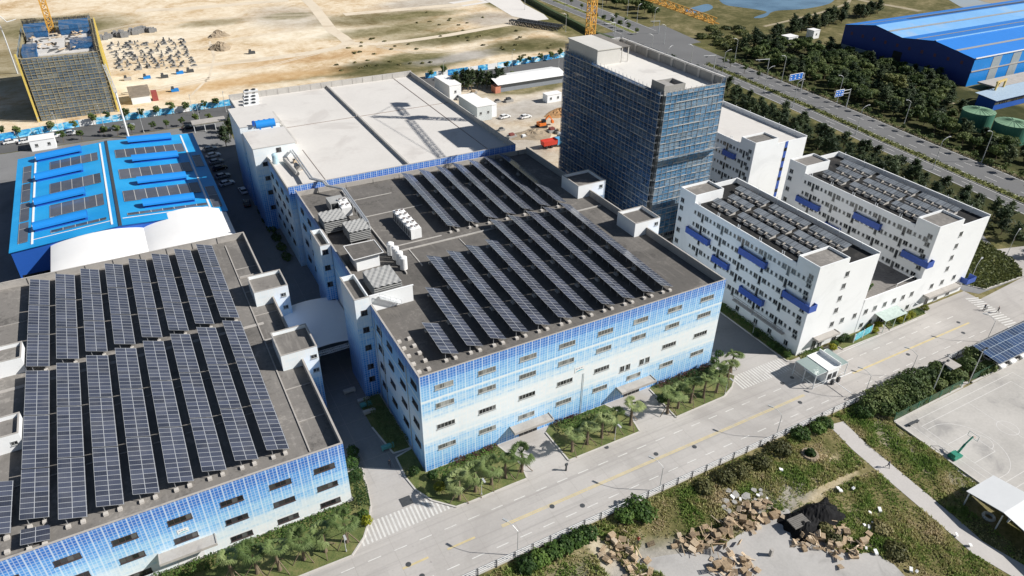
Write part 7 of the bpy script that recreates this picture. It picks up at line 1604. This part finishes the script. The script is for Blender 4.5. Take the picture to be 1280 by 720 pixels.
# wild grass: one mass over the waste ground
def wild_grass():
    rg = np.random.default_rng(11); n = 62000; x = rg.uniform(-6, 80, n); y = rg.uniform(-66, -21.9, n)
    def ins(poly, px, py):
        r = np.zeros(len(px), bool); m = len(poly)
        for i in range(m):
            x1, y1 = poly[i]; x2, y2 = poly[(i+1) % m]; c = ((y1 > py) != (y2 > py)) & (px < (x2-x1)*(py-y1)/(y2-y1+1e-12)+x1); r ^= c
        return r
    pad = [gp(u, v) for u, v in ((792, 702), (805, 672), (840, 672), (868, 676), (905, 679), (935, 662), (968, 640), (985, 636), (1003, 662), (1050, 690), (1096, 692), (1118, 706), (1135, 724), (1000, 745), (860, 735))]
    pathp = [(68.0, -21), (72.6, -21), (74.0, -46), (73, -70), (67.5, -70), (70.3, -46)]
    pp = [gp(1045, 529), gp(1075, 559), gp(1112, 590), gp(1150, 622), gp(1187, 653), gp(1222, 684), (69.8, -63), (69, -80)]; onpath = np.zeros(n, bool)
    for (ax_, ay_), (bx2, by2) in zip(pp[:-1], pp[1:]):
        dx, dy = bx2-ax_, by2-ay_; L2 = dx*dx+dy*dy; tt = np.clip(((x-ax_)*dx+(y-ay_)*dy)/L2, 0, 1); onpath |= np.hypot(x-ax_-tt*dx, y-ay_-tt*dy) < 1.8
    nz = np.sin(x*.35+1.3*np.sin(y*.4))+np.sin(y*.5+x*.15+2)+.8*np.sin(x*1.1-y*.8)
    trail = np.abs(y-(-33.3-.02*(x-55)**2*.3)) < .6
    keep = ~ins(pad, x, y) & ~onpath & (nz+rg.uniform(-1.5, 1.5, n) > -1.2) & ~(trail & (x > 50) & (x < 67)) & ~((x > 78.9) & (y < -27.8)) & ~((x > 72.3) & (y < -45.6)) & ~((x > 15.5) & (x < 18.2) & (y > -32))
    x, y = x[keep], y[keep]; n = len(x); V = []; 
    k = 4; X = np.repeat(x, k)+rg.normal(0, .14, n*k); Y = np.repeat(y, k)+rg.normal(0, .14, n*k); h = np.repeat((.17+.13*np.clip(nz[keep]+1, 0, 3)), k)*rg.uniform(.5, 1.25, n*k)
    a = rg.uniform(0, 6.28, n*k); ln = rg.uniform(.1, .65, n*k)*h; w_ = .05+.05*rg.random(n*k); ca, sa = np.cos(a), np.sin(a)
    b0 = np.stack([X-sa*w_, Y+ca*w_, np.zeros(n*k)], 1); b1 = np.stack([X+sa*w_, Y-ca*w_, np.zeros(n*k)], 1); m0 = np.stack([X+ca*ln*.4+sa*w_, Y+sa*ln*.4-ca*w_, h*.65], 1); m1 = np.stack([X+ca*ln*.4-sa*w_, Y+sa*ln*.4+ca*w_, h*.65], 1); tp = np.stack([X+ca*ln, Y+sa*ln, h], 1)
    V = np.stack([b0, b1, m0, m1, tp], 1).reshape(-1, 3); me = bpy.data.meshes.new('wild_grass'); q = n*k
    F = [f for i in range(q) for f in ((5*i, 5*i+1, 5*i+2, 5*i+3), (5*i+3, 5*i+2, 5*i+4))]
    me.from_pydata(V.tolist(), [], F); g = N('wild_grass_blades'); p = g.pos(); nn = g.noise(p, .14, 5, .6); n2 = g.noise(p, 1.1, 3, .6); z = g.sep(p)[2]
    f = g.M('ADD', g.M('ADD', g.M('MULTIPLY', nn, .7), g.M('MULTIPLY', n2, .25)), .03)
    c = g.ramp(f, [(.38, (.15, .24, .055)), (.46, (.25, .33, .09)), (.53, (.42, .40, .18)), (.61, (.60, .51, .33))]); g.out(c, .8, 0, .2)
    tb = g.n('ShaderNodeBsdfTranslucent'); g.put(tb.inputs[0], c); ms = g.n('ShaderNodeMixShader'); ms.inputs[0].default_value = .35; g.t.links.new(g.b.outputs[0], ms.inputs[1]); g.t.links.new(tb.outputs[0], ms.inputs[2]); g.t.links.new(ms.outputs[0], g.t.nodes['Material Output'].inputs[0])
    me.materials.append(g.m); o = bpy.data.objects.new('wild_grass', me); COL.objects.link(o); o['kind'] = 'stuff'
wild_grass()
TC = [(455, 82), (520, 84), (600, 40), (640, 60), (560, 28), (480, 60)]
for i in range(60):
    c_ = random.choice(TC); u, v = random.gauss(c_[0], 30), random.gauss(c_[1], 6)
    if v > 96-(u-330)*.05 or (u > 500 and v > 80): continue
    x, y = gp(u, v)
    if not (y > 206 and x < 168): continue
    blob_shrub('shrub', 'low dry scrub tuft dotted over the empty sandy lot', x, y, random.uniform(.5, 1.2), random.uniform(.5, 1.1), random.uniform(.3, .7), M_['grassb'], group='scrub tufts on the sandy lot', n=50, size=.3, z=0)
# the green plot beside the rightmost dormitory
def plot_cover(name, poly, n, hmean, mat, zz=.1, size=.3):
    rg = np.random.default_rng(n); P = np.array(poly); lo, hi = P.min(0), P.max(0); pts = rg.uniform(lo, hi, (n*3, 2)); r = np.zeros(len(pts), bool); m = len(poly)
    for i in range(m):
        x1, y1 = poly[i]; x2, y2 = poly[(i+1) % m]; r ^= ((y1 > pts[:, 1]) != (y2 > pts[:, 1])) & (pts[:, 0] < (x2-x1)*(pts[:, 1]-y1)/(y2-y1+1e-12)+x1)
    pts = pts[r][:n]; C = np.concatenate([pts, rg.uniform(.02, hmean*2, (len(pts), 1))+zz], 1); V = leaves(C, size, rg); o = bpy.data.objects.new(name, leafmesh(name, V, mat)); COL.objects.link(o); o['kind'] = 'stuff'
plot_cover('ground_cover', D2G, 2600, .22, M_['olive'])
# trees
conifs = [tree_proto('conif', s, 'casuarina_tree') for s in (11, 12, 13, 14)]
broads = [tree_proto('broad', s, 'broadleaf_tree') for s in (21, 22, 23)]
streets = [tree_proto('street', s, 'street_tree') for s in (31, 32)]
rg = random.Random(3)
n_ = 0
y = -16.0
while y < 172:
    for x0 in (166.0, 170.5, 175.0):
        if y > 150 and x0 < 169: continue
        x = x0+.085*max(0, y-20)*1.0+rg.uniform(-1.6, 1.6)
        if rg.random() < .9: put(conifs, n_, x, y+rg.uniform(-1.5, 1.5), (s := rg.uniform(.62, .95), s, s*rg.uniform(.68, .9)), rg.uniform(0, 6), 'feathery dark casuarina in the belt between dormitories and highway', 'tree', 'casuarinas behind the dormitories'); n_ += 1
    y += 4.4
def inpoly(poly, x, y):
    r = False; m = len(poly)
    for i in range(m):
        x1, y1 = poly[i]; x2, y2 = poly[(i+1) % m]
        if (y1 > y) != (y2 > y) and x < (x2-x1)*(y-y1)/(y2-y1)+x1: r = not r
    return r
WOOD = [(212, 0), (216, 40), (222, 84), (228, 130), (232, 172), (262, 178), (277, 160), (277, 134), (279, 100), (268, 88), (248, 78), (246, 66), (230, 70), (228, 36), (226, 0)]
pts = []
tries = 0
while len(pts) < 235 and tries < 9000:
    tries += 1; x, y = rg.uniform(210, 282), rg.uniform(0, 180)
    if not inpoly(WOOD, x, y): continue
    if abs(x-252) < 9 and abs(y-158) < 8: continue
    if any((x-a)**2+(y-b)**2 < 3.6**2 for a, b in pts): continue
    pts.append((x, y))
for i, (x, y) in enumerate(pts):
    if (i*7) % 10 < 4: put(conifs, i, x, y, (s := rg.uniform(.65, 1.0), s, s*rg.uniform(.62, .85)), rg.uniform(0, 6), 'dark casuarina among the roadside wood below the blue shed', 'tree', 'casuarinas in the roadside wood')
    else: put(broads, i, x, y, s := rg.uniform(.65, 1.15), rg.uniform(0, 6), 'dense broadleaf tree in the roadside wood below the blue shed', 'tree', 'broadleaf trees in the roadside wood')
o = put(broads, 0, *gp(1120, 112), 2.0, .4, 'large pale spreading tree standing out of the roadside wood', 'tree', None) if False else None
x, y = gp(1116, 118); b = copy_tree(broads[1]); b.location = (x, y, 0); b.scale = (2.2, 2.2, 1.5); b['label'] = 'large pale spreading tree standing out of the roadside wood'; b['category'] = 'tree'
if 'group' in b: del b['group']
if 'placed' in b: del b['placed']
setmat(b, 'crown', M_['olive'])
belt = [gp(*q) for q in ((925, 68), (960, 52), (1000, 40), (1035, 32), (1065, 22), (1100, 17))]
for i in range(46):
    s_ = rg.random()*(len(belt)-1); k = int(s_); f = s_-k; x = belt[k][0]*(1-f)+belt[k+1][0]*f+rg.uniform(-5, 5); y = belt[k][1]*(1-f)+belt[k+1][1]*f+rg.uniform(-4, 4)
    put(conifs, i, x, y, (s := rg.uniform(.8, 1.2), s, s*.85), rg.uniform(0, 6), 'dark casuarina in the far belt before the pond', 'tree', 'casuarinas of the far belt')
for i, (u, v) in enumerate([(760, 8), (772, 12), (785, 14), (797, 16), (808, 20), (790, 6), (775, 3), (805, 12), (818, 26), (760, 0), (748, 2), (812, 14)]):
    x, y = gp(u, v); put(broads, i, x+3, y+6, rg.uniform(1.0, 1.5), rg.uniform(0, 6), 'dark tree in the clump beyond the junction under the crane jib', 'tree', 'trees beyond the junction')
for i in range(44):
    u, v = rg.uniform(868, 935), rg.uniform(36, 66)
    if v > 40+(u-868)*.45+8 or (u < 890 and v > 52): continue
    x, y = gp(u, v); blob_shrub('shrub', 'olive scrub bush on the marsh edge between junction and pond', x, y, rg.uniform(2, 3.6), rg.uniform(2, 3.6), rg.uniform(1.2, 2.6), M_['olive'], group='scrub bushes on the marsh edge', n=160, size=.5, z=0)
for i in range(10):
    x, y = gp(572+i*6.0+rg.uniform(-1.5, 1.5), 115-i*.75+rg.uniform(-2, 1.5)); put(conifs, i, x, y, (s := rg.uniform(.75, 1.0), s, s*1.0), rg.uniform(0, 6), 'dark casuarina in the short row between back road and yard cabins', 'tree', 'casuarinas by the yard cabins')
for i, (u, v) in enumerate(((301, 165), (304, 160), (297, 172), (291, 182))): x, y = gp(u, v); put(conifs, i, x-2, y, (.8, .8, .8), i, 'dark slim tree at the far left corner of the white roofed factory', 'tree', 'slim trees at the factory corner')
for i in range(6): x, y = -3.4, 60+i*5.5; blob_shrub('shrub', 'dark shrub in the shaded strip at the foot of the rear stair towers', x, y+20, 1.2, 2.2, 1.2, M_['broad'], group='shaded shrubs by the stair towers', n=240, size=.22, z=0)
for i, (u, v) in enumerate(((400, 290), (385, 262), (374, 246), (395, 275))):
    x, y = gp(u, v+40); 
bt = [(65, 165), (95, 164), (118, 157), (136, 152), (158, 150), (178, 149), (197, 145), (216, 143), (233, 141), (256, 138), (272, 135), (4, 171), (24, 172)]
for i, (u, v) in enumerate(bt): x, y = gp(u, v); put(streets, i, x, y, rg.uniform(1.25, 1.6), rg.uniform(0, 6), 'small round street tree along the left blue hoarding on the back road', 'tree', 'street trees by the left hoarding')
for i, (u, v) in enumerate([(131, 170), (148, 170), (166, 168), (193, 164), (209, 161), (229, 158), (246, 155), (263, 154), (64, 180), (80, 178), (103, 175)]): x, y = gp(u, v); put(streets, i, x, y, rg.uniform(1.1, 1.4), rg.uniform(0, 6), 'small round street tree on the near kerb of the back road behind the blue roof', 'tree', 'street trees on the near kerb')
for i, (u, v) in enumerate([(554, 95), (539, 98), (634, 88), (650, 82), (662, 80), (675, 78), (688, 76), (700, 73), (640, 99)]): x, y = gp(u, v); put(streets, i, x, y, rg.uniform(1.2, 1.6), rg.uniform(0, 6), 'small street tree before the upper centre blue hoarding', 'tree', 'street trees by the upper hoarding')
o_ = off(HWM, 0.0); o2 = off(HWM, 14.6); i = 0
for y in np.arange(14, 176, 5.6):
    k = next(j for j in range(len(HWM)-1) if HWM[j][1] <= y <= HWM[j+1][1]); f = (y-HWM[k][1])/(HWM[k+1][1]-HWM[k][1]); xm = HWM[k][0]*(1-f)+HWM[k+1][0]*f
    put(streets, i, xm+13.6+.4*rg.uniform(-1, 1), y, rg.uniform(.9, 1.2), rg.uniform(0, 6), 'small street tree on the far verge of the highway', 'tree', 'street trees on the highway verge'); i += 1
for i, (u, v) in enumerate([(708, 25), (745, 25), (755, 28), (765, 31), (775, 35), (785, 39), (795, 43), (770, 26), (782, 30), (905, 82), (913, 84), (930, 92), (948, 98), (740, 16), (727, 12), (714, 6), (700, 2)]): x, y = gp(u, v); put(streets, i, x, y, rg.uniform(1.1, 1.5), rg.uniform(0, 6), 'small tree on a traffic island of the highway junction', 'tree', 'trees on the junction islands')
for p in conifs+broads+streets+palms:
    if 'placed' in p: del p['placed']
